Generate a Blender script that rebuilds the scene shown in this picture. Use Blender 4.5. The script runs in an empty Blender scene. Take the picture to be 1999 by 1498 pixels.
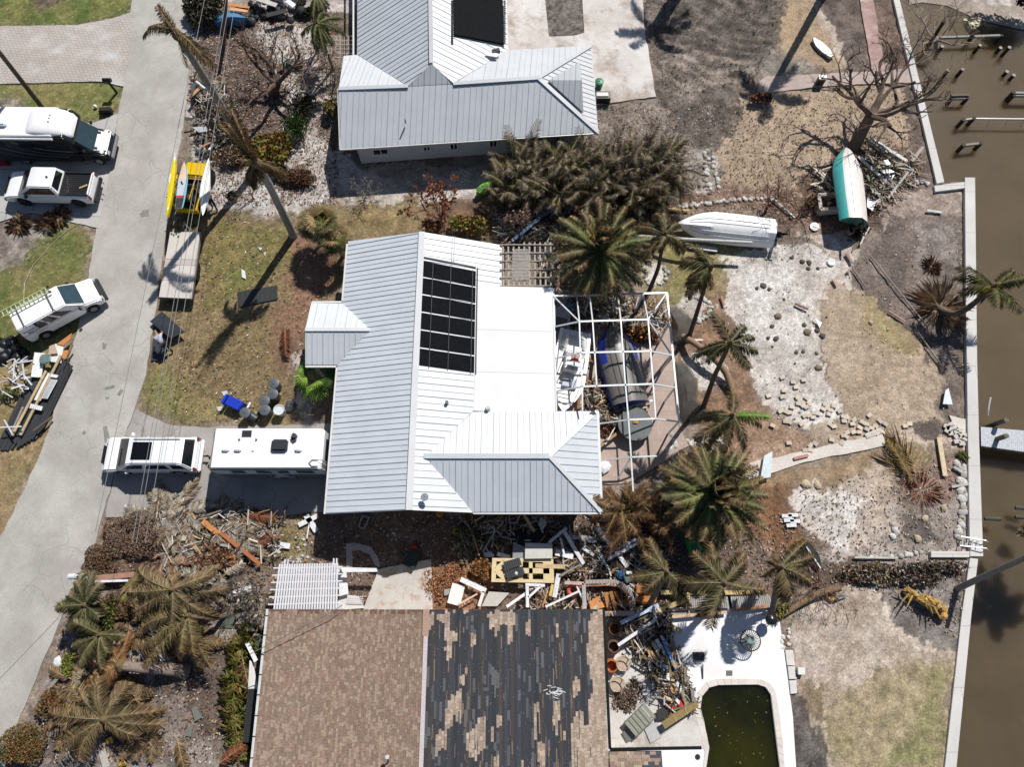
import bpy, bmesh, math, random
import numpy as np
from mathutils import Vector, Matrix
random.seed(7)
R = math.radians
S = bpy.context.scene
COLL = S.collection
# ---------------------------------------------------------------- camera
CAM_H, TILT, F = 38.5, R(17.9), 1333.0
cd = bpy.data.cameras.new('camera'); cam = bpy.data.objects.new('camera', cd); COLL.objects.link(cam)
cam.location = (0, 0, CAM_H); cam.rotation_euler = (TILT, 0, 0)
cd.sensor_width = 36; cd.lens = 24.0; cd.clip_end = 600; cd.clip_start = .5
S.camera = cam
# ---------------------------------------------------------------- sky, sun, exposure
SUNV = Vector((-.42, -.74, -1.0))            # direction the light travels
w = bpy.data.worlds.new('World'); S.world = w; w.use_nodes = True
nt = w.node_tree; bg = nt.nodes['Background']
sky = nt.nodes.new('ShaderNodeTexSky'); sky.sky_type = 'NISHITA'; sky.sun_disc = False
sky.sun_elevation = math.asin(1/SUNV.length); sky.sun_rotation = math.atan2(-SUNV.x, -SUNV.y)
sky.air_density = 1.0; sky.dust_density = .6; sky.ozone_density = 1.2
nt.links.new(sky.outputs[0], bg.inputs[0]); bg.inputs[1].default_value = .06
sd = bpy.data.lights.new('sun', 'SUN'); sd.energy = 5.0; sd.angle = R(.53); sd.color = (1, .965, .91)
so = bpy.data.objects.new('sun', sd); COLL.objects.link(so); so.location = (10, 20, 60)
so.rotation_euler = SUNV.to_track_quat('-Z', 'Y').to_euler()
S.view_settings.view_transform = 'Standard'; S.view_settings.look = 'None'
S.view_settings.exposure = .08; S.view_settings.gamma = 1
# ---------------------------------------------------------------- measuring helpers
ct, st = math.cos(TILT), math.sin(TILT)
def P(px, py, z=0.0):
    """point of the plane at height z seen at photograph pixel (1999 wide)"""
    x, y = (px-999.5)/F, -(py-749.0)/F
    d = Vector((x, y*ct+st, y*st-ct))
    t = (z-CAM_H)/d.z
    return Vector((d.x*t, d.y*t, z))
def lin(v):
    v /= 255.0
    return v/12.92 if v <= .04045 else ((v+.055)/1.055)**2.4
def C(r, g, b, k=.8):
    return (lin(r)*k, lin(g)*k, lin(b)*k)
def jit(c, a=.12):
    k = 1+random.uniform(-a, a)
    return tuple(max(0, min(1, x*k*(1+random.uniform(-a, a)*.25))) for x in c)
def mixc(a, b, t): return tuple(a[i]*(1-t)+b[i]*t for i in range(3))
U = random.uniform
# ---------------------------------------------------------------- materials
MATS = {}
def M(name, rough=.6, metal=0.0, var=.15, scale=4.0, bump=0.0, bscale=None, spec=.4, trans=0.0, alpha=1.0, col=None, coat=0.0):
    if name in MATS: return MATS[name]
    m = bpy.data.materials.new(name); m.use_nodes = True; t = m.node_tree; n = t.nodes
    b = n['Principled BSDF']; b.inputs['Roughness'].default_value = rough; b.inputs['Metallic'].default_value = metal
    b.inputs['Specular IOR Level'].default_value = spec; b.inputs['Coat Weight'].default_value = coat
    if col is None:
        a = n.new('ShaderNodeVertexColor'); a.layer_name = 'Col'; csock = a.outputs[0]
    else:
        a = n.new('ShaderNodeRGB'); a.outputs[0].default_value = (*col, 1); csock = a.outputs[0]
    tc = n.new('ShaderNodeTexCoord')
    no = n.new('ShaderNodeTexNoise'); no.inputs['Scale'].default_value = scale; no.inputs['Detail'].default_value = 5; no.inputs['Roughness'].default_value = .65
    t.links.new(tc.outputs['Object'], no.inputs['Vector'])
    mr = n.new('ShaderNodeMapRange'); mr.inputs[1].default_value = .25; mr.inputs[2].default_value = .75
    mr.inputs[3].default_value = 1-var; mr.inputs[4].default_value = 1+var
    t.links.new(no.outputs[0], mr.inputs[0])
    vm = n.new('ShaderNodeVectorMath'); vm.operation = 'SCALE'
    t.links.new(csock, vm.inputs[0]); t.links.new(mr.outputs[0], vm.inputs['Scale'])
    t.links.new(vm.outputs[0], b.inputs['Base Color'])
    if bump:
        n2 = n.new('ShaderNodeTexNoise'); n2.inputs['Scale'].default_value = bscale or scale*4; n2.inputs['Detail'].default_value = 4
        t.links.new(tc.outputs['Object'], n2.inputs['Vector'])
        bp = n.new('ShaderNodeBump'); bp.inputs['Strength'].default_value = bump; bp.inputs['Distance'].default_value = .05
        t.links.new(n2.outputs[0], bp.inputs['Height']); t.links.new(bp.outputs[0], b.inputs['Normal'])
    if trans: b.inputs['Transmission Weight'].default_value = trans
    if alpha < 1: b.inputs['Alpha'].default_value = alpha
    MATS[name] = m
    return m
PAINT = M('gloss_paint', .25, 0, .04, 1.5, coat=.4)
GEL = M('worn_gelcoat', .38, 0, .10, 2.5, spec=.5)
GLASS = M('dark_glass', .08, 0, .25, 3, spec=.7)
PLAS = M('plastic', .45, 0, .12, 5)
RUB = M('rubber', .8, 0, .2, 8)
METAL = M('painted_metal', .35, .15, .10, 3)
ROOFM = M('coated_metal_roof', .42, .0, .07, .9, spec=.4)
WOOD = M('weathered_wood', .8, 0, .28, 7, bump=.4)
STONE = M('stone', .9, 0, .25, 9, bump=.6)
CONC = M('concrete', .85, 0, .14, 1.6, bump=.25, bscale=25)
LEAF = M('foliage', .55, 0, .3, 3, spec=.3)
DRY = M('dry_foliage', .85, 0, .3, 3, spec=.15)
BARK = M('bark', .9, 0, .35, 9, bump=.7)
CLOTH = M('cloth', .9, 0, .1, 9)
SKIN = M('skin', .6, 0, .06, 9)
STUCCO = M('stucco_wall', .85, 0, .08, 5, bump=.3, bscale=60)
# ---------------------------------------------------------------- mesh builder
WHITE = C(245, 245, 245); 
class MB:
    def __init__(s, col=(.5, .5, .5)): s.v = []; s.f = []; s.c = []; s.col = col
    def add(s, vs, fs, col=None, j=0):
        o = len(s.v); s.v += [tuple(p) for p in vs]; col = col or s.col
        for f in fs:
            s.f.append(tuple(i+o for i in f)); s.c.append(jit(col, j) if j else col)
    def poly(s, pts, col=None): s.add(pts, [tuple(range(len(pts)))], col)
    def box(s, c, d, rz=0, col=None, rx=0, ry=0):
        m = Matrix.Translation(Vector(c)) @ Matrix.Rotation(rz, 4, 'Z') @ Matrix.Rotation(ry, 4, 'Y') @ Matrix.Rotation(rx, 4, 'X')
        h = [x/2 for x in d]
        vs = [m @ Vector((sx*h[0], sy*h[1], sz*h[2])) for sz in (-1, 1) for sy in (-1, 1) for sx in (-1, 1)]
        s.add(vs, [(0, 2, 3, 1), (4, 5, 7, 6), (0, 1, 5, 4), (2, 6, 7, 3), (0, 4, 6, 2), (1, 3, 7, 5)], col)
    def beam(s, a, b, w, h, col=None, roll=0):
        a, b = Vector(a), Vector(b); d = (b-a)
        if d.length < 1e-5: return
        d.normalize(); up = Vector((0, 0, 1)) if abs(d.z) < .95 else Vector((1, 0, 0))
        x = d.cross(up).normalized(); z = x.cross(d)
        if roll: x, z = x*math.cos(roll)+z*math.sin(roll), z*math.cos(roll)-x*math.sin(roll)
        vs = []
        for p in (a, b):
            for sx, sz in ((-1, -1), (1, -1), (1, 1), (-1, 1)): vs.append(p+x*sx*w/2+z*sz*h/2)
        s.add(vs, [(3, 2, 1, 0), (4, 5, 6, 7), (0, 1, 5, 4), (1, 2, 6, 5), (2, 3, 7, 6), (3, 0, 4, 7)], col)
    def tube(s, pts, r, n=8, col=None, cap=True):
        pts = [Vector(p) for p in pts]; k = len(pts); rs = r if isinstance(r, (list, tuple)) else [r]*k
        vs = []; px = None
        for i, p in enumerate(pts):
            d = (pts[min(i+1, k-1)]-pts[max(i-1, 0)])
            d = d.normalized() if d.length > 1e-7 else Vector((0, 0, 1))
            if px is None: px = d.orthogonal().normalized()
            px = px-d*px.dot(d); px = px.normalized() if px.length > 1e-6 else d.orthogonal().normalized()
            y = d.cross(px)
            for j in range(n):
                a = 2*math.pi*j/n; vs.append(p+(px*math.cos(a)+y*math.sin(a))*rs[i])
        fs = [(i*n+j, i*n+(j+1) % n, (i+1)*n+(j+1) % n, (i+1)*n+j) for i in range(k-1) for j in range(n)]
        if cap: fs += [tuple(range(n-1, -1, -1)), tuple(range((k-1)*n, k*n))]
        s.add(vs, fs, col)
    def prism(s, pts, z0, z1, col=None):
        n = len(pts); a = sum(pts[i][0]*pts[(i+1) % n][1]-pts[(i+1) % n][0]*pts[i][1] for i in range(n))
        if a < 0: pts = pts[::-1]
        vs = [(p[0], p[1], z0) for p in pts]+[(p[0], p[1], z1) for p in pts]
        s.add(vs, [tuple(range(n-1, -1, -1)), tuple(range(n, 2*n))]+[(i, (i+1) % n, n+(i+1) % n, n+i) for i in range(n)], col)
    def loft(s, secs, col=None, cap=True, cols=None):
        n = len(secs[0]); k = len(secs); o = len(s.v)
        s.v += [tuple(p) for q in secs for p in q]
        for i in range(k-1):
            for j in range(n):
                s.f.append((o+i*n+j, o+i*n+(j+1) % n, o+(i+1)*n+(j+1) % n, o+(i+1)*n+j)); s.c.append(cols(i, j) if cols else (col or s.col))
        if cap:
            s.f += [tuple(o+j for j in range(n-1, -1, -1)), tuple(o+(k-1)*n+j for j in range(n))]; s.c += [col or s.col]*2
    def disc(s, c, r, h, n=16, col=None, ax='z', r2=None):
        c = Vector(c); r2 = r if r2 is None else r2
        e = {'x': Vector((h/2, 0, 0)), 'y': Vector((0, h/2, 0)), 'z': Vector((0, 0, h/2))}[ax]
        s.tube([c-e, c+e], [r, r2], n, col)
    def lathe(s, c, prof, n=16, col=None):
        c = Vector(c); secs = []
        for r, z in prof: secs.append([c+Vector((r*math.cos(2*math.pi*j/n), r*math.sin(2*math.pi*j/n), z)) for j in range(n)])
        s.loft(secs, col)
    def build(s, name, mat, parent=None, world=True, bevel=0, seg=2, smooth=False, origin=None, fix=False):
        me = bpy.data.meshes.new(name); off = Vector((0, 0, 0))
        if parent is None:
            if origin is None and s.v:
                xs = [v[0] for v in s.v]; ys = [v[1] for v in s.v]; zs = [v[2] for v in s.v]
                origin = Vector(((min(xs)+max(xs))/2, (min(ys)+max(ys))/2, min(zs)))
            off = Vector(origin)
        elif world: off = Vector(parent.get('_w', parent.location))
        me.from_pydata([(v[0]-off.x, v[1]-off.y, v[2]-off.z) for v in s.v], [], s.f)
        ca = me.color_attributes.new('Col', 'FLOAT_COLOR', 'CORNER')
        ln = np.array([len(f) for f in s.f]); cc = np.array([(*c, 1.0) for c in s.c], dtype=np.float32).reshape(-1, 4)
        ca.data.foreach_set('color', np.repeat(cc, ln, axis=0).ravel())
        if bevel or fix:
            bm = bmesh.new(); bm.from_mesh(me)
            if fix: bmesh.ops.recalc_face_normals(bm, faces=bm.faces)
            if bevel: 
                bmesh.ops.bevel(bm, geom=[e for e in bm.edges if e.is_manifold and e.calc_face_angle(0) > .35], offset=bevel, segments=seg, affect='EDGES', clamp_overlap=True)
            bm.to_mesh(me); bm.free()
        if smooth:
            me.polygons.foreach_set('use_smooth', [True]*len(me.polygons))
            try: me.set_sharp_from_angle(angle=R(40))
            except Exception: pass
        me.materials.append(mat); o = bpy.data.objects.new(name, me); COLL.objects.link(o)
        if parent is not None:
            o.parent = parent; o['_w'] = list(off)
        else:
            o.location = off; o['_w'] = list(off)
        return o
def tag(o, label=None, cat=None, group=None, kind=None):
    if label: o['label'] = label
    if cat: o['category'] = cat
    if group: o['group'] = group
    if kind: o['kind'] = kind
    return o
def thing(name, label, cat, loc, rz=0, group=None, tilt=None):
    o = bpy.data.objects.new(name, None); COLL.objects.link(o); o.empty_display_size = .2
    o.location = loc; o.rotation_euler = (*(tilt or (0, 0)), rz); o['_w'] = list(loc)
    return tag(o, label, cat, group)
def solo(name, mb, mat, label, cat, group=None, **k):
    return tag(mb.build(name, mat, **k), label, cat, group)
def struct(name, mb, mat, **k): return tag(mb.build(name, mat, **k), kind='structure')
def dup(root, loc, rz=None, label=None, group=None, sc=None):
    r = root.copy(); COLL.objects.link(r); r.location = loc
    if rz is not None: r.rotation_euler.z = rz
    if sc: r.scale = (sc, sc, sc)
    if label: r['label'] = label
    if group: r['group'] = group
    for ch in list(root.children):
        c = ch.copy(); COLL.objects.link(c); c.parent = r
        for g in ch.children:
            d = g.copy(); COLL.objects.link(d); d.parent = c
    return r
def PP(l, z=0): return [P(x, y, z) for x, y in l]
# ---------------------------------------------------------------- 2-D value noise (numpy)
rng = np.random.RandomState(3); LAT = rng.rand(256, 256)
def vn(x, y):
    xi = np.floor(x).astype(int); yi = np.floor(y).astype(int); fx = x-xi; fy = y-yi
    fx = fx*fx*(3-2*fx); fy = fy*fy*(3-2*fy)
    g = lambda a, b: LAT[a % 256, b % 256]
    return (g(xi, yi)*(1-fx)+g(xi+1, yi)*fx)*(1-fy)+(g(xi, yi+1)*(1-fx)+g(xi+1, yi+1)*fx)*fy
def fbm(x, y, s, o=4):
    r = 0; a = .5; t = 0
    for i in range(o): r = r+a*vn(x/s+17.3*i, y/s+5.1*i); t += a; a *= .55; s *= .5
    return r/t
def inpoly(x, y, pts):
    ins = np.zeros(x.shape, bool); n = len(pts)
    for i in range(n):
        x1, y1 = pts[i][0], pts[i][1]; x2, y2 = pts[(i+1) % n][0], pts[(i+1) % n][1]
        if y1 == y2: continue
        ins ^= ((y1 > y) != (y2 > y)) & (x < (x2-x1)*(y-y1)/(y2-y1)+x1)
    return ins
# ---------------------------------------------------------------- ground
SEA = [(1750, -40), (1752, 0), (1762, 40), (1835, 357), (1894, 352), (1898, 700), (1906, 1087), (1902, 1100), (1855, 1498), (1840, 1620), (2600, 1620), (2600, -300), (1750, -300)]
POOL = [(1366, 1390), (1370, 1360), (1384, 1343), (1402, 1338), (1478, 1337), (1494, 1342), (1505, 1358), (1510, 1400), (1522, 1498), (1528, 1560), (1374, 1560), (1378, 1498), (1384, 1460), (1378, 1430)]
BEACH = [(1770, -200), (1775, 10), (1800, 5), (1850, 12), (1890, 30), (1930, 45), (2000, 60), (2200, 120), (2600, 120), (2600, -300)]
# class, sRGB a, sRGB b, mottling size (m), grain, outline in photograph pixels
GR = [
 ('soil', (150,135,120), (118,100,86), 2.5, .8, [(-900,-900),(2700,-900),(2700,2400),(-900,2400)]),
 ('lawn', (92,108,52), (120,118,66), 1.2, 1.0, [(-300,-60),(262,-60),(255,22),(215,35),(150,47),(0,52),(-300,60)]),
 ('soil', (120,100,86), (92,80,72), .5, 1, [(62,-10),(138,-10),(136,8),(112,14),(86,22),(66,14)]),
 ('lawn', (106,114,58), (132,122,76), 1.2, 1.0, [(-300,160),(0,163),(100,160),(200,158),(242,168),(230,222),(185,240),(120,240),(-300,240)]),
 ('gravel', (150,138,128), (95,85,78), .5, 1.0, [(-60,190),(50,188),(56,214),(-60,218)]),
 ('lawn', (98,108,54), (128,116,74), 1.3, 1.0, [(-300,470),(0,520),(40,470),(110,430),(187,452),(170,540),(150,640),(100,720),(-300,720)]),
 ('gravel', (150,140,132), (110,98,88), .7, 1.0, [(-100,430),(60,415),(120,428),(150,436),(110,450),(60,480),(35,520),(-100,520)]),
 ('gravel', (165,150,140), (130,110,92), .6, 1.0, [(150,436),(190,450),(186,490),(160,470)]),
 ('lawn', (132,118,78), (150,126,92), .8, .9, [(-300,700),(110,700),(140,700),(85,870),(45,960),(0,1060),(-300,1200)]),
 # yard at the street corner, grey gravel and mulch
 ('gravel', (190,182,176), (150,138,128), 1.2, 1.0, [(372,-60),(700,-60),(672,110),(668,300),(700,320),(990,318),(1000,380),(740,395),(600,415),(400,415),(372,300),(366,100)]),
 ('mulch', (124,104,94), (88,76,70), .7, 1.0, [(385,60),(430,20),(560,20),(600,60),(560,110),(570,180),(600,240),(560,300),(470,330),(400,280),(380,180)]),
 ('mulch', (130,112,98), (100,86,76), .6, 1.0, [(585,20),(700,20),(670,110),(668,300),(640,300),(630,220),(650,150),(600,90)]),
 ('gravel', (205,198,192), (165,155,147), .8, 1.0, [(500,40),(600,50),(610,110),(560,130),(570,160),(640,190),(600,260),(575,330),(540,350),(560,180),(520,100)]),
 ('gravel', (196,190,186), (160,150,144), .8, 1.0, [(420,330),(520,330),(600,330),(650,360),(640,400),(400,412),(400,360)]),
 ('mulch', (118,92,76), (86,72,64), .5, 1.0, [(520,330),(590,325),(618,350),(600,372),(550,372),(520,350)]),
 # front lawn
 ('lawn', (136,116,84), (120,104,70), 1.1, 1.0, [(335,420),(400,412),(560,425),(640,405),(740,392),(960,384),(990,395),(990,470),(820,460),(680,480),(640,610),(655,730),(622,760),(600,832),(380,834),(320,827),(278,802),(262,800),(283,740),(295,650),(320,480)]),
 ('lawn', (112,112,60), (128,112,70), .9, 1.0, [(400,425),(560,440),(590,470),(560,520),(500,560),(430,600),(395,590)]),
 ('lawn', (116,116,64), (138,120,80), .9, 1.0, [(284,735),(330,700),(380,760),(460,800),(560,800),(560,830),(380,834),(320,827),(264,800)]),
 ('mulch', (128,96,76), (146,110,88), .6, 1.0, [(560,440),(640,430),(650,500),(620,600),(590,640),(560,600),(580,520)]),
 ('mulch', (120,92,74), (140,108,84), .7, 1.0, [(520,600),(596,600),(600,740),(560,760),(540,680)]),
 ('lawn', (150,132,86), (132,112,76), .7, 1.0, [(700,392),(820,382),(830,400),(760,420),(690,430)]),
 ('mulch', (132,98,72), (104,84,68), .7, 1.0, [(820,400),(960,390),(990,470),(840,460)]),
 ('gravel', (182,178,176), (150,144,140), .7, 1.0, [(565,700),(590,700),(600,780),(640,830),(600,832),(575,770)]),
 # behind neighbour house, graded soil
 ('soil', (150,136,126), (118,105,96), 1.1, .8, [(1165,195),(1290,190),(1440,190),(1470,300),(1400,400),(1330,420),(1150,300)]),
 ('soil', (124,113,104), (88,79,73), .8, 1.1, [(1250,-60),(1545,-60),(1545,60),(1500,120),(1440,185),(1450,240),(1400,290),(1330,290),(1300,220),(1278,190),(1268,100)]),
 ('soil', (152,138,127), (112,101,92), .9, 1.0, [(1290,110),(1370,100),(1480,110),(1470,150),(1300,190)]),
 ('sandy_ground', (178,150,116), (160,136,108), 1.2, .7, [(1542,-60),(1580,-60),(1590,20),(1640,110),(1640,135),(1600,140),(1552,118),(1530,90)]),
 ('sandy_ground', (196,182,168), (170,152,138), .4, .7, [(1578,-60),(1590,-60),(1604,20),(1652,110),(1646,134),(1632,108),(1592,30)]),
 ('gravel', (150,142,132), (112,102,94), .5, 1.0, [(1500,90),(1550,112),(1600,140),(1570,152),(1500,150),(1480,130)]),
 ('mulch', (120,106,98), (92,82,76), .7, 1.0, [(1594,-60),(1678,-60),(1704,138),(1650,136),(1652,110),(1604,20)]),
 ('mulch', (132,108,92), (98,84,76), .7, 1.0, [(1704,-60),(1748,-60),(1795,150),(1728,140)]),
 ('sandy_ground', (178,154,126), (158,137,114), 1.3, .8, [(1430,190),(1520,178),(1780,165),(1800,200),(1780,300),(1690,330),(1600,380),(1500,378),(1410,372),(1390,320),(1395,290),(1450,250)]),
 ('soil', (128,112,103), (98,86,80), .7, .9, [(1755,165),(1800,160),(1840,360),(1790,380),(1740,330),(1770,260)]),
 ('mulch', (122,98,82), (92,78,70), .6, 1.0, [(1640,290),(1760,280),(1810,330),(1800,370),(1700,470),(1600,440),(1560,360)]),
 ('soil', (168,152,140), (140,122,110), .8, .9, [(1760,370),(1890,366),(1890,420),(1780,420),(1720,440)]),
 ('mulch', (150,124,106), (118,94,80), .7, 1.0, [(1330,370),(1420,360),(1590,380),(1600,440),(1440,410),(1320,420)]),
 ('gravel', (168,158,150), (118,106,96), .5, 1.0, [(1370,280),(1400,290),(1412,372),(1360,378),(1330,340)]),
 ('mulch', (112,92,80), (88,74,66), .6, 1.0, [(950,360),(1330,360),(1330,430),(1260,480),(1180,470),(980,460)]),
 # back yard
 ('lawn', (130,126,72), (150,130,94), 1.0, .9, [(1240,490),(1330,440),(1440,480),(1430,560),(1380,600),(1300,590),(1240,560)]),
 ('mulch', (152,120,94), (128,98,74), .7, 1.0, [(1340,580),(1430,560),(1450,660),(1500,800),(1560,860),(1440,905),(1390,870),(1330,770),(1310,640)]),
 ('gravel', (208,203,197), (184,175,166), 1.6, 1.0, [(1425,500),(1500,470),(1580,480),(1650,520),(1620,570),(1600,640),(1600,720),(1650,800),(1570,850),(1500,800),(1455,690),(1422,600)]),
 ('gravel', (204,192,182), (172,155,142), .7, 1.0, [(1560,450),(1660,440),(1680,520),(1650,600),(1600,640),(1600,560),(1640,520)]),
 ('sandy_ground', (180,158,134), (160,138,112), 1.2, .9, [(1620,560),(1700,585),(1800,650),(1826,740),(1830,820),(1740,862),(1600,868),(1560,855),(1650,800),(1605,720),(1605,640)]),
 ('sandy_ground', (164,146,100), (152,128,92), .8, .9, [(1700,590),(1790,645),(1800,690),(1730,680),(1690,640)]),
 ('mulch', (170,140,116), (146,118,94), .6, 1.0, [(1500,800),(1560,850),(1600,870),(1460,905),(1420,880),(1460,840)]),
 ('soil', (136,121,112), (104,93,87), 1.0, .8, [(1690,455),(1760,425),(1888,430),(1888,640),(1880,835),(1845,815),(1832,700),(1790,650),(1700,590),(1655,520)]),
 ('soil', (146,136,128), (120,108,102), .7, .8, [(1780,440),(1870,445),(1870,520),(1800,520)]),
 ('mulch', (144,104,74), (120,86,60), .7, 1.0, [(1440,930),(1480,925),(1560,925),(1550,1000),(1560,1050),(1590,1080),(1560,1090),(1500,1050),(1400,1070),(1390,990)]),
 ('sandy_ground', (166,140,106), (150,124,92), .8, .9, [(1480,935),(1720,880),(1740,930),(1640,960),(1560,960)]),
 ('gravel', (216,212,207), (188,179,171), 1.3, 1.0, [(1548,962),(1640,950),(1690,980),(1670,1050),(1690,1090),(1610,1085),(1570,1040),(1540,1000)]),
 ('sandy_ground', (190,172,156), (172,150,128), .8, 1.0, [(1640,950),(1730,900),(1750,940),(1755,1000),(1745,1050),(1700,1080),(1650,1090),(1670,1050),(1690,980)]),
 ('sandy_ground', (196,180,168), (178,160,146), .6, 1.0, [(1400,1068),(1450,1046),(1500,1050),(1545,1092),(1500,1120),(1400,1115)]),
 ('lawn', (132,124,78), (150,126,96), .6, 1.0, [(1775,868),(1820,875),(1815,905),(1770,935),(1755,900)]),
 ('sandy_ground', (206,186,168), (184,162,144), .5, .8, [(1755,845),(1800,850),(1860,840),(1890,850),(1885,880),(1820,870),(1790,868),(1765,865)]),
 ('soil', (112,102,96), (92,84,80), .6, .8, [(1760,842),(1840,826),(1850,850),(1820,862),(1780,850)]),
 ('soil', (148,122,108), (122,100,90), .7, .9, [(1780,900),(1880,890),(1888,990),(1830,1000),(1760,960)]),
 ('gravel', (176,164,154), (138,126,118), .6, 1.0, [(1745,990),(1830,1000),(1890,960),(1898,1085),(1700,1092),(1700,1060),(1750,1040)]),
 ('soil', (118,106,100), (98,88,84), .5, .6, [(1770,1000),(1825,1000),(1830,1060),(1760,1060),(1755,1030)]),
 ('gravel', (182,172,164), (140,128,120), .6, 1.0, [(1560,1085),(1898,1085),(1898,1105),(1690,1115),(1600,1120)]),
 ('mulch', (112,92,80), (84,70,62), .5, 1.0, [(1520,1115),(1700,1105),(1890,1100),(1885,1150),(1780,1160),(1640,1150),(1530,1140)]),
 ('sandy_ground', (186,170,156), (166,146,126), .8, 1.0, [(1540,1200),(1650,1140),(1690,1155),(1740,1230),(1810,1262),(1872,1275),(1860,1360),(1845,1500),(1700,1620),(1560,1620),(1540,1330)]),
 ('lawn', (146,134,100), (168,150,122), .7, 1.0, [(1720,1300),(1870,1278),(1850,1500),(1700,1560),(1640,1500),(1600,1420)]),
 ('lawn', (130,130,84), (152,138,104), .6, 1.0, [(1800,1300),(1868,1290),(1852,1420),(1830,1500),(1740,1498),(1790,1400)]),
 ('sandy_ground', (150,128,98), (134,112,82), .6, 1.0, [(1560,1330),(1620,1350),(1610,1420),(1570,1380)]),
 ('soil', (140,134,128), (112,104,98), .7, .9, [(1690,1130),(1880,1140),(1870,1272),(1812,1260),(1745,1215),(1705,1165)]),
 ('sandy_ground', (212,196,178), (190,172,152), .4, .5, [(1690,1155),(1712,1160),(1745,1215),(1812,1256),(1820,1268),(1770,1252),(1725,1218)]),
 ('mulch', (112,106,102), (82,76,72), .5, 1.0, [(1540,1356),(1568,1362),(1606,1440),(1612,1620),(1545,1620)]),
 # between the houses
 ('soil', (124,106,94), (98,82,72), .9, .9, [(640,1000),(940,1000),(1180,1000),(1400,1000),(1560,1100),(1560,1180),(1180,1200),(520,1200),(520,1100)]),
 ('mulch', (160,112,82), (132,90,64), .5, 1.0, [(835,1110),(900,1090),(960,1120),(960,1195),(840,1195)]),
 ('lawn', (128,116,76), (146,128,98), .6, 1.0, [(540,1005),(616,1010),(616,1095),(540,1100),(480,1085),(500,1040)]),
 ('soil', (142,128,118), (112,100,92), .8, .9, [(440,960),(640,930),(640,1000),(560,1010),(500,1050),(350,990)]),
 ('mulch', (122,94,78), (92,78,70), .6, 1.0, [(205,1010),(420,965),(520,1010),(520,1100),(440,1150),(340,1180),(160,1160),(190,1050)]),
 ('soil', (146,134,126), (110,98,90), 1.0, .9, [(150,1180),(520,1140),(520,1240),(505,1620),(0,1620),(60,1400),(120,1250)]),
 ('gravel', (172,164,158), (124,112,104), .6, 1.0, [(210,1240),(320,1230),(330,1300),(260,1360),(200,1330)]),
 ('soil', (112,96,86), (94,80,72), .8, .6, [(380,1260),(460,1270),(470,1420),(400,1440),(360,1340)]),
 ('gravel', (152,142,134), (112,100,92), .5, 1.0, [(1260,880),(1330,860),(1400,870),(1380,930),(1300,930),(1270,960)]),
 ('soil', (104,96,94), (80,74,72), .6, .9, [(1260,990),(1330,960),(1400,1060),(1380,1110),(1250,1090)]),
 ('gravel', (206,202,198), (184,176,168), .5, 1.0, [(1252,520),(1290,515),(1304,545),(1280,562),(1250,552)]),
 ('gravel', (196,190,182), (164,154,144), .5, 1.0, [(1312,585),(1370,578),(1390,600),(1360,632),(1320,620)]),
 ('gravel', (208,203,196), (184,176,168), .5, 1.0, [(1335,700),(1380,690),(1420,720),(1420,755),(1370,762),(1330,740)]),
]
def warp(X, Y, amp=.42):
    return (X+(fbm(X, Y, 1.6)-.5)*4*amp+(fbm(X+90, Y, .35, 2)-.5)*amp*1.6, Y+(fbm(X+40, Y+70, 1.6)-.5)*4*amp+(fbm(X, Y+50, .35, 2)-.5)*amp*1.6)
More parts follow.
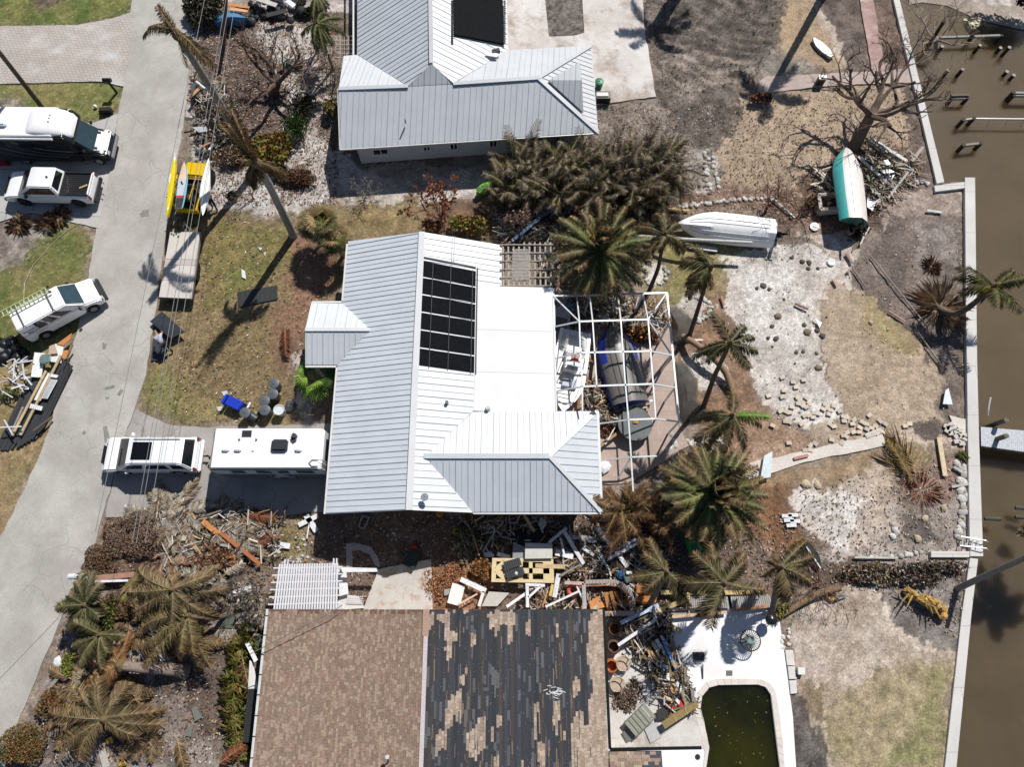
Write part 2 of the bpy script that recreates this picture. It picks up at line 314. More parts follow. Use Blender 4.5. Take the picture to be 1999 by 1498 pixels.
def make_ground():
    st_ = .105; xs = np.arange(-43, 43, st_); ys = np.arange(-13, 47, st_)
    X, Y = np.meshgrid(xs, ys); WX, WY = warp(X, Y)
    col = np.zeros(X.shape+(4,), np.float32); cid = np.zeros(X.shape, int)
    names = ['soil', 'lawn', 'gravel', 'mulch', 'sandy_ground']
    sp = rng.rand(*X.shape)
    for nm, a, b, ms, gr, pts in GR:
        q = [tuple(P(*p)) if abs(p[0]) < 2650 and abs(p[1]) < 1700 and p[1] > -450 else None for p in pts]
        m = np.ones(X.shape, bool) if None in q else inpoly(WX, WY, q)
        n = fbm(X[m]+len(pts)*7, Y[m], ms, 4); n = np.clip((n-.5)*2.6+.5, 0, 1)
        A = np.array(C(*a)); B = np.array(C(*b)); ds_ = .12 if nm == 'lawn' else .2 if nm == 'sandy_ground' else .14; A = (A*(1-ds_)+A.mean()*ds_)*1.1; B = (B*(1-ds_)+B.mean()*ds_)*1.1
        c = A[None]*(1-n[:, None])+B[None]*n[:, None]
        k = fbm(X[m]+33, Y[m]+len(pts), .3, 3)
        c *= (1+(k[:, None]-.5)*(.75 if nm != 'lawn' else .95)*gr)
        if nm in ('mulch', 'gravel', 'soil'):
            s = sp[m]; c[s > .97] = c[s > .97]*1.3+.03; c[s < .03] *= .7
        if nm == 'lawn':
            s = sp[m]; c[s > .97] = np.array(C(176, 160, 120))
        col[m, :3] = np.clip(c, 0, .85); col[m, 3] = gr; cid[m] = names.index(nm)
    lo = col.copy()
    for _ in range(36): lo = (lo*2+np.roll(lo, 1, 0)+np.roll(lo, -1, 0)+np.roll(lo, 1, 1)+np.roll(lo, -1, 1))/6
    k3 = (fbm(X+3, Y+8, .5, 3)[..., None]*.9+.15); gm = lo[..., :3]/np.maximum(1e-3, lo[..., :3].mean(-1, keepdims=True)); det = col[..., :3].mean(-1, keepdims=True)/np.maximum(1e-3, lo[..., :3].mean(-1, keepdims=True))
    col[..., :3] = np.clip(col[..., :3]*(1-k3)+lo[..., :3]*np.clip(det, .6, 1.5)*k3, 0, .8)
    Z = (fbm(X, Y, 1.4, 4)-.5)*.05+(fbm(X, Y, .3, 2)-.5)*.03-.02
    soilm = (cid == 0) | (cid == 3); Z = np.where(soilm, Z+(fbm(X+9, Y+9, .45, 3)-.5)*.09-.01, Z)
    # furrows and tyre ruts of the graded plot
    ov = inpoly(X, Y, [tuple(P(*p)) for p in [(1290,-60),(1530,-60),(1500,110),(1400,180),(1300,150)]])
    rut = np.sin((Y*1.0+X*.35+2.5*fbm(X, Y, 3.5))*6.5)*.11*fbm(X+5, Y, 1.2)
    Z = np.where(ov, Z+rut-.06, Z)
    fr = [tuple(P(*p)) for p in SEA]; po = [tuple(P(*p)) for p in POOL]
    xc = (X[:-1, :-1]+st_/2); yc = (Y[:-1, :-1]+st_/2)
    dead = inpoly(xc, yc, fr) | inpoly(xc, yc, po)
    ny, nx = X.shape; idx = np.arange(nx*ny).reshape(ny, nx)
    fid = cid[:-1, :-1]
    co = np.stack([X, Y, Z], -1).reshape(-1, 3); cl = col.reshape(-1, 4)
    m = bpy.data.materials.new('ground'); m.use_nodes = True; t = m.node_tree; n = t.nodes; b = n['Principled BSDF']
    b.inputs['Roughness'].default_value = .95; b.inputs['Specular IOR Level'].default_value = .1
    a = n.new('ShaderNodeVertexColor'); a.layer_name = 'Col'; tc = n.new('ShaderNodeTexCoord')
    prev = a.outputs[0]
    for sc, lo, hi in ((22, .5, 1.5), (8, .72, 1.3)):
        no = n.new('ShaderNodeTexNoise'); no.inputs['Scale'].default_value = sc/2; no.inputs['Detail'].default_value = 4; no.inputs['Roughness'].default_value = .8
        mr = n.new('ShaderNodeMapRange'); mr.inputs[1].default_value = .3; mr.inputs[2].default_value = .7; mr.inputs[3].default_value = lo; mr.inputs[4].default_value = hi
        vm = n.new('ShaderNodeVectorMath'); vm.operation = 'SCALE'
        t.links.new(tc.outputs['Object'], no.inputs['Vector']); t.links.new(no.outputs[0], mr.inputs[0])
        t.links.new(prev, vm.inputs[0]); t.links.new(mr.outputs[0], vm.inputs['Scale']); prev = vm.outputs[0]
    t.links.new(prev, b.inputs['Base Color'])
    bp = n.new('ShaderNodeBump'); bp.inputs['Strength'].default_value = .7; bp.inputs['Distance'].default_value = .05
    t.links.new(no.outputs[0], bp.inputs['Height']); t.links.new(bp.outputs[0], b.inputs['Normal'])
    for k, nm in enumerate(names):
        fm = (fid == k) & ~dead
        f = np.stack([idx[:-1, :-1][fm], idx[:-1, 1:][fm], idx[1:, 1:][fm], idx[1:, :-1][fm]], -1)
        if not len(f): continue
        u, inv = np.unique(f, return_inverse=True); inv = inv.reshape(f.shape)
        me = bpy.data.meshes.new(nm); me.vertices.add(len(u)); me.vertices.foreach_set('co', co[u].ravel())
        me.loops.add(f.size); me.loops.foreach_set('vertex_index', inv.ravel().astype(np.int32))
        me.polygons.add(len(f)); me.polygons.foreach_set('loop_start', np.arange(0, f.size, 4, dtype=np.int32))
        me.update(calc_edges=True); me.validate()
        ca = me.color_attributes.new('Col', 'FLOAT_COLOR', 'POINT'); q = cl[u].copy(); q[:, 3] = 1; ca.data.foreach_set('color', q.ravel())
        me.polygons.foreach_set('use_smooth', [True]*len(me.polygons)); me.materials.append(m)
        o = bpy.data.objects.new(nm, me); COLL.objects.link(o); tag(o, kind='structure')
    g = MB(C(140, 128, 104)); big = 200
    for x0, x1, y0, y1 in ((-big, -42.9, -big, big), (-42.9, 24, 46.8, big), (-42.9, 24, -big, -12.9)): g.poly([(x0, y0, -.05), (x1, y0, -.05), (x1, y1, -.05), (x0, y1, -.05)])
    struct('far_ground', g, M('far_ground', .95, 0, .4, .6))
make_ground()
def sheet(name, pts, z, col, mat, edge=.0, kind=True, jitter=0):
    """a slab whose outline is roughened a little; top at z, going down 0.12 m"""
    q = PP(pts, z); out = []
    for i, p in enumerate(q):
        n = q[(i+1) % len(q)]; L = (n-p).length; k = max(1, int(L/.4)) if edge else 1
        for j in range(k):
            r = p.lerp(n, j/k)
            if edge: r += Vector((U(-edge, edge), U(-edge, edge), 0))
            out.append(r)
    b = MB(col); b.prism(out, z-.12, z)
    o = b.build(name, mat)
    return tag(o, kind='structure') if kind else o
def slabmat(name, c1, c2, scale=.5, cracks=0.0, bricks=None, rough=.85, fine=.12, rot=0, stains=None):
    m = bpy.data.materials.new(name); m.use_nodes = True; t = m.node_tree; n = t.nodes; b = n['Principled BSDF']; L = t.links.new
    b.inputs['Roughness'].default_value = rough; b.inputs['Specular IOR Level'].default_value = .25
    tc = n.new('ShaderNodeTexCoord'); mp = n.new('ShaderNodeMapping'); mp.inputs['Rotation'].default_value = (0, 0, rot); L(tc.outputs['Object'], mp.inputs[0])
    no = n.new('ShaderNodeTexNoise'); no.inputs['Scale'].default_value = scale; no.inputs['Detail'].default_value = 8; no.inputs['Roughness'].default_value = .65; L(mp.outputs[0], no.inputs['Vector'])
    cr = n.new('ShaderNodeValToRGB'); cr.color_ramp.elements[0].position = .35; cr.color_ramp.elements[1].position = .65
    cr.color_ramp.elements[0].color = (*c1, 1); cr.color_ramp.elements[1].color = (*c2, 1); L(no.outputs[0], cr.inputs[0]); prev = cr.outputs[0]
    def mul(prev, sock):
        x = n.new('ShaderNodeMix'); x.data_type = 'RGBA'; x.blend_type = 'MULTIPLY'; x.inputs[0].default_value = 1
        L(prev, x.inputs[6]); L(sock, x.inputs[7]); return x.outputs[2]
    f = n.new('ShaderNodeTexNoise'); f.inputs['Scale'].default_value = 14; f.inputs['Detail'].default_value = 5; f.inputs['Roughness'].default_value = .8; L(mp.outputs[0], f.inputs['Vector'])
    mr = n.new('ShaderNodeMapRange'); mr.inputs[1].default_value = .3; mr.inputs[2].default_value = .7; mr.inputs[3].default_value = 1-fine; mr.inputs[4].default_value = 1+fine*.5; L(f.outputs[0], mr.inputs[0])
    prev = mul(prev, mr.outputs[0])
    if cracks:
        wv = n.new('ShaderNodeTexNoise'); wv.inputs['Scale'].default_value = 1.6; wv.inputs['Detail'].default_value = 6; L(mp.outputs[0], wv.inputs['Vector'])
        ad = n.new('ShaderNodeVectorMath'); ad.operation = 'MULTIPLY_ADD'; L(wv.outputs['Color'], ad.inputs[0]); ad.inputs[1].default_value = (.7, .7, 0); L(mp.outputs[0], ad.inputs[2])
        v = n.new('ShaderNodeTexVoronoi'); v.feature = 'DISTANCE_TO_EDGE'; v.inputs['Scale'].default_value = .6; L(ad.outputs[0], v.inputs['Vector'])
        m2 = n.new('ShaderNodeMapRange'); m2.inputs[1].default_value = .004; m2.inputs[2].default_value = .02; m2.inputs[3].default_value = 1-cracks; m2.inputs[4].default_value = 1; L(v.outputs['Distance'], m2.inputs[0])
        msk = n.new('ShaderNodeTexNoise'); msk.inputs['Scale'].default_value = .12; msk.inputs['Detail'].default_value = 2; L(mp.outputs[0], msk.inputs['Vector'])
        m3 = n.new('ShaderNodeMapRange'); m3.inputs[1].default_value = .47; m3.inputs[2].default_value = .56; L(msk.outputs[0], m3.inputs[0])
        mm = n.new('ShaderNodeMix'); mm.data_type = 'FLOAT'; mm.inputs[2].default_value = 1; L(m3.outputs[0], mm.inputs[0]); L(m2.outputs[0], mm.inputs[3]); prev = mul(prev, mm.outputs[0])
    if bricks:
        br = n.new('ShaderNodeTexBrick'); br.inputs['Scale'].default_value = 1; br.inputs['Brick Width'].default_value = bricks[0]; br.inputs['Row Height'].default_value = bricks[1]
        br.inputs['Mortar Size'].default_value = bricks[2]; br.inputs['Color1'].default_value = (1, 1, 1, 1); br.inputs['Color2'].default_value = (*[bricks[3]]*3, 1); br.inputs['Mortar'].default_value = (*[bricks[4]]*3, 1)
        L(mp.outputs[0], br.inputs['Vector']); prev = mul(prev, br.outputs[0])
    if stains:
        s = n.new('ShaderNodeTexNoise'); s.inputs['Scale'].default_value = stains[1]; s.inputs['Detail'].default_value = 7; s.inputs['Roughness'].default_value = .7
        o2 = n.new('ShaderNodeVectorMath'); o2.operation = 'ADD'; o2.inputs[1].default_value = (31, 7, 3); L(mp.outputs[0], o2.inputs[0]); L(o2.outputs[0], s.inputs['Vector'])
        m4 = n.new('ShaderNodeMapRange'); m4.inputs[1].default_value = .5; m4.inputs[2].default_value = .68; L(s.outputs[0], m4.inputs[0])
        x = n.new('ShaderNodeMix'); x.data_type = 'RGBA'; L(m4.outputs[0], x.inputs[0]); L(prev, x.inputs[6]); x.inputs[7].default_value = (*stains[0], 1); prev = x.outputs[2]
    L(prev, b.inputs['Base Color'])
    bp = n.new('ShaderNodeBump'); bp.inputs['Strength'].default_value = .25; bp.inputs['Distance'].default_value = .02; L(f.outputs[0], bp.inputs['Height']); L(bp.outputs[0], b.inputs['Normal'])
    return m
ROADM = slabmat('road_asphalt', C(174,170,163), C(202,198,191), .3, .2, fine=.24, stains=(C(170,165,158), .7))
road = [(257,-150),(257,0),(250,70),(243,150),(232,220),(213,330),(190,440),(172,540),(152,640),(125,735),(85,870),(45,960),(0,1050),(-60,1180),(-160,1400),(-300,1700),(-60,1700),(10,1498),(40,1400),(85,1290),(120,1205),(150,1140),(180,1080),(200,1010),(222,930),(244,850),(264,798),(283,735),(296,650),(306,590),(318,490),(330,420),(345,310),(360,230),(368,150),(374,60),(376,-150)]
sheet('road', road, .035, C(190,188,184), ROADM, edge=.05)
sheet('paved_driveway', [(-200,50),(0,50),(150,48),(215,36),(258,22),(256,60),(249,120),(241,168),(200,158),(110,160),(0,163),(-200,165)], .055, C(200,190,182), slabmat('paver_drive', C(206,196,188), C(190,180,172), .5, bricks=(.3,.22,.02,.93,.62), rot=.1, stains=(C(214,212,210), .3)), edge=.03)
sheet('concrete_driveway', [(-200,240),(120,240),(180,240),(230,222),(214,330),(192,445),(150,436),(120,428),(60,415),(0,432),(-200,440)], .05, C(190,188,186), slabmat('pad', C(182,180,178), C(202,200,197), .5, bricks=(3.2,3.2,.03,.97,.6), rot=.05), edge=.03)
sheet('asphalt_driveway', [(264,798),(280,806),(320,827),(380,834),(500,832),(648,828),(690,830),(690,1000),(610,1000),(500,1010),(300,1010),(205,1012),(222,930),(244,850)], .045, C(160,156,152), slabmat('drive', C(160,154,150), C(182,177,173), .6, .3), edge=.05)
DECKM = slabmat('patio_concrete', C(206,196,188), C(236,232,228), .28, bricks=(.6,.6,.012,.97,.9), stains=(C(168,152,140), .55))
sheet('patio', [(985,-80),(1252,-80),(1258,60),(1268,110),(1280,188),(1175,203),(1150,205),(1100,120),(985,110)], .05, C(215,205,198), DECKM, edge=.04)
sheet('planting_bed', [(1058,-60),(1133,-60),(1141,62),(1120,68),(1072,70)], .075, C(110,100,95), slabmat('bedsoil', C(72,66,62), C(150,140,132), 3.0, fine=.5), edge=.02)
PINK = slabmat('pink_brick', C(196,164,156), C(180,148,142), 1.2, bricks=(.2,.1,.012,.85,.75), stains=(C(200,180,172), 1.0))
sheet('brick_path', [(1676,-80),(1702,-80),(1705,0),(1729,139),(1703,139),(1679,0)], .055, C(200,165,158), PINK, edge=.02)
sheet('paver_path', [(1478,160),(1500,148),(1600,144),(1700,139),(1785,133),(1792,160),(1700,163),(1600,168),(1520,178),(1480,182)], .05, C(205,190,184), slabmat('pale_pavers', C(204,188,180), C(188,168,160), .8, bricks=(.3,.15,.012,.9,.8)), edge=.04)
WALKM = slabmat('pale_walk', C(236,228,220), C(220,210,200), .8, bricks=(.3,.2,.012,.93,.82))
sheet('stone_walkway', [(1400,932),(1440,908),(1530,890),(1640,864),(1722,848),(1732,870),(1640,888),(1560,906),(1480,932),(1400,950)], .055, C(215,205,195), WALKM, edge=.03)
sheet('walkway_end', [(1855,812),(1886,818),(1890,868),(1864,862),(1862,830)], .055, C(215,205,195), WALKM, edge=.05)
sheet('cage_patio', [(1078,560),(1310,600),(1318,700),(1325,830),(1345,870),(1290,905),(1225,945),(1170,945),(1160,830),(1080,800)], .05, C(200,185,175), slabmat('cage_pavers', C(204,184,170), C(186,166,156), .7, bricks=(.3,.3,.012,.9,.8)), edge=.03)
sheet('concrete_slab', [(738,1112),(842,1092),(845,1200),(705,1200)], .05, C(200,196,192), slabmat('slab', C(196,190,184), C(212,207,202), .8, stains=(C(176,138,110), 1.6)), edge=.03)
sheet('garden_walk', [(676,1062),(690,1060),(724,1068),(738,1090),(742,1108),(733,1106),(722,1084),(700,1074),(687,1076),(688,1110),(676,1112)], .05, C(170,165,160), slabmat('kerb', C(160,156,152), C(176,172,168), 2))
PDM = slabmat('pool_deck', C(244,244,246), C(254,254,255), .4, fine=.04, stains=(C(238,234,230), .45))
# pool deck with the pool cut out of it
def pool_deck():
    outer = [(1180,1198),(1250,1186),(1510,1190),(1520,1200),(1532,1280),(1548,1400),(1562,1620),(1180,1620)]
    o = PP(outer, .06); i = PP(POOL, .06)
    bm = bmesh.new(); ed = []
    for loop in (o, i):
        vs = [bm.verts.new(p) for p in loop]; ed += [bm.edges.new((vs[k], vs[(k+1) % len(vs)])) for k in range(len(vs))]
    bmesh.ops.triangle_fill(bm, use_beauty=True, edges=ed)
    ip = np.array([tuple(p) for p in i])
    for f in list(bm.faces):
        c = f.calc_center_median()
        if inpoly(np.array([c.x]), np.array([c.y]), ip)[0]: bm.faces.remove(f)
        elif f.normal.z < 0: f.normal_flip()
    r = bmesh.ops.extrude_face_region(bm, geom=list(bm.faces))
    for v in r['geom']:
        if isinstance(v, bmesh.types.BMVert): v.co.z -= .12
    bmesh.ops.recalc_face_normals(bm, faces=bm.faces)
    me = bpy.data.meshes.new('pool_deck'); bm.to_mesh(me); bm.free(); me.materials.append(PDM)
    ob = bpy.data.objects.new('pool_deck', me); COLL.objects.link(ob); tag(ob, kind='structure')
pool_deck()
sheet('shady_patio', [(1182,1199),(1300,1198),(1330,1290),(1368,1385),(1378,1430),(1382,1463),(1186,1466)], .075, C(205,200,196), slabmat('shaded_worn_patio', C(206,200,194), C(232,228,224), .5, stains=(C(150,138,128), .6), fine=.2), edge=.04)  # greyer sheet over the deck: shade and dirt both put into its colour
t = thing('swimming_pool', 'kidney shaped swimming pool of dark green water in the white deck', 'pool', P(1440,1420,0))
b = MB(C(150,150,140)); i = PP(POOL, 0); n = len(i)
b.add([(p.x, p.y, .04) for p in i]+[(p.x, p.y, -1.5) for p in i], [(k, (k+1) % n, n+(k+1) % n, n+k) for k in range(n)]+[tuple(range(n, 2*n))])
b.build('basin', M('pool_plaster', .7, 0, .2, 1), t)
b = MB(C(226,218,210)); 
cen = sum(i, Vector())/n
for k in range(n):
    p, q = i[k], i[(k+1) % n]; m = max(1, int((q-p).length/.3))
    for j in range(m):
        a_, c_ = p.lerp(q, j/m), p.lerp(q, (j+.93)/m); o1 = (a_-cen).normalized()*.3; o2 = (c_-cen).normalized()*.3
        b.add([a_+Vector((0,0,.055)), c_+Vector((0,0,.055)), c_+o2+Vector((0,0,.055)), a_+o1+Vector((0,0,.055)), a_+Vector((0,0,.085)), c_+Vector((0,0,.085)), c_+o2+Vector((0,0,.085)), a_+o1+Vector((0,0,.085))], [(4,5,6,7),(0,1,5,4),(1,2,6,5),(2,3,7,6),(3,0,4,7)], jit(C(226,218,210), .05))
b.build('coping', CONC, t, fix=True)
def watermat(name, c1, c2, sc, rough, bump=.1, sss=1.3):
    m = slabmat(name, c1, c2, sc, rough=rough, fine=.0); nn = m.node_tree.nodes; p = nn['Principled BSDF']; p.inputs['Specular IOR Level'].default_value = .5
    p.subsurface_method = 'BURLEY'; p.inputs['Subsurface Weight'].default_value = 1.0; p.inputs['Subsurface Radius'].default_value = (1, .8, .5); p.inputs['Subsurface Scale'].default_value = sss
    for x in nn:
        if x.type == 'BUMP': x.inputs['Strength'].default_value = bump; x.inputs['Distance'].default_value = .01
    return m
b = MB(); b.poly([(p.x, p.y, -.12) for p in i]); b.build('pool_water', watermat('green_water', C(16,20,6), C(52,50,8), .16, .04, .03), t)
# canal water and far shore
b = MB(); xs = [P(1730,1600).x, 250]; b.poly([(14, -200, -1.0), (250, -200, -1.0), (250, 250, -1.0), (14, 250, -1.0)])
struct('water', b, watermat('canal_water', C(112,97,74), C(92,80,62), .09, .1, .35))
b = MB(C(190,178,165)); q = PP([(1773,-150),(1775,8),(1800,3),(1850,10),(1890,28),(1930,42),(2010,60),(2200,70),(2600,-100),(2600,-400),(1773,-400)], -.93)
b.poly([Vector((p.x, p.y, -.95)) for p in q]); struct('far_shore', b, slabmat('shore_sand', C(190,176,164), C(150,136,124), .5, fine=.4, stains=(C(225,220,215), .6)))
# seawall caps
CAPM = slabmat('cap_concrete', C(214,210,206), C(228,225,221), .5, fine=.07, bricks=(40,3.0,.02,.97,.7))
def cap(label, pts, z=.16):
    t = thing('seawall', label, 'seawall', sum(PP(pts, 0), Vector())/len(pts))
    b = MB(); b.prism(PP(pts, z), z-.25, z); b.build('cap', CAPM, t, bevel=.015, seg=1)
    q = PP(pts, z); c = sum(q, Vector())/len(q); b = MB(C(110,104,98)); b.prism([c+(p-c)*.985 for p in q], -2.2, z-.25); b.build('wall', CONC, t)
cap('long pale concrete seawall running from the top edge to the jog by the debris pile', [(1742,-80),(1756,-80),(1757,0),(1844,355),(1829,358),(1745,0)])
cap('short concrete seawall jog between the two long runs', [(1824,362),(1884,354.5),(1884,367),(1826,374)])
cap('widest concrete seawall run beside the dock', [(1884,346),(1904,346),(1908,700),(1912,860),(1920,1087),(1894,1087),(1890,860),(1886,600)], .2)
cap('lowest concrete seawall run beside the sandy lawn and the leaning pole', [(1894,1090),(1910,1092),(1897,1200),(1868,1498),(1856,1620),(1834,1620),(1845,1498),(1878,1200)], .1)
cap('narrow bluish concrete return wall between the two lots', [(1818,1077),(1893,1077),(1893,1089),(1818,1089)], .18)
# ---------------------------------------------------------------- houses
def planefit(poly):
    A = np.array([[p[0], p[1], 1] for p in poly]); z = np.array([p[2] for p in poly]); return np.linalg.lstsq(A, z, rcond=None)[0]
def clipline(pts, o, d):
    """segments of the line o + t d inside the 2-D polygon"""
    ts = []; n = len(pts); nx, ny = -d[1], d[0]
    s = [(p[0]-o[0])*nx+(p[1]-o[1])*ny for p in pts]
    for i in range(n):
        a, b_ = s[i], s[(i+1) % n]
        if (a > 0) != (b_ > 0):
            k = a/(a-b_); x = pts[i][0]+(pts[(i+1) % n][0]-pts[i][0])*k; y = pts[i][1]+(pts[(i+1) % n][1]-pts[i][1])*k
            ts.append((x-o[0])*d[0]+(y-o[1])*d[1])
    ts.sort(); return [(ts[i], ts[i+1]) for i in range(0, len(ts)-1, 2)]
def metal_plane(poly, rd, parent, sp=.4, col=C(205,207,210), label=None, seamk=.74, name='roof'):
    a, b_, c_ = planefit(poly); Z = lambda x, y: a*x+b_*y+c_
    m = MB(col); q = [Vector((p[0], p[1], Z(p[0], p[1]))) for p in poly]
    ar = sum(q[i].x*q[(i+1) % len(q)].y-q[(i+1) % len(q)].x*q[i].y for i in range(len(q)))
    if ar < 0: q = q[::-1]
    n = len(q); dn = Vector((0, 0, -.09)); m.add(q+[p+dn for p in q], [tuple(range(n)), tuple(range(2*n-1, n-1, -1))]+[((i+1) % n, i, n+i, n+(i+1) % n) for i in range(n)])
    L = math.hypot(*rd); rd = (rd[0]/L, rd[1]/L); nr = (-rd[1], rd[0])
    ss = [p[0]*nr[0]+p[1]*nr[1] for p in q]; k = math.ceil(min(ss)/sp)
    while k*sp < max(ss):
        o = (nr[0]*k*sp, nr[1]*k*sp)
        for t0, t1 in clipline([(p[0], p[1]) for p in q], o, rd):
            if t1-t0 > .15:
                e = .03; A = Vector((o[0]+rd[0]*(t0+e), o[1]+rd[1]*(t0+e), 0)); B = Vector((o[0]+rd[0]*(t1-e), o[1]+rd[1]*(t1-e), 0))
                A.z = Z(A.x, A.y)+.018; B.z = Z(B.x, B.y)+.018
                m.beam(A, B, .035 if k % 2 else .025, .028 if k % 2 else .014, jit(tuple(x*(seamk if k % 2 else .9) for x in col), .08))
        k += 1
    o = m.build(name, ROOFM, parent)
    if label: o['label'] = label
    return o
def trim(parent, pts, wd=.2, col=C(222,224,226), name='ridge_cap', lift=.03):
    m = MB(col)
    for a, b_ in zip(pts, pts[1:]): m.beam(Vector(a)+Vector((0, 0, lift)), Vector(b_)+Vector((0, 0, lift)), wd, .04)
    return m.build(name, ROOFM, parent)
def walls(parent, boxes, h, col, name='wall', z0=0):
    m = MB(col)
    for x0, x1, y0, y1 in boxes: m.box(((x0+x1)/2, (y0+y1)/2, (z0+h)/2), (x1-x0, y1-y0, h-z0))
    return m.build(name, STUCCO, parent)
def window(parent, c, nrm, wd, ht, frame=C(225,228,232)):
    n = Vector(nrm).normalized(); s = Vector((-n.y, n.x, 0)); c = Vector(c)
    m = MB(frame)
    for k in (-1, 1):
        m.beam(c+s*k*(wd/2)-Vector((0, 0, ht/2+.07))+n*.03, c+s*k*(wd/2)+Vector((0, 0, ht/2+.07))+n*.03, .12, .1)
        m.beam(c+Vector((0, 0, k*ht/2))-s*(wd/2-.06)+n*.035, c+Vector((0, 0, k*ht/2))+s*(wd/2-.06)+n*.035, .09, .12)
    m.beam(c-Vector((0, 0, ht/2))+n*.03, c+Vector((0, 0, ht/2))+n*.03, .04, .06)
    w_ = m.build('window', PAINT, parent)
    g = MB(C(40,46,54)); g.add([c+s*a*wd/2+Vector((0, 0, b_*ht/2))+n*.012 for a, b_ in ((-1,-1),(1,-1),(1,1),(-1,1))], [(0,1,2,3)]); g.build('pane', GLASS, w_)
    return w_
G1, G2 = C(198,201,206), C(206,207,212)
# main house; sun and shade are put into the slope colours
h = thing('metal_roof_house', 'large central house with white and grey metal roof and black heater mats', 'house', (-4, 11, 0))
xl, xr, xm, y0, y1, ez, rz = -9.68, -.6, -5.12, 4.45, 20.25, 2.7, 4.2
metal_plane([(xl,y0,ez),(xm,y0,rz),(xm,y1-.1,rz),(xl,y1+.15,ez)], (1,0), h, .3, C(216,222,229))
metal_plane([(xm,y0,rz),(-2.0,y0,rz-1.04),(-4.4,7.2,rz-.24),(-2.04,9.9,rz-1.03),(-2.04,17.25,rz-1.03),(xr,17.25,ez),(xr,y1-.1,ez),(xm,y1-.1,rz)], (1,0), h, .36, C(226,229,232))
trim(h, [(xm,y0,rz),(xm,y1-.1,rz)], .34)
m = MB(C(236,236,236)); m.add([(-2.04,17.25,3.2),(2.34,17.32,2.85),(2.34,9.86,2.85),(-2.04,9.86,3.2),(-2.04,17.25,3.05),(2.34,17.32,2.7),(2.34,9.86,2.7),(-2.04,9.86,3.05)], [(3,2,1,0),(4,5,6,7),(0,1,5,4),(1,2,6,5),(2,3,7,6),(3,0,4,7)])
for y_ in (12.1, 14.6): m.beam((-2, y_, 3.2), (2.3, y_, 2.857), .04, .012, C(226,226,228))
ob = m.build('flat_roof', M('membrane_roof', .6, 0, .06, .5), h); ob['label'] = 'smooth white membrane roof at the back of the house'
# wing with hip end
ym, wz = 7.22, 4.0; e0, e1, ex = 4.5, 9.86, 4.58
ax = xm+(rz-wz)/.332; ew = 3.12
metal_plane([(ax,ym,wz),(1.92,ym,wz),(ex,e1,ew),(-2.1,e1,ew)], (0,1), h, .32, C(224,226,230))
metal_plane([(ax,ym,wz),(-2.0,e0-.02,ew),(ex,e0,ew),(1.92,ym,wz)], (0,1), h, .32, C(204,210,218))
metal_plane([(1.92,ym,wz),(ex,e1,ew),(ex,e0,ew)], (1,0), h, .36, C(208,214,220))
trim(h, [(ax,ym,wz),(1.92,ym,wz)], .26, C(200,206,212)); trim(h, [(1.92,ym,wz),(ex,e1,ew)], .18); trim(h, [(1.92,ym,wz),(ex,e0,ew)], .2)
# porch
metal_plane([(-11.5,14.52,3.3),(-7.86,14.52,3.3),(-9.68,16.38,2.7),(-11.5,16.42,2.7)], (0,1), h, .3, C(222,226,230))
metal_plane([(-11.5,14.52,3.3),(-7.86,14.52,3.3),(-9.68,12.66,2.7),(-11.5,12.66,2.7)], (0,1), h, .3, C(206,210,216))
trim(h, [(-11.5,14.52,3.3),(-7.9,14.52,3.3)], .2)
for a, b_ in (((xl-.06,12.6,2.6),(xl-.06,y0,2.6)), ((xl-.06,16.5,2.6),(xl-.06,y1,2.6)), ((ex+.05,e0,3.02),(ex+.05,e1,3.02)), ((-2.0,e0-.06,3.02),(ex,e0-.06,3.02)), ((2.4,9.9,2.7),(2.4,17.3,2.7)), ((-11.5,16.5,2.6),(-9.7,16.5,2.6)), ((-11.5,12.58,2.6),(-9.7,12.58,2.6))): m = MB(C(235,235,232)); m.beam(a, b_, .11, .12); m.build('gutter', METAL, h)
walls(h, [(-8.9,-1.3,5.1,19.6),(-1.3,1.7,10.4,16.8),(-1.3,3.9,5.15,9.3)], 2.66, C(216,212,204))
m = MB(C(225,222,216)); m.poly([(-8.9,19.61,2.6),(-1.3,19.61,2.6),(xm,19.61,3.95)]); m.build('gable_wall', STUCCO, h); m = MB(C(225,222,216)); m.poly([(-8.9,5.09,2.6),(xm,5.09,3.95),(-1.3,5.09,2.6)]); m.build('gable_wall', STUCCO, h)
for y_ in (6.5, 10.8, 18.2): window(h, (-8.9,y_,1.5), (-1,0,0), 1.5, 1.2)
for y_ in (6.3, 8.2): window(h, (3.9,y_,1.5), (1,0,0), 1.1, 1.2)
for x_ in (-7, -3.2, .5, 2.6): window(h, (x_,5.1 if x_ < -1.3 else 5.15,1.6), (0,-1,0), 1.1, 1.0)
m = MB(C(120,90,66)); m.box((-8.94,14.5,1.05), (.08,1.0,2.1)); d = m.build('door', WOOD, h); m = MB(C(190,180,120)); m.box((-9.02,14.85,1.0), (.06,.12,.05)); m.build('handle', METAL, d)
for y_ in (12.95, 16.1): m = MB(C(230,228,224)); m.box((-11.2,y_,1.3), (.2,.2,2.6)); m.build('porch_post', STUCCO, h)
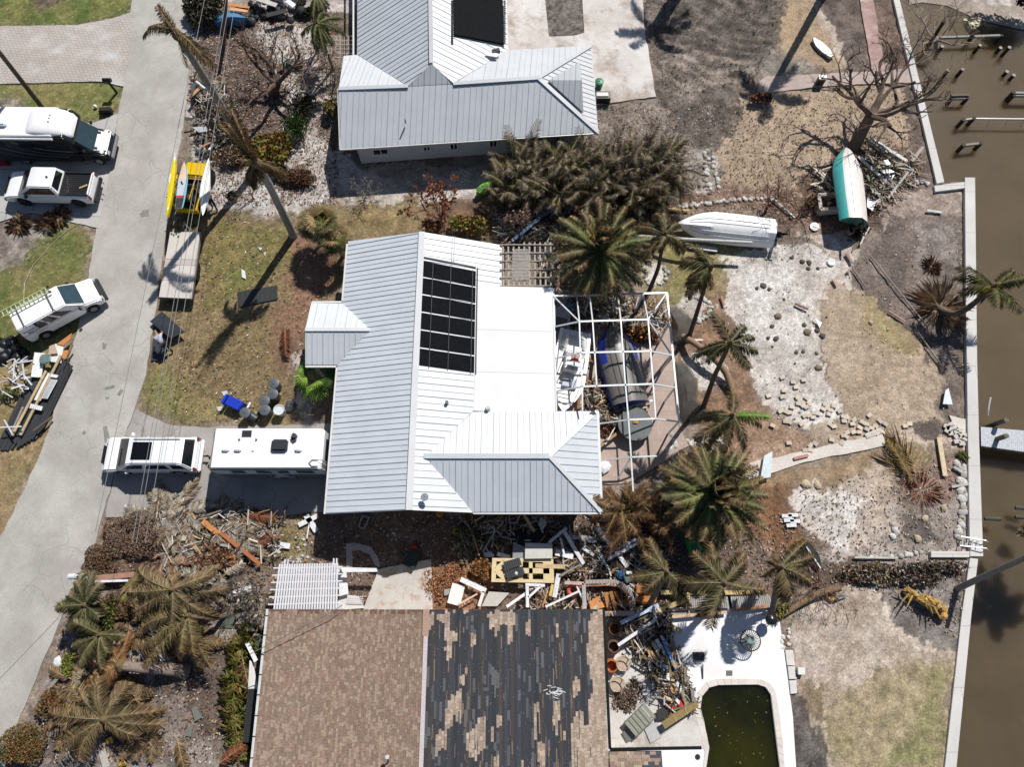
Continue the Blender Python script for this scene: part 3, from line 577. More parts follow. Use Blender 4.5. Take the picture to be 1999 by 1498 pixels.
# black pool heater mats
def mats(parent, corners, rows, cols_, z=.04):
    a, b_, c_, d_ = [Vector(p) for p in corners]
    for r in range(rows):
        t0, t1 = (r+.03)/rows, (r+.93)/rows; m = MB(C(26,28,32))
        p, q, s, u = a.lerp(d_, t0), b_.lerp(c_, t0), b_.lerp(c_, t1), a.lerp(d_, t1); up = Vector((0,0,z))
        m.add([x+up for x in (p,q,s,u)]+[x+up*.2 for x in (p,q,s,u)], [(3,2,1,0),(0,1,5,4),(1,2,6,5),(2,3,7,6),(3,0,4,7)])
        for k in range(1, 26): m.beam(p.lerp(u,k/26)+up*1.2, q.lerp(s,k/26)+up*1.2, .02, .016, C(36,38,42))
        m.build('heater_mat', M('rubber_mat', .9, 0, .4, 6, spec=.08), parent)
    m = MB(C(70,72,75))
    for k in cols_: m.beam(a.lerp(b_,k)+Vector((0,0,.09)), d_.lerp(c_,k)+Vector((0,0,.09)), .03, .03)
    m.beam(a+Vector((0,.2,.07)), b_+Vector((0,.2,.07)), .06, .06); m.beam(b_+Vector((.1,.2,.06)), c_+Vector((.1,0,.06)), .05, .05); m.beam(a+Vector((-.06,0,.06)), d_+Vector((-.06,0,.06)), .05, .05)
    m.build('mat_strap', PLAS, parent)
zz = lambda x: rz-(x-xm)*.332+.0
mats(h, [(-4.95,18.35,zz(-4.95)),(-2.07,18.2,zz(-2.07)),(-2.07,11.95,zz(-2.07)),(-4.95,12.05,zz(-4.95))], 6, (.18,.52,.94))
m = MB(C(225,225,228))
for x_ in (-3.42,-3.3): m.beam((x_,y1-.1,zz(x_)+.05), (x_,18.6,zz(x_)+.05), .04, .05)
m.build('feed_pipe', PLAS, h)
m = MB(C(120,124,128)); m.disc((-3.45,10.15,zz(-3.45)+.12), .09, .26); m.build('vent_pipe', METAL, h)
m = MB(C(210,210,205)); m.disc((-1.3,9.98,3.25), .16, .3, r2=.1); m.build('roof_vent', METAL, h)
m = MB(C(150,158,170)); m.tube([(-4.35,5.25,3.9),(-4.35,5.1,4.5)], .02, 6); m.lathe((-4.35,5.05,4.4), [(.02,-.04),(.16,0),(.2,.06)], 12); m.build('antenna_dish', METAL, h)
m = MB(C(60,66,72)); m.box((4.35,9.72,3.2), (.25,.22,.12), .5); m.tube([(4.3,9.75,3.12),(4.15,10.3,3.2),(4.12,10.6,3.1)], .02, 6); m.build('flood_light', METAL, h)
# neighbour house at the top; sunward slopes painted lighter than the others
h = thing('grey_metal_roof_house', 'grey metal roofed house at the top with small windows in its side wall', 'house', (-3,33,0))
V = lambda x, y, z: tuple(P(x, y, z))
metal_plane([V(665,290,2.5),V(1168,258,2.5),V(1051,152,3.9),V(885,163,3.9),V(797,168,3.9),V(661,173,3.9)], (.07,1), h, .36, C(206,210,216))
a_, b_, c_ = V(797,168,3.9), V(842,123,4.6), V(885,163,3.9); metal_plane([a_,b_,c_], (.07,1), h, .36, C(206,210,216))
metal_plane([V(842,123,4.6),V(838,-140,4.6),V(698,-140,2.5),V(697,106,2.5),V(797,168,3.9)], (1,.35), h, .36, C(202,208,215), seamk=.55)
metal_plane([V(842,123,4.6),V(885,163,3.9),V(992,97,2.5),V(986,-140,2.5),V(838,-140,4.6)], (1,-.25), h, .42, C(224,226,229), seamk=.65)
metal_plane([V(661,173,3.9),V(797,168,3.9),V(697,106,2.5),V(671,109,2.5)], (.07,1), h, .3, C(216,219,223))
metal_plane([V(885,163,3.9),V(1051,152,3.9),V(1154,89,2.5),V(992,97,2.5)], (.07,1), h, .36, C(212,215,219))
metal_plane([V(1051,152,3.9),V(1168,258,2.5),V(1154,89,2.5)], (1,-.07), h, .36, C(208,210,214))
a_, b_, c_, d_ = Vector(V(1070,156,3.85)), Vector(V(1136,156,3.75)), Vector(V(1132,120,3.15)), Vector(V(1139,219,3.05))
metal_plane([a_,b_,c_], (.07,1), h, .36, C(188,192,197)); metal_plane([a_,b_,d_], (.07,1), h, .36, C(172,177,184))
m = MB(C(210,210,212)); m.poly([c_,b_,d_]); m.build('gable_vent', STUCCO, h)
for q in ([V(661,173,3.9),V(797,168,3.9)], [V(885,163,3.9),V(1051,152,3.9)], [V(842,123,4.6),V(838,-140,4.6)], [V(1051,152,3.9),V(1154,89,2.5)], [V(1051,152,3.9),V(1168,258,2.5)]): trim(h, q, .26, C(196,200,205))
m = MB(C(208,212,220))
q = [P(690,300,2.45),P(1160,266,2.45),P(1146,97,2.45),P(985,104,2.45),P(978,-120,2.45),P(706,-120,2.45),P(704,118,2.45),P(682,120,2.45)]
q[0] = Vector((-9.95,27.75,0)); q[1] = Vector((4.7,29.0,0)); m.prism(q, 0, 2.44); m.build('wall', STUCCO, h)
wl, wr = q[0], q[1]; dr = (wr-wl); nn = Vector((dr.y, -dr.x, 0)).normalized()
for px, wd, ht in ((737,1.0,.75), (829,.45,.6), (883,.5,.85), (962,.5,.85)):
    X = (px-999.5)/F*(CAM_H-1.7)/.853; k = (X-wl.x)/dr.x; c = wl+dr*k; window(h, (c.x,c.y,1.12), nn, wd, ht*.8)
A = Vector(V(886,-130,2.9+1.1)); q = [V(885,-130,3.95),V(978,-130,2.68),V(984,88,2.68),V(887,70,3.95)]
m = MB(C(28,29,32)); m.add([Vector(p)+Vector((0,0,.16)) for p in q]+[Vector(p)+Vector((0,0,.02)) for p in q], [(3,2,1,0),(0,1,5,4),(1,2,6,5),(2,3,7,6),(3,0,4,7)]); m.build('heater_mat', M('rubber_mat'), h)
for s_ in (883, 985):
    m = MB(C(30,30,32)); z_ = 3.95 if s_ == 883 else 2.75; m.beam(P(s_,4,z_)+Vector((0,0,.08)), P(s_,87,z_)+Vector((0,0,.08)), .03, .03)
    for k in range(24): m.box(P(s_, 4+k*3.6, z_)+Vector((0,0,.1)), (.14,.07,.05), .2)
    m.build('mat_rail', PLAS, h)
m = MB(C(150,155,160)); m.tube([P(792,240,3.15),P(790,232,3.6)], .05, 8); m.build('vent_pipe', METAL, h)
m = MB(C(240,240,240)); m.box(P(960,106,3.2), (.8,.3,.06), -.2); m.box(P(968,100,3.15), (.5,.25,.25), .3, C(60,62,66)); m.build('roof_vent', METAL, h)
for a, b_ in ((P(690,-100,2.45), P(690,108,2.45)), (V(664,292,2.43), V(1168,260,2.43)), (V(660,173,3.83), V(664,292,2.43))): m = MB(C(235,235,235)); m.beam(a, b_, .1, .1); m.build('gutter', METAL, h)
# shingled house at the bottom
h = thing('shingle_roof_house', 'house at the bottom with brown shingle roof stripped to dark underlayment on one slope', 'house', (-4,-4,0))
X0, XM, X1, YT, YB, ez, rz = -12.1, -4.06, 4.5, -.26, -13.5, 2.7, 4.4
REM = [[(0,60),(110,70),(110,190),(80,240),(50,260),(50,290),(0,290)],[(130,70),(380,70),(380,100),(245,120),(240,250),(290,260),(290,310),(255,340),(255,480),(210,480),(205,420),(165,410),(180,380),(200,370),(195,200),(130,170)],
[(515,60),(720,60),(745,150),(745,210),(715,220),(715,355),(690,355),(685,190),(615,185),(610,280),(580,280),(580,240),(545,230),(530,120)],[(820,170),(860,170),(855,280),(825,280)],[(1055,190),(1090,190),(1090,260),(1060,330)],
[(1335,60),(1500,60),(1500,1500),(1170,1500),(1180,1230),(1180,1100),(1190,930),(1240,860),(1275,870),(1275,980),(1320,980),(1320,770),(1360,730),(1325,600),(1325,500),(1300,490),(1300,370),(1320,350),(1315,200),(1335,160)],
[(395,260),(440,260),(440,370),(400,370)],[(310,590),(345,600),(340,660),(315,665)],[(190,850),(215,850),(215,790),(275,740),(275,710),(315,710),(310,975),(275,975),(275,900),(250,910),(250,1000),(215,1030),(215,1160),(160,1170),(120,1250),(120,1080),(150,1035),(190,1030)],
[(370,1050),(400,1030),(450,960),(490,905),(520,905),(520,1150),(430,1250),(395,1250),(370,1170)],[(545,985),(580,980),(580,1135),(550,1135)],[(605,910),(635,905),(635,1000),(605,990)],[(885,820),(920,820),(920,1100),(985,1150),(985,1500),(930,1500),(920,1120),(890,1110)],
[(1030,790),(1085,790),(1085,1080),(1060,1080),(1055,970),(1030,960)],[(1185,640),(1215,600),(1235,600),(1245,700),(1215,780),(1185,780)],[(1115,1020),(1145,1020),(1145,1110),(1120,1110)],[(345,520),(375,520),(375,580),(350,575)],[(575,1230),(610,1230),(610,1400),(570,1400)],[(780,1250),(815,1250),(815,1400),(780,1400)]]
sl = 1.7/(X1-XM); REMW = [[tuple(P(820+x/4, 1170+y/4, 4.4-(((820+x/4)-828)/360)*1.7))[:2] for x, y in q] for q in REM]
BR = [C(152,130,114), C(166,144,127), C(142,121,107), C(156,132,118), C(172,152,134), C(144,126,112)]
BR2 = [C(182,164,147), C(172,152,137), C(194,175,157), C(164,146,131)]
def shingles(mb, xa, xb, side):
    n = 68; dx = (xb-xa)/n
    for i in range(n):
        x = xa+dx*i; za = rz-(rz-ez)*abs(x-XM)/abs((X1 if side > 0 else X0)-XM); zb = rz-(rz-ez)*abs(x+dx-XM)/abs((X1 if side > 0 else X0)-XM)
        y = YT-random.choice((0, .1, .2))
        while y > YB:
            L = random.choice((.14, .2, .27, .17)); ys = max(YB, y-L); c = (x+dx/2, (y+ys)/2)
            ok = True
            if side > 0:
                xx = np.array([c[0]]); yy = np.array([c[1]]); ok = any(inpoly(xx, yy, q)[0] for q in REMW) if y > -8 else U(0, 1) < .4
            if ok:
                cc = jit(random.choice(BR if side < 0 else BR2), .06); h_ = random.choice((.0, .006, .014)); g = .008
                mb.add([(x, y-g, za+.005), (x, ys, za+.005), (x+dx, ys, zb+.024+h_), (x+dx, y-g, zb+.024+h_)], [(0, 1, 2, 3) if dx > 0 else (3, 2, 1, 0)], cc)
                mb.add([(x+dx, y-g, zb+.024+h_), (x+dx, ys, zb+.024+h_), (x+dx, ys, zb-.01), (x+dx, y-g, zb-.01)], [(0, 1, 2, 3)], mixc(cc, (0,0,0), .4))
            elif U(0, 1) < .03:
                k = U(.3, .9); mb.add([(x, y, za+.012), (x, y-k, za+.012), (x+dx, y-k, zb+.012), (x+dx, y, zb+.012)], [(0,1,2,3)], jit(C(96,98,102), .15))
            y = ys
GRIT = M('shingle_grit', .95, 0, .2, 14, spec=.1)
m = MB(C(120,98,86)); m.add([(X0,YT,ez-.06),(XM,YT,rz-.06),(XM,YB,rz-.06),(X0,YB,ez-.06),(X0,YT,ez),(XM,YT,rz),(XM,YB,rz),(X0,YB,ez)], [(0,1,2,3),(7,6,5,4),(0,4,5,1),(2,6,7,3),(3,7,4,0)]); shingles(m, XM-.1, X0, -1)
ob = m.build('roof', GRIT, h); ob['label'] = 'intact brown shingled slope'
m = MB(C(66,67,71)); m.add([(X1,YT,ez-.06),(XM,YT,rz-.06),(XM,YB,rz-.06),(X1,YB,ez-.06),(X1,YT,ez),(XM,YT,rz),(XM,YB,rz),(X1,YB,ez)], [(3,2,1,0),(4,5,6,7),(0,1,5,4),(2,3,7,6),(3,0,4,7)])
zr = lambda x: rz-(rz-ez)*(x-XM)/(X1-XM)
for i in range(1, 30):
    x = XM+(X1-XM)*i/30; m.add([(x,YT-.02,zr(x)+.006),(x,YB,zr(x)+.006),(x+.15+U(0,.1),YB,zr(x+.2)+.006),(x+.15,YT-.02,zr(x+.15)+.006)], [(0,1,2,3)], jit(random.choice((C(70,71,76), C(78,73,71), C(62,64,70))), .12))
for i in range(380):
    x, y = U(XM+.2, X1-.5), U(-9, YT); s_ = U(.008, .016); m.add([(x-s_,y-s_,zr(x)+.012),(x+s_,y-s_,zr(x)+.012),(x+s_,y+s_,zr(x)+.012),(x-s_,y+s_,zr(x)+.012)], [(0,1,2,3)], jit(C(150,150,150), .3))
for i in range(150):
    x, y, L = U(XM+.3, X1-.7), U(-8, -.6), U(.2, 1.3); m.beam((x,y,zr(x)+.014), (x+U(-.02,.02),y-L,zr(x)+.014), U(.02,.07), .006, jit(random.choice((C(104,104,106), C(110,98,88), C(84,86,92), C(140,122,106))), .15))
for i in range(30): x, y = -.2+random.gauss(0, .15)+(828*0), -4.0+random.gauss(0, .13); x = 2.0+random.gauss(0,.2)-.1; m.beam((x,y,zr(x)+.018),(x+U(.05,.3),y+U(-.1,.1),zr(x)+.015), .03, .006, C(225,225,225))
shingles(m, XM+.12, X1, 1)
ob = m.build('roof', GRIT, h); ob['label'] = 'storm stripped slope of dark underlayment with patches of tan shingles left'
m = MB(C(178,150,132)); m.beam((XM,YT,rz+.03), (XM,-1.45,rz+.03), .3, .03); m.beam((XM+.02,-1.45,rz+.035), (XM+.02,YB,rz+.035), .2, .03, C(206,196,198)); m.build('ridge_cap', GRIT, h)
# low extension
m = MB(C(168,138,120)); ya = -6.6
for i in range(40):
    yy = ya-.14*i; zz_ = 2.7+.14*i*.12; x = 4.56
    while x < 7.0-(.0 if i > 3 else .0):
        L = random.choice((.2, .3, .4)); xe = min(7.0, x+L); dark = x > 6.1+.4*math.sin(i*.9) and U(0, 1) < .8
        m.add([(x,yy,zz_),(x,yy-.14,zz_+.012),(xe-.01,yy-.14,zz_+.012),(xe-.01,yy,zz_)], [(0,1,2,3)], jit(C(84,86,92) if dark else random.choice(BR2[:2]+BR), .08)); x = xe
m.add([(4.52,ya+.02,2.66),(7.02,ya+.02,2.66),(7.02,YB,3.4),(4.52,YB,3.4)], [(3,2,1,0)], C(60,60,62)); m.build('roof', GRIT, h)['label'] = 'low shingled extension beside the pool patio'
walls(h, [(-11.6,4.0,-13.2,-.8),(4.0,6.6,-13.2,-7.1)], 2.6, C(214,206,194))
m = MB(C(220,214,200)); m.poly([(-11.6,-.79,2.59),(XM,-.79,4.2),(4.0,-.79,2.59)][::-1]); m.build('gable_wall', STUCCO, h)
m = MB(C(232,232,228)); m.beam((X0-.07,YT,ez-.02), (X0-.07,YB,ez-.02), .12, .12)
for i in range(14): m.box((X0-.07, YT-.3-i*.9, ez+.05), (.14,.04,.03), 0, C(60,60,60))
m.build('gutter', METAL, h)
m = MB(C(30,32,34)); m.beam((X1+.06,YT,ez-.02), (X1+.1,-6.5,ez-.02), .13, .12); m.beam((X1+.1,-6.52,ez-.02), (8.9,-6.45,ez-.02), .13, .12); m.build('dark_gutter', METAL, h)
for y_ in (-2.5, -5, -9): window(h, (4.0,y_ if y_ > -7 else -5.9,1.4), (1,0,0), 1.4 if y_ != -9 else .7, 1.3)
for y_ in (-3, -7): window(h, (-11.6,y_,1.5), (-1,0,0), 1.5, 1.2)
for x_, w__ in ((-9,1.4), (-5,1.2), (0,1.6)): window(h, (x_,-.8,1.5), (0,1,0), w__, 1.2)
m = MB(C(60,62,64)); m.tube([P(758,1488,4.2),P(756,1479,4.75)], .04, 8); m.disc(P(756,1479,4.75), .09, .06, col=C(225,225,220)); m.build('vent_pipe', METAL, h)
# ---------------------------------------------------------------- vehicles (local axes: x forward, y left, z up)
LW = (.86,.86,.87); DK = C(34,36,40); CHR = C(170,172,176)
def arcp(cx, cz, r, n=7): return [(cx+r*math.cos(math.pi*(1-k/n)), cz+r*math.sin(math.pi*(1-k/n))) for k in range(n+1)]
def hull_side(mb, top, xs, wheels, r, w_, col, zb=.32, xr=None):
    """side profile extruded over the width; wheel arches cut into the sill line"""
    x0, x1 = xs; pts = [(x0, zb+.05)]
    for cx in sorted(wheels): pts += arcp(cx, zb, r+.07)
    pts += [(x1, zb+.05)]+top
    n = len(pts); o = len(mb.v)
    for s in (-1, 1): mb.v += [(x, s*w_/2, z) for x, z in pts]
    mb.f += [tuple(o+i for i in range(n)), tuple(o+n+i for i in range(n-1, -1, -1))]; mb.c += [col]*2
    for i in range(n): mb.f.append((o+i, o+n+i, o+n+(i+1) % n, o+(i+1) % n)); mb.c.append(col)
def cabin(mb, b, t, z0, z1, col):
    """b,t = (x0,x1,halfwidth) at the bottom and the top; returns the 8 corners"""
    vs = [(b[0],-b[2],z0),(b[1],-b[2],z0),(b[1],b[2],z0),(b[0],b[2],z0),(t[0],-t[2],z1),(t[1],-t[2],z1),(t[1],t[2],z1),(t[0],t[2],z1)]
    mb.add(vs, [(3,2,1,0),(4,5,6,7),(0,1,5,4),(1,2,6,5),(2,3,7,6),(3,0,4,7)], col); return [Vector(v) for v in vs]
FACE = {'right': (0,1,5,4), 'front': (1,2,6,5), 'left': (2,3,7,6), 'back': (3,0,4,7)}
def pane(parent, c8, face, u0, u1, v0, v1, name='window', col=C(26,30,34), off=.012, inset=(0,0)):
    a, b_, c_, d_ = [c8[i] for i in FACE[face]]; n = (b_-a).cross(d_-a).normalized()
    p = lambda u, v: (a.lerp(b_, u)).lerp(d_.lerp(c_, u), v)
    q = [p(u0+inset[0]*0, v0), p(u1, v0), p(u1-inset[1]*(u1-u0), v1), p(u0+inset[0]*(u1-u0), v1)]
    m = MB(col); m.add([x+n*off for x in q]+[x-n*.01 for x in q], [(0,1,2,3),(1,0,4,5),(2,1,5,6),(3,2,6,7),(0,3,7,4)]); return m.build(name, GLASS, parent, world=False)
def wheels(parent, xs, hw, r=.38, w_=.26, rim=CHR):
    for x in xs:
        for s in (-1, 1):
            m = MB(C(30,30,32)); m.tube([(x,s*(hw-w_),r),(x,s*(hw-w_+.03),r),(x,s*(hw-.04),r),(x,s*hw,r)], [r*.92,r,r,r*.9], 20); wh = m.build('wheel', RUB, parent, world=False, smooth=True)
            m = MB(rim); m.disc((x,s*(hw+.004),r), r*.58, .02, 14, ax='y')
            for k in range(5): a = k*2*math.pi/5; m.beam((x,s*(hw+.02),r), (x+math.cos(a)*r*.55,s*(hw+.02),r+math.sin(a)*r*.55), .06, .02)
            m.build('rim', METAL, wh, world=False)
def lamps(parent, pts, name, col, d=(.08,.3,.16)):
    for p in pts: m = MB(col); m.box(p, d); m.build(name, PAINT, parent, world=False, bevel=.02, seg=1)
def mirrors(parent, x, hw, z, col=DK):
    for s in (-1, 1): m = MB(col); m.box((x,s*(hw+.13),z), (.14,.2,.18)); m.beam((x,s*(hw-.02),z-.04), (x,s*(hw+.08),z-.02), .05, .05); m.build('mirror', PLAS, parent, world=False, bevel=.03, seg=1)
def bodypart(mb, parent, name='body', mat=PAINT, bevel=.07, seg=3): return mb.build(name, mat, parent, world=False, bevel=bevel, seg=seg, smooth=True, fix=True)
def at(px, py, z, rz=0): p = P(px, py, z); return Vector((p.x, p.y, .05))
# pickup, nose to the left
t = thing('pickup_truck', 'white crew cab pickup truck with open black bed parked below the motorhome', 'pickup truck', at(93,358,1.2), math.pi-R(1.5))
m = MB(LW); hull_side(m, [(-2.78,.55),(-2.75,1.12),(-.85,1.14),(1.0,1.12),(1.3,1.13),(2.45,1.0),(2.75,.85),(2.78,.5)][::-1], (-2.78,2.78), (-1.75,1.75), .42, 1.94, LW, .38); 
b0 = bodypart(m, t, bevel=.09)
m = MB(LW); c8 = cabin(m, (-.95,1.75,.92), (-.75,.72,.74), 1.1,1.84, LW); bodypart(m, t, 'cab', bevel=.06)
pane(t, c8, 'front', .04,.96,.05,.94, 'windscreen'); pane(t, c8, 'back', .12,.88,.3,.9, 'rear_window')
for s in ('right','left'):
    fl = s == 'right'; pane(t, c8, s, *((.04,.93,.2,.88) if fl else (.07,.96,.2,.88)), inset=((.06,.18) if fl else (.18,.06)))
m = MB(C(30,31,33)); m.box((-1.83,0,1.152), (1.72,1.52,.02))
for k in range(9): m.box((-1.83,-.64+k*.16,1.168), (1.6,.05,.012), 0, C(44,44,46))
for s in (-1,1): m.box((-1.83,s*.8,1.2), (1.8,.1,.09), 0, C(40,40,42))
m.box((-2.72,0,1.2), (.07,1.6,.09), 0, LW); m.box((-.98,0,1.2), (.06,1.6,.1), 0, C(60,60,62)); m.build('bed_liner', PLAS, t, world=False)
m = MB(C(190,160,110)); m.box((-2.35,.2,1.2), (.5,.12,.05), .5); m.build('board', WOOD, t, world=False)
wheels(t, (-1.75,1.75), .98, .41, .28, C(60,60,62)); mirrors(t, 1.15, .88, 1.16)
lamps(t, [(2.74,-.78,.82),(2.74,.78,.82)], 'headlight', C(200,205,210)); lamps(t, [(-2.77,-.86,.95),(-2.77,.86,.95)], 'tail_light', C(130,16,20), (.06,.16,.34))
for s, z in ((1,.55),(-1,.55)): m = MB(DK if s < 0 else C(120,122,126)); m.box((s*2.85,0,z), (.2,1.84,.24)); m.build('bumper', PLAS, t, world=False, bevel=.05)
for y_ in (-.5,-.15): m = MB(C(60,50,40)); m.tube([(-2.85,y_,.6),(-3.15,y_,.62),(-3.2,y_+.12,.62)], .025, 6); m.build('tow_hook', METAL, t, world=False)
m = MB(C(60,60,60)); m.box((-.4,0,1.9), (.12,.06,.06)); m.build('aerial_fin', PLAS, t, world=False)
m = MB(DK); m.box((2.8,0,.78), (.05,1.2,.3)); m.build('grille', PLAS, t, world=False)
# SUV, nose to the left
t = thing('suv', 'white full size suv with black sunroof hitched to the travel trailer', 'suv', Vector((-20.2, P(290,885,1.3).y, .05)), math.pi)
m = MB(LW); hull_side(m, [(-2.62,.5),(-2.66,.95),(-2.55,1.1),(1.3,1.12),(2.3,1.02),(2.55,.9),(2.62,.5)][::-1], (-2.62,2.62), (-1.55,1.62), .41, 1.92, LW, .36); bodypart(m, t, bevel=.1)
m = MB(LW); c8 = cabin(m, (-2.5,1.72,.92), (-2.18,.8,.76), 1.08,1.82, LW); bodypart(m, t, 'cabin', bevel=.06)
pane(t, c8, 'front', .04,.96,.04,.95, 'windscreen', C(40,46,50)); pane(t, c8, 'back', .07,.93,.1,.92, 'rear_window')
for a, b_ in ((.04,.23),(.28,.62),(.66,.93)): pane(t, c8, 'right', a,b_,.2,.84, inset=(.08,.08)); pane(t, c8, 'left', 1-b_,1-a,.2,.84, inset=(.08,.08))
m = MB(C(14,15,17)); m.box((.05,0,1.849), (1.05,.98,.015)); m.build('sunroof', GLASS, t, world=False, bevel=.005, seg=1)
for s in (-1,1): m = MB(C(190,192,196)); m.beam((-2.0,s*.68,1.9), (.55,s*.68,1.9), .04, .04); m.build('roof_rail', METAL, t, world=False)
wheels(t, (-1.55,1.62), .97, .4, .27); mirrors(t, 1.0, .93, 1.2, LW)
lamps(t, [(2.56,-.76,.85),(2.56,.76,.85)], 'headlight', C(200,205,210)); lamps(t, [(-2.62,-.86,1.0),(-2.62,.86,1.0)], 'tail_light', C(140,18,22), (.08,.14,.4))
for s in (1,-1): m = MB(LW); m.box((s*2.68,0,.56), (.16,1.86,.24)); m.build('bumper', PAINT, t, world=False, bevel=.06)
m = MB(DK); m.box((2.64,0,.85), (.05,1.0,.26)); m.build('grille', PLAS, t, world=False)
m = MB(C(30,30,30)); m.beam((-2.6,0,.4), (-3.05,0,.42), .08, .08); m.disc((-3.0,0,.5), .05, .1); m.build('tow_bar', METAL, t, world=False)
# travel trailer
ty = (P(520,838.7,3.05).y+P(520,913.5,3.05).y)/2
t = thing('travel_trailer', 'white travel trailer with long flat roof of vents parked behind the suv', 'trailer', Vector((-13.1, ty, .05)), math.pi)
m = MB(LW); n_ = [(-3.05,.55),(-3.05,2.85),(-2.85,3.02),(2.65,3.02),(2.98,2.6),(3.05,1.9),(3.0,.6)]
o = len(m.v)
for s in (-1,1): m.v += [(x,s*1.08,z) for x,z in n_]
m.f += [tuple(range(7)), tuple(range(13,6,-1))]+[(i,7+i,7+(i+1)%7,(i+1)%7) for i in range(7)]; m.c += [LW]*9
bodypart(m, t, bevel=.05)
m = MB(C(244,244,244)); m.box((-.1,0,3.05), (5.6,2.1,.05)); m.build('roof', M('roof_membrane', .6, 0, .05, 1.2), t, world=False, bevel=.02, seg=1)
m = MB(C(40,42,46))
m.add([(2.72,-1.0,3.0),(2.72,1.0,3.0),(3.02,1.0,2.45),(3.02,-1.0,2.45),(3.075,1.0,1.5),(3.075,-1.0,1.5)], [(3,2,1,0),(5,4,2,3)][0:2]); 
m.v = [(x+.02, y, z+.02) for x, y, z in m.v]; m.build('front_cap', GLASS, t, world=False)
for s in (-1,1):
    m = MB(C(120,122,128)); m.box((0,s*1.088,1.0), (5.9,.012,.8)); m.build('side_panel', PAINT, t, world=False)
    m = MB(C(50,52,58)); m.box((0,s*1.09,2.72), (5.8,.015,.22)); m.build('side_stripe', PAINT, t, world=False)
for x, w__ in ((1.6,.7),(.2,.8),(-.8,.6),(-2.0,.9)): m = MB(C(28,32,38)); m.box((x,1.1,2.1), (w__,.03,.55)); m.build('window', GLASS, t, world=False, bevel=.01, seg=1)
m = MB(C(28,32,38)); m.box((.9,-1.1,2.1), (1.4,.03,.6)); m.build('window', GLASS, t, world=False)
m = MB(C(215,216,220)); m.box((-.35,1.1,1.5), (.7,.03,1.8)); d = m.build('door', PAINT, t, world=False, bevel=.01, seg=1); m = MB(DK); m.box((-.1,1.13,1.4), (.08,.04,.14)); m.build('handle', METAL, d, world=False)
m = MB(C(30,34,40)); m.box((-3.08,-.1,2.2), (.04,1.1,.4)); m.build('rear_window', GLASS, t, world=False)
for x in (2.0,1.35,-1.15+.2): m = MB(LW); m.box((x if x > 0 else -1.85,.0,3.15), (.36,.38,.2)); m.build('roof_vent', PLAS, t, world=False, bevel=.05)
m = MB(C(52,55,60)); m.box((-.85,-.12,3.2), (.85,.62,.26)); m.build('air_conditioner', PLAS, t, world=False, bevel=.08)
m = MB(C(60,62,64)); m.box((1.0,-.78,3.09), (.5,.34,.05)); m.build('skylight', GLASS, t, world=False)
m = MB(C(70,70,74)); m.disc((-1.6,-.62,3.25), .12, .3); m.box((-1.55,-.5,3.2), (.2,.3,.1), .6); m.build('aerial', PLAS, t, world=False)
for x, y in ((1.35,-.45),(.45,-.45)): m = MB(DK); m.disc((x,y,3.1), .04, .14); m.build('vent_cap', PLAS, t, world=False)
m = MB(LW); m.disc((.55,.1,3.1), .07, .1); m.build('vent_cap', PLAS, t, world=False)
m = MB(C(40,40,40))
for y_ in (.65,.98): m.tube([(-2.6,y_,3.12),(-3.12,y_,3.1),(-3.16,y_,1.2)], .018, 6)
for k in range(8): m.tube([(-3.15,.65,1.3+k*.24),(-3.15,.98,1.3+k*.24)], .016, 6)
m.tube([(-2.6,.65,3.12),(-2.45,.8,3.13),(-2.6,.98,3.12)], .018, 6); m.build('ladder', METAL, t, world=False)
wheels(t, (-.75,.1), 1.06, .34, .22, C(200,200,200))
m = MB(C(36,38,40)); m.box((0,0,.5), (6.0,1.8,.12)); m.beam((2.9,-.7,.5), (4.0,0,.48), .1, .12); m.beam((2.9,.7,.5), (4.0,0,.48), .1, .12); m.build('chassis', METAL, t, world=False)
for y_ in (-.17,.17): m = MB(C(90,160,110)); m.lathe((3.5,y_,.55), [(.02,0),(.16,.02),(.16,.4),(.1,.5),(.03,.52)], 12); m.build('gas_bottle', PAINT, t, world=False, smooth=True)
# motorhome, nose to the right
my = (P(80,216,3.05).y+P(80,270,3.05).y)/2; mx = P(221,275,.9).x
t = thing('motorhome', 'white and black motorhome with rounded cab roof parked above the pickup', 'motorhome', Vector((mx-3.9, my+.2, .05)), R(-.5))
BK = C(34,36,40)
m = MB(BK); n_ = [(-3.9,.5),(-3.9,2.95),(2.1,2.95),(2.35,2.7),(2.45,2.2),(2.1,1.95),(2.1,.45)]; k_ = len(n_)
for s in (-1,1): m.v += [(x,s*1.1,z) for x,z in n_]
m.f += [tuple(range(k_)), tuple(range(2*k_-1,k_-1,-1))]+[(i,k_+i,k_+(i+1)%k_,(i+1)%k_) for i in range(k_)]; m.c += [BK]*(k_+2); bodypart(m, t, 'coach_body', bevel=.06)
m = MB(LW); m.box((-1.2,0,2.99), (5.4,2.2,.14)); m.build('roof', PAINT, t, world=False, bevel=.05)
m = MB(LW); secs = []
for x, hw, z0, z1 in ((-.2,.8,3.02,3.06),(0,.95,2.95,3.24),(.5,1.02,2.9,3.34),(1.4,1.04,2.75,3.34),(1.95,1.0,2.65,3.2),(2.3,.9,2.55,2.95),(2.48,.72,2.5,2.66)):
    secs.append([(x,hw*math.cos(a)*1.0,z0+(z1-z0)*max(0,math.sin(a))**.55) for a in [math.pi*j/12 for j in range(13)]])
m.loft(secs, cap=True); m.build('cab_roof_fairing', PAINT, t, world=False, smooth=True, fix=True)
m = MB(BK); hull_side(m, [(1.6,1.25),(3.0,1.28),(3.7,1.08),(3.92,.8),(3.92,.5)][::-1], (1.6,3.92), (2.95,), .36, 1.94, BK, .36); bodypart(m, t, 'cab_body', bevel=.12)
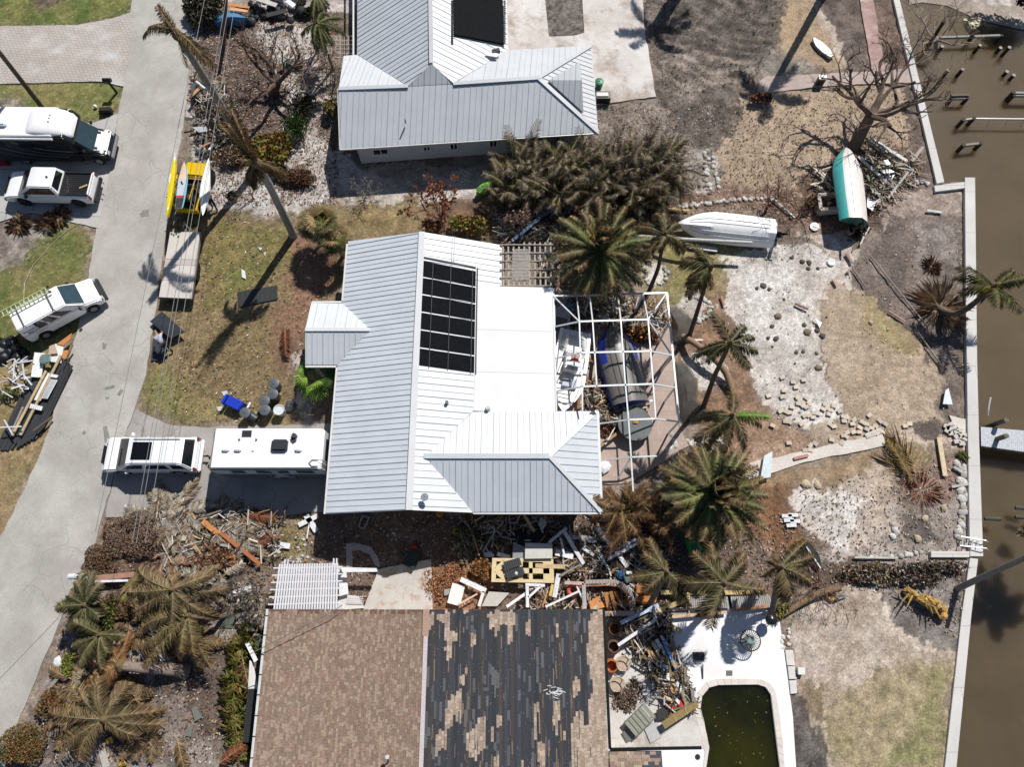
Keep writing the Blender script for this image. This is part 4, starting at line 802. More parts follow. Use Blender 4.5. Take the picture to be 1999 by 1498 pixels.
m = MB(LW); m.add([(2.95,-.78,1.29),(3.72,-.66,1.11),(3.72,.66,1.11),(2.95,.78,1.29),(2.95,-.78,1.24),(3.72,-.66,1.0),(3.72,.66,1.0),(2.95,.78,1.24)], [(0,1,2,3),(0,4,5,1),(1,5,6,2),(2,6,7,3),(3,7,4,0)]); m.build('bonnet', PAINT, t, world=False, fix=True)
for y_ in (-.6,.6): m = MB(DK); m.box((3.1,y_,1.275), (.3,.16,.03), 0, None, 0, R(12)); m.build('bonnet_vent', PLAS, t, world=False)
m = MB(BK); c8 = cabin(m, (1.6,3.08,.93), (1.6,2.35,.84), 1.22,2.3, BK); bodypart(m, t, 'cab', bevel=.05)
pane(t, c8, 'front', .04,.96,.04,.96, 'windscreen', C(48,66,72)); pane(t, c8, 'right', .3,.9,.2,.9, inset=(.0,.4)); pane(t, c8, 'left', .1,.7,.2,.9, inset=(.4,0))
for sy in (-1.108,1.108):
    m = MB(C(150,146,138))
    for k, (x0, x1, z0, z1) in enumerate(((-3.2,1.4,2.4,1.0),(-2.4,1.8,2.45,1.25),(-1.4,2.0,2.5,1.55),(-3.5,.6,1.9,.75))):
        pts = [(x0+(x1-x0)*j/10, sy, z1+(z0-z1)*(1-j/10)**2.4) for j in range(11)]
        for a, b_ in zip(pts, pts[1:]): m.beam(a, b_, .012, .05-.03*(k % 2))
    m.build('side_swoosh', PAINT, t, world=False)
    for x in (-2.4,-.6): m = MB(C(18,20,24)); m.box((x,sy*1.006,2.2), (.9,.03,.5)); m.build('window', GLASS, t, world=False, bevel=.01, seg=1)
m = MB(LW); m.tube([(-3.6,-1.17,2.9),(1.5,-1.17,2.86)], .07, 10); m.build('awning', PLAS, t, world=False)
m = MB(LW); m.box((-1.6,-.2,3.18), (.5,.5,.28)); m.build('air_conditioner', PLAS, t, world=False, bevel=.06)
for x, y, c in ((-2.9,-.05,C(80,50,40)),): m = MB(c); m.box((x,y,3.15), (.18,.34,.2)); m.build('roof_aerial', PLAS, t, world=False)
for x, y, a, b_ in ((-2.2,.75,.5,.2),(-3.0,.35,.4,.06)): m = MB(C(200,198,190)); m.box((x,y,3.08), (a,b_,.06)); m.build('roof_vent', PLAS, t, world=False)
for y_ in (-.25,0,.25): m = MB(C(150,150,150)); m.box((1.35,y_,3.35), (.1,.05,.04)); m.build('marker_light', PLAS, t, world=False)
wheels(t, (-1.9,2.95), .99, .37, .26); mirrors(t, 2.7, .97, 1.6); lamps(t, [(3.86,-.74,.95),(3.86,.74,.95)], 'headlight', C(190,196,200)); 
m = MB(C(150,152,156)); m.box((3.93,0,.62), (.14,1.8,.3)); m.build('bumper', PLAS, t, world=False, bevel=.06)
# work van
t = thing('work_van', 'white work van with roof ladder and blue lettering parked on the verge', 'van', Vector((P(116,601,.9).x, P(116,601,.9).y, .04)), R(34)); t.scale = (.88,)*3
m = MB(LW); hull_side(m, [(-2.75,.5),(-2.75,1.3),(1.5,1.3),(1.75,1.22),(2.5,1.02),(2.7,.8),(2.72,.5)][::-1], (-2.75,2.72), (-1.75,1.72), .4, 1.96, LW, .36); bodypart(m, t, bevel=.08)
m = MB(LW); c8 = cabin(m, (-2.72,1.7,.97), (-2.6,.75,.84), 1.25,2.06, LW); bodypart(m, t, 'upper_body', bevel=.06)
pane(t, c8, 'front', .05,.95,.05,.95, 'windscreen', C(52,72,80)); 
for a, b_, i in ((.63,.81,(.0,.35)),(.44,.58,(.04,.04)),(.28,.41,(.04,.04))): pane(t, c8, 'right', a,b_,.12,.84, inset=i)
pane(t, c8, 'left', .19,.36,.12,.84, inset=(.35,0)); pane(t, c8, 'back', .1,.46,.2,.85, 'rear_window'); pane(t, c8, 'back', .54,.9,.2,.85, 'rear_window')
wheels(t, (-1.75,1.72), .99, .38, .25); mirrors(t, 1.25, 1.0, 1.35)
lamps(t, [(2.7,-.8,.85),(2.7,.8,.85)], 'headlight', C(200,200,200)); lamps(t, [(-2.76,-.9,1.3),(-2.76,.9,1.3)], 'tail_light', C(160,20,20), (.06,.12,.36))
for s in (1,-1): m = MB(C(60,62,66)); m.box((s*2.82,0,.56), (.22,1.9,.26)); m.build('bumper', PLAS, t, world=False, bevel=.06)
m = MB(C(70,72,76)); m.box((2.74,0,.88), (.06,1.2,.28)); m.build('grille', PLAS, t, world=False)
for x in (-2.0,.05): m = MB(C(120,118,112)); m.beam((x,-.92,2.22), (x,.92,2.22), .05, .05); m.beam((x,-.88,2.0), (x,-.88,2.2), .05, .05); m.beam((x,.88,2.0), (x,.88,2.2), .05, .05); m.build('rack_bar', METAL, t, world=False)
lad = thing('ladder', 'green and white extension ladder lying on the roof rack of the work van', 'ladder', t.location.copy(), R(34)); lad.scale = (.88,)*3
m = MB(C(190,205,110))
for y_ in (.42,.86): m.beam((-2.95,y_,2.3), (.35,y_,2.3), .05, .1)
m.build('rail', PLAS, lad, world=False)
for k in range(11): m = MB(C(215,218,222)); m.beam((-2.8+k*.3,.4,2.3), (-2.8+k*.3,.88,2.3), .05, .04); m.build('rung', METAL, lad, world=False)
for y_ in (.42,.86): m = MB(C(40,40,42)); m.box((.38,y_,2.3), (.14,.09,.12)); m.build('foot', RUB, lad, world=False)
def text(parent, s, size, loc, rot, col, name='lettering', ext=.004):
    cu = bpy.data.curves.new(name, 'FONT'); cu.body = s; cu.size = size; cu.extrude = ext; cu.align_x = 'LEFT'
    tmp = bpy.data.objects.new('tmp', cu); dg = bpy.context.evaluated_depsgraph_get(); me = bpy.data.meshes.new_from_object(tmp.evaluated_get(dg)) if False else tmp.to_mesh().copy()
    bpy.data.objects.remove(tmp); me.name = name; me.materials.clear(); me.materials.append(M('ink_%d_%d_%d' % tuple(int(x*99) for x in col), .5, 0, .02, 3, col=col))
    o = bpy.data.objects.new(name, me); COLL.objects.link(o); o.parent = parent; o.location = loc; o.rotation_euler = rot; return o
NV = C(40,60,130); th = R(90)
text(t, 'Stonewall & Carpentry Inc', .2, (-2.5,-.935,1.56), (R(81),0,0), NV); text(t, '800-524-5503', .24, (-2.3,-.972,1.32), (R(81),0,0), C(70,72,80)); text(t, 'St. James City', .14, (-1.95,-1.0,1.06), (th,0,0), C(90,90,96))
m = MB(C(120,70,60))
for k in range(14): a = k*.9; m.box((1.35+.16*math.cos(a),-.992,.95+.12*math.sin(a)), (.09,.012,.04), 0, random.choice((C(120,70,60), C(40,36,36), C(170,140,130))), 0, a)
m.build('door_emblem', PLAS, t, world=False)
# yellow off-roader
JL = Vector((P(374,362,1.0).x, P(374,362,1.0).y, .04))
t = thing('off_road_vehicle', 'yellow open off road vehicle hitched to the flatbed and loaded with boards', 'off-road vehicle', JL, R(84))
YL = C(236,196,20)
m = MB(YL); hull_side(m, [(-1.75,.5),(-1.75,.92),(.55,.95),(.6,1.05),(1.65,1.0),(1.78,.6)][::-1], (-1.75,1.78), (-1.15,1.15), .42, 1.45, YL, .42); bodypart(m, t, bevel=.04)
m = MB(YL); m.box((1.15,0,1.07), (1.0,1.24,.1)); m.build('bonnet', PAINT, t, world=False, bevel=.05)
m = MB(C(24,25,27)); m.box((-.6,0,.965), (2.1,1.3,.03)); m.build('floor', PLAS, t, world=False)
for x, y in ((-.1,-.36),(-.1,.36),(-1.0,0)): 
    m = MB(C(70,64,62)); m.box((x,y,1.12), (.5,.5 if x > -.9 else 1.1,.16)); m.box((x-.26,y,1.4), (.14,.5 if x > -.9 else 1.1,.5)); m.build('seat', CLOTH, t, world=False, bevel=.04)
m = MB(C(30,30,30)); m.tube([(.35,.36+.18*math.cos(a),1.3+.18*math.sin(a)) for a in [k*math.pi/8 for k in range(17)]], .02, 6); m.build('steering_wheel', RUB, t, world=False)
for s in (-1,1):
    m = MB(C(210,170,30)); m.tube([(.62,s*.62,1.0),(.25,s*.6,1.75),(-1.5,s*.6,1.8),(-1.7,s*.64,.95)], .035, 8); m.tube([(-.5,s*.62,.95),(-.6,s*.6,1.78)], .035, 8); m.build('roll_bar', METAL, t, world=False)
for x in (.25,-.6,-1.5): m = MB(C(40,40,42)); m.tube([(x,-.85,1.79),(x,.85,1.79)], .03, 8); m.build('cross_bar', METAL, t, world=False)
m = MB(C(120,140,146)); m.add([(.6,-.6,1.1),(.6,.6,1.1),(.3,.56,1.7),(.3,-.56,1.7)], [(0,1,2,3)]); m.build('windscreen', GLASS, t, world=False)
wheels(t, (-1.15,1.15), .88, .42, .28, C(60,60,60)); lamps(t, [(1.78,-.45,.85),(1.78,.45,.85)], 'headlight', C(210,210,200), (.06,.2,.2))
# boards and kayak carried on it
def board_shape(mb, L, w_, th, zc, cfun, nose=.35, tail=.5, n=18):
    secs = []
    for i in range(n+1):
        u = i/n; wd = w_/2*max(.03, (min(1, (1-u)/nose) if u > 1-nose else 1)**.6 * ((tail+(1-tail)*min(1, u/.35)**.7)))
        x = (u-.5)*L; rk = .12*abs(u-.5)**3*4
        secs.append([(x,-wd,zc+rk),(x,-wd*.8,zc+th*.5+rk),(x,0,zc+th*.6+rk),(x,wd*.8,zc+th*.5+rk),(x,wd,zc+rk),(x,wd*.7,zc-th*.5+rk),(x,-wd*.7,zc-th*.5+rk)])
    mb.loft(secs, cols=lambda i, j: cfun((i+.5)/n, j))
def carried(name, label, cat, ptop, pbot, z, w_, cf, group=None, **k):
    a, b_ = P(*ptop, z), P(*pbot, z); c = (a+b_)/2; d = a-b_; tt = thing(name, label, cat, c, math.atan2(d.y, d.x), group, tilt=k.pop('tilt', None))
    m = MB(); board_shape(m, d.length, w_, k.pop('th', .12), 0, cf, **k); m.build('hull', GEL, tt, world=False, smooth=True, fix=True); return tt
def sup_c(u, j):
    if j in (0,3,4,5,6): return C(120,190,205)
    if u < .22: return C(66,62,64)
    if u < .27: return C(196,70,66)
    if u < .62: return C(206,212,222)
    return C(232,206,180)
s_ = carried('paddle_board', 'paddle board with peach nose and black tail pad lying on the off road vehicle', 'paddle board', (361,318), (350,408), 1.95, .62, sup_c, tail=.72)
m = MB(C(40,42,46)); m.box((.15,0,.085), (.25,.08,.03), .5); m.build('deck_handle', PLAS, s_, world=False)
s_ = carried('kayak', 'long yellow kayak lying along the left side of the off road vehicle', 'kayak', (344,301), (328,424), 1.9, .36, lambda u, j: C(238,214,20) if u < .9 else C(235,232,225), tail=.05, nose=.4, th=.3)
for x in (.15,-.7): m = MB(DK); m.beam((x,-.22,.12), (x,.22,.12), .03, .02); m.build('strap', RUB, s_, world=False)
m = MB(LW); m.box((.4,.12,.1), (.6,.05,.12)); m.build('decal', PLAS, s_, world=False)
carried('surfboard', 'long white board standing on edge right of the off road vehicle', 'surfboard', (407,310), (395,422), 2.0, .6, lambda u, j: C(238,240,240), tail=.05, nose=.5, th=.14, tilt=(R(35),0))
# flatbed trailer
q = [P(332,453,.75), P(391,453,.75), P(373,583,.75), P(310,580,.75)]; c = sum(q, Vector())/4
t = thing('flatbed_trailer', 'flatbed trailer with pale plywood deck crossed by a palm shadow', 'trailer', Vector((c.x,c.y,.04)))
m = MB(C(206,196,186))
def sub(u0, u1): return [q[0].lerp(q[3],u0), q[1].lerp(q[2],u0), q[1].lerp(q[2],u1), q[0].lerp(q[3],u1)]
for u0, u1, cc in ((0,.42,C(214,206,197)),(.425,.51,C(196,188,182)),(.515,.74,C(218,209,202)),(.745,1,C(212,204,198))):
    m = MB(cc); m.prism(sub(u0,u1), .7, .75); m.build('deck_panel', M('plywood', .8, 0, .08, 1.5), t)
m = MB(C(120,118,116))
for a, b_ in zip(q, q[1:]+q[:1]): m.beam(a-Vector((0,0,.12)), b_-Vector((0,0,.12)), .08, .12)
hp = P(360,436,.5)
for f in (.3,.75): m.beam(q[0].lerp(q[1],f)-Vector((0,0,.15)), hp, .07, .07)
m.disc(hp+Vector((0,0,.05)), .07, .16); m.build('frame', METAL, t)
for a, b_ in ((q[0],q[3]),(q[1],q[2])):
    for f in (.5,.62):
        p = a.lerp(b_,f); dd = (c-p).normalized()*.12; m = MB(C(30,30,32)); m.disc((p.x+dd.x,p.y+dd.y,.36), .33, .2, 18, ax='x'); m.build('wheel', RUB, t)
m = MB(C(70,110,60))
for k in range(4): m.disc(q[0]+Vector((.12+k*.15,-.1-U(0,.3),.03)), .06, .03, 8)
m.build('tie_down', PLAS, t)
# ---------------------------------------------------------------- boats
def hull_secs(L, B, D, n=16, deadrise=.35, bowp=.42, chine=.72):
    out = []
    for i in range(n+1):
        u = i/n; x = (u-.5)*L
        bw = B/2*(1 if u < 1-bowp else max(.02, (1-((u-(1-bowp))/bowp)**2.1)))*(.92+.08*min(1, u*3))
        ke = -D*(1 if u < .75 else 1-((u-.75)/.25)**2*.75); ch = -D*(1-deadrise) if u < .6 else -D*(1-deadrise)*(1-((u-.6)/.4)**1.6*.8)
        sh = .12*u*u*D*2
        out.append([(x,-bw,sh),(x,-bw*.96,ch*.5+sh*.5),(x,-bw*chine if u < .98 else 0,ch),(x,-bw*chine*.5,(ch+ke)/2-.01),(x,0,ke),(x,bw*chine*.5,(ch+ke)/2-.01),(x,bw*chine if u < .98 else 0,ch),(x,bw*.96,ch*.5+sh*.5),(x,bw,sh)])
    return out
def capsized(name, label, bow, stern, z, L_, B, D, roll, cols, group=None, zoff=.4, pitch=0):
    a, b_ = P(*bow, z), P(*stern, z); c = (a+b_)/2; d = a-b_; L = d.length
    t = thing(name, label, 'boat', Vector((c.x, c.y, zoff)), math.atan2(d.y, d.x), group)
    e = bpy.data.objects.new('x', None)
    rm = Matrix.Rotation(roll, 4, 'X') @ Matrix.Rotation(pitch, 4, 'Y')
    m = MB(); m.loft([[rm @ Vector(p) for p in s] for s in hull_secs(L, B, D)], cols=cols, cap=True, col=cols(0, 0)); m.build('hull', GEL, t, world=False, smooth=True, fix=True)
    bpy.data.objects.remove(e); return t, rm, L
def outboard(t, rm, L, side=0, col=C(30,32,36), B=.0):
    m = MB(col); pts = lambda l: [tuple(rm @ Vector(p)) for p in l]
    for c, d_ in (((-L/2-.35,side,.25),(.5,.36,.5)), ((-L/2-.4,side,-.35),(.22,.14,.9)), ((-L/2-.4,side,-.85),(.6,.1,.1))):
        h_ = [x/2 for x in d_]; vs = [rm @ Vector((c[0]+sx*h_[0], c[1]+sy*h_[1], c[2]+sz*h_[2])) for sz in (-1,1) for sy in (-1,1) for sx in (-1,1)]
        m.add(vs, [(0,2,3,1),(4,5,7,6),(0,1,5,4),(2,6,7,3),(0,4,6,2),(1,3,7,5)])
    o = m.build('outboard_motor', PAINT, t, world=False, bevel=.06, smooth=True); o['label'] = 'black outboard motor'; return o
def strakes(t, rm, L, B, D, ys, col, x0=-.48, x1=.38):
    for y_ in ys:
        m = MB(col); S_ = hull_secs(L, B, D, 16); pts = []
        for s in S_:
            u = s[4][0]/L
            if x0 < u < x1:
                k = abs(y_); a, b_ = Vector(s[4]), Vector(s[6] if y_ > 0 else s[2]); p = a.lerp(b_, k); pts.append(rm @ (p+Vector((0,0,-.015))))
        m.tube(pts, .03, 6); m.build('strake', GEL, t, world=False, smooth=True)
W2 = (.86,.87,.88)
def whc(i, j): return C(128,168,168) if (j in (0,7) and i > 9) else (.9,.9,.9)
t, rm, L = capsized('capsized_boat', 'white boat lying keel up beside the gravel with a black outboard', (1322,432), (1512,452), .9, 7, 1.95, .75, R(180-28), whc, zoff=.62)
strakes(t, rm, L, 1.95, .75, (-.75,-.4,.4,.75), C(222,224,228)); outboard(t, rm, L)
def tec(i, j): return C(88,190,186) if j in (0,7) or (j == 1) else C(238,232,226)
def tec2(i, j): return C(86,188,184) if j in (0,1) else C(238,232,226)
t, rm, L = capsized('capsized_boat', 'white and turquoise boat lying keel up on the timber wreckage below the bare tree', (1652,285), (1668,432), 1.3, 6, 2.1, .8, R(180+17), tec2, zoff=1.0)
strakes(t, rm, L, 2.1, .8, (-.5,.5,.8), C(226,220,214)); outboard(t, rm, L)
m = MB(C(60,110,108)); S_ = hull_secs(L, 2.1, .8)[0]; m.add([rm @ (Vector(p)+Vector((-.02,0,0))) for p in S_], [tuple(range(9))]); m.build('transom', GEL, t, world=False)
def blc(i, j): return C(36,60,170) if j in (0,7,8) or (j in (1,6) and i > 7) else C(118,114,110)
t, rm, L = capsized('capsized_boat', 'overturned boat with grey bottom and blue sides inside the pool cage', (1192,632), (1230,788), .8, 6, 2.4, .8, R(180+8), blc, zoff=.6)
strakes(t, rm, L, 2.4, .8, (-.75,-.4,.4,.75), C(90,88,86))
# upright centre console boat
a, b_ = P(1096,806,.6), P(1122,648,.6); d = a-b_; c = (a+b_)/2+Vector((.05,0,0)); L = d.length
t = thing('centre_console_boat', 'upright white centre console boat wedged between the house and the capsized boat', 'boat', Vector((c.x,c.y,.75)), math.atan2(d.y, d.x), tilt=(R(-6),0))
m = MB(); m.loft(hull_secs(L, 2.0, .7), cols=lambda i, j: LW if j != 8 else C(225,226,226), cap=True, col=LW); m.build('hull', GEL, t, world=False, smooth=True, fix=True)
m = MB(LW); S_ = hull_secs(L, 2.0, .7)
for k in (-1,1):
    for s, s2 in zip(S_, S_[1:]):
        i0 = 8 if k > 0 else 0; p, q_ = Vector(s[i0]), Vector(s2[i0]); m.beam(p+Vector((0,-k*.08,.04)), q_+Vector((0,-k*.08,.04)), .2, .06)
m.build('gunwale', GEL, t, world=False)
m = MB(C(196,198,198)); m.add([(x[4][0], y, .015) for x, y in ((S_[1],-.75),(S_[1],.75),(S_[11],.72),(S_[11],-.72))]+[(L*.36,0,.02)], [(0,1,2,4,3)][::-1]); m.build('cockpit_floor', GEL, t, world=False)
m = MB(LW); m.box((-.2,0,.45), (.8,.8,.8)); m.build('console', GEL, t, world=False, bevel=.06)
m = MB(C(120,140,150)); m.add([(.22,-.35,.8),(.22,.35,.8),(.05,.3,1.2),(.05,-.3,1.2)], [(0,1,2,3)]); m.build('windscreen', GLASS, t, world=False)
m = MB(LW); m.box((-1.1,0,.35), (.5,.9,.5)); m.build('seat', CLOTH, t, world=False, bevel=.05)
m = MB(C(214,120,96)); m.box((-.5,.1,.87), (.32,.42,.08)); m.build('chart_cover', CLOTH, t, world=False)
m = MB(C(190,196,206)); m.box((.85,.1,.15), (.6,.85,.24)); m.build('cooler', PLAS, t, world=False, bevel=.04)
for z, w__ in ((1.9,.62),):
    m = MB(C(215,218,222))
    for y_ in (-.5,.5): m.tube([(-.6,y_,.1),(-.5,y_,z),(.35,y_,z),(.4,y_,.1)], .022, 6)
    for x in (-.5,-.2,.1,.35): m.tube([(x,-.5,z),(x,.5,z)], .02, 6)
    m.build('t_top_frame', METAL, t, world=False)
m = MB(C(215,218,222)); m.tube([(L*.15,-.8,.5),(L*.4,-.45,.6),(L*.47,0,.62),(L*.4,.45,.6),(L*.15,.8,.5)], .02, 6); m.build('bow_rail', METAL, t, world=False)
# dinghy by the cage corner
a, b_ = P(1096,600,.5), P(1092,650,.5); d = a-b_; c = (a+b_)/2
t = thing('dinghy', 'small grey dinghy standing in the corner of the pool cage', 'dinghy', Vector((c.x,c.y,.5)), math.atan2(d.y, d.x), tilt=(0, R(-8)))
m = MB(C(190,196,204)); S_ = hull_secs(d.length, 1.05, .4); m.loft(S_, cap=True); m.build('hull', GEL, t, world=False, smooth=True, fix=True)
m = MB(C(110,108,104)); m.add([(-d.length*.42,-.42,.03),(-d.length*.42,.42,.03),(d.length*.15,.42,.03),(d.length*.36,0,.04),(d.length*.15,-.42,.03)], [(0,1,2,3,4)][::-1]); m.build('cockpit_floor', GEL, t, world=False)
m = MB(C(205,208,214))
for k in (-1,1): m.tube([Vector(s[8 if k > 0 else 0])+Vector((0,0,.03)) for s in S_], .05, 8)
m.build('rim_tube', GEL, t, world=False, smooth=True)
# small craft
carried('surfboard', 'weathered white board lying on the dry lawn near the brick path', 'surfboard', (1586,76), (1624,112), .12, .75, lambda u, j: C(226,222,214) if u < .12 or j in (1,2) else C(170,166,160), tail=.6, th=.22)
s_ = carried('kayak', 'bright green kayak half hidden below the lower date palm', 'kayak', (1337,1046), (1372,1094), .3, .72, lambda u, j: C(40,196,70), tail=.05, nose=.5, th=.3)
m = MB(C(90,110,100)); m.box((-.2,0,.2), (.7,.4,.06)); m.build('seat', PLAS, s_, world=False); 
for x in (.6,-.8): m = MB(C(30,120,50)); m.disc((x,0,.2), .17, .05); m.build('hatch', PLAS, s_, world=False)
s_ = carried('kayak', 'lime green kayak at the left end of the palm thicket', 'kayak', (964,356), (930,378), .35, .7, lambda u, j: C(150,226,50), tail=.05, nose=.5, th=.3)
m = MB(C(90,150,50)); m.box((-.2,0,.2), (.8,.4,.06)); m.build('seat', PLAS, s_, world=False)
# ---------------------------------------------------------------- plants
GRN = [C(108,120,76), C(128,138,88), C(86,98,62), C(146,152,102), C(118,126,84)]
GB = [C(106,108,72), C(122,114,82), C(140,124,94), C(92,92,62), C(154,138,108)]
TAN = [C(150,122,84), C(130,104,72), C(112,90,66), C(168,142,100), C(96,80,62)]
RED = [C(140,84,62), C(116,72,56), C(160,104,76), C(96,66,54)]
GREY = [C(170,160,148), C(136,128,118), C(196,188,176), C(110,102,96), C(150,138,122)]
def k_(c, k): return tuple(x*k for x in c)
def frond(mb, o, az, el, L, droop, ll=.45, n=26, cols=GRN, tip=None, wid=.045, rc=None, wind=None, curl=.0, vfold=.35):
    o = Vector(o); d = Vector((math.cos(az)*math.cos(el), math.sin(az)*math.cos(el), math.sin(el))); pts = [o.copy()]; ds = [d.copy()]; st_ = L/n
    for i in range(n):
        u = i/n; d = d+Vector((0,0,-droop*st_*(.5+u*1.3)))
        if wind is not None: d = d+Vector(wind)*st_*(.4+u)
        if curl: d = d+Vector((-d.y, d.x, 0))*curl*st_
        d.normalize(); pts.append(pts[-1]+d*st_); ds.append(d.copy())
    mb.tube(pts[::3]+[pts[-1]], [max(.008, .035*(1-i/len(pts[::3]))) for i in range(len(pts[::3])+1)], 3, rc or C(150,146,86), cap=False)
    for i in range(2, n):
        u = i/n; f = math.sin(min(.93, u*.8+.14)*math.pi)**.55; p = pts[i]; d = ds[i]
        sd_ = d.cross(Vector((0,0,1))); sd_ = sd_.normalized() if sd_.length > .05 else Vector((1,0,0)); upv = sd_.cross(d)
        for s in (-1, 1):
            for q in range(2):
                p_ = p+d*st_*(q*.5); l = ll*f*U(.8,1.15)
                v = (d*U(.55,.8)+sd_*s*U(.6,.9)-Vector((0,0,vfold*U(.4,1.3)))+Vector((U(-.12,.12),U(-.12,.12),U(-.1,.1)))).normalized()
                c = random.choice(cols); c = mixc(c, random.choice(tip), min(1, u*u*1.2)) if tip else c; c = jit(c, .2)
                w_ = v.cross(Vector((U(-.3,.3),U(-.3,.3),1))).normalized()*wid*.5
                m_ = p_+v*l*.5
                mb.add([p_-w_*.6, p_+w_*.6, m_+w_, p_+v*l+Vector((0,0,-l*.15)), m_-w_], [(0,1,2,3,4)], c)
    return pts[-1]
def trunk(parent, pts, r0, r1, col=C(132,124,114), name='trunk', rings=True):
    m = MB(col); pts = [Vector(p) for p in pts]; out = []; rs = []
    for i in range(len(pts)-1):
        k = max(2, int((pts[i+1]-pts[i]).length/.3))
        for j in range(k): out.append(pts[i].lerp(pts[i+1], j/k))
    out.append(pts[-1]); n = len(out)
    if len(pts) > 2:
        for _ in range(3): out = [out[0]]+[(out[i-1]+out[i]*2+out[i+1])/4 for i in range(1, n-1)]+[out[-1]]
    for i in range(n): u = i/(n-1); rs.append((r0+(r1-r0)*u)*(1+(.05 if i % 2 else -.03)*rings)*(1+.35*max(0, .06-u)/.06))
    m.tube(out, rs, 10, col); return m.build(name, BARK, parent, smooth=True)
def palm(label, base, crown, hz, n=12, L=2.6, mode='wind', cols=GB, tip=TAN, mid=None, group='storm battered palms', r=(.2,.12), azs=None, droop=.35, wind=(0,0,0), ll=.6, name='coconut_palm', col=C(132,124,114), el=(.1,.9), skirt=0, fn=26, wid=.036, spear=0, spl=4.0, jt=.4):
    b = P(*base); c = P(*crown, hz); t = thing(name, label, 'palm tree', b, 0, group)
    pts = [b-Vector((0,0,.1))]+([Vector(P(*m_[:2], m_[2])) for m_ in mid] if mid else [])+[c]; trunk(t, pts, *r, col)
    m = MB()
    for i in range(n):
        az = (azs[i % len(azs)]+U(-jt,jt)) if azs else i*2.399+U(-.3,.3)
        frond(m, c+Vector((0,0,.1)), az, U(*el), L*U(.6,1.15), droop*U(.6,1.9), ll*U(1,1.35), fn+6, cols, tip, wid, wind=wind, vfold=.6, curl=U(-.25,.25), rc=C(120,112,74))
    for i in range(skirt or 4): frond(m, c-Vector((0,0,.2)), U(0,6.28), U(-1.2,-.5), L*U(.4,.7), .5, ll*.7, 14, TAN, None, wid, rc=C(140,110,76))
    for i in range(spear): frond(m, c, U(0,6.28), U(1.38,1.52), spl*U(.8,1), .02, .45, 26, cols, tip, wid, rc=C(120,112,74))
    m.build('crown', LEAF, t); 
    m = MB(C(120,100,70)); m.lathe(c-Vector((0,0,.35)), [(r[1],0),(r[1]*1.7,.25),(r[1]*1.3,.5),(.03,.75)], 9); m.build('crownshaft', BARK, t); return t
def azp(*l): return [R(a) for a in l]
# the two tall palms whose shadows cross the lawn
palm('tallest wind stripped palm leaning its crown over the street', (505,327), (345,66), 11.3, 6, 2.7, jt=.07, azs=azp(150,155,-42,-38,-35,160,-48), wind=(.02,-.03,-.1), cols=TAN[:2]+GB, tip=TAN, el=(-.1,.5), droop=.22, spear=3, spl=1.8, r=(.26,.17), mid=[(450,236,4.6),(398,150,8.2)], ll=.45, col=C(150,146,138), skirt=2)
palm('thick trunked palm on the front lawn with a collapsed brown crown', (573,459), (500,318), 7.7, 8, 1.8, azs=azp(200,215,230,180,-30,-20,250,150,-45), cols=TAN, tip=TAN, el=(-.7,.2), droop=.6, spear=8, spl=4.3, r=(.25,.2), mid=[(548,408,3.0),(520,350,6.0)], ll=.55, col=C(168,162,152), skirt=6)
# date palms
def datepalm(label, cxy, hz, nf, L):
    c = P(*cxy, hz); t = thing('date_palm', label, 'palm tree', Vector((c.x,c.y,0)), 0, 'date palms with full crowns'); trunk(t, [(c.x,c.y,-.1),(c.x,c.y,hz)], .42, .36, C(110,96,78))
    m = MB()
    for i in range(nf):
        u = i/nf; el = .15-.75*u+.9*(1-u)**3+U(-.12,.12) if u > .25 else U(.7,1.25); az = i*2.39996
        dry = random.random() < .22; frond(m, c+Vector((math.cos(az)*.15,math.sin(az)*.15,.2*(1-u))), az, el+.35, L*(.65+.4*min(1,u*2.2))*U(.88,1.08), .2+.12*u, .5, 34, ([C(138,148,88),C(122,136,76),C(150,158,100)] if u < .4 else GRN+GB[:2]) if not dry else GB, TAN if dry or U(0,1) < .5 else GB, .038, rc=C(150,160,84), vfold=.15)
    m.build('crown', LEAF, t); return t
datepalm('date palm with full green crown above the pool cage corner', (1172,492), 3.6, 74, 3.0)
datepalm('date palm with full green crown over the stone walkway', (1392,962), 3.6, 82, 2.65)
# coconut palms of the back garden
G_ = 'wind bent coconut palms in the back garden'
WB = azp(60,20,-20,100,-60,200,240,270)
palm('coconut palm with brown drooping crown beside the date palm and small ring of rocks', (1264,576), (1297,460), 6.0, 12, 1.9, azs=azp(95,110,130,70,50,150,215,235,-25,-40,80,160), group=G_, wind=(-.1,-.15,0), el=(-.2,.8), droop=.55, r=(.13,.09), cols=GB, mid=[(1285,525,2.6)], ll=.5, col=C(92,80,68))
palm('slender coconut palm standing above the second ring of rocks', (1345,660), (1387,524), 6.6, 9, 2.0, azs=azp(110,130,185,200,190,150,255,240,95), group=G_, el=(-.3,.6), droop=.5, r=(.14,.09), mid=[(1362,606,2.6)], ll=.5, cols=GRN[2:]+GB, col=C(92,80,68))
palm('coconut palm with spread dark fronds over the white gravel edge', (1372,800), (1424,672), 7.0, 8, 2.1, azs=azp(95,60,30,0,-60,220,190,170), group=G_, wind=(.25,-.1,0), el=(-.1,.5), droop=.35, r=(.15,.1), mid=[(1394,736,2.8)], ll=.42, cols=[C(60,66,40),C(80,86,50),C(46,50,34)], tip=GB, col=C(104,88,72))
palm('coconut palm with one bright lime green frond', (1375,880), (1428,812), 4.6, 8, 2.1, azs=azp(160,185,205,230,260,80,20,-80), group=G_, el=(-.2,.5), droop=.4, r=(.16,.1), ll=.45, cols=GRN[2:3]+GB[:3], col=C(88,74,60))
c = P(1432,812,4.7)
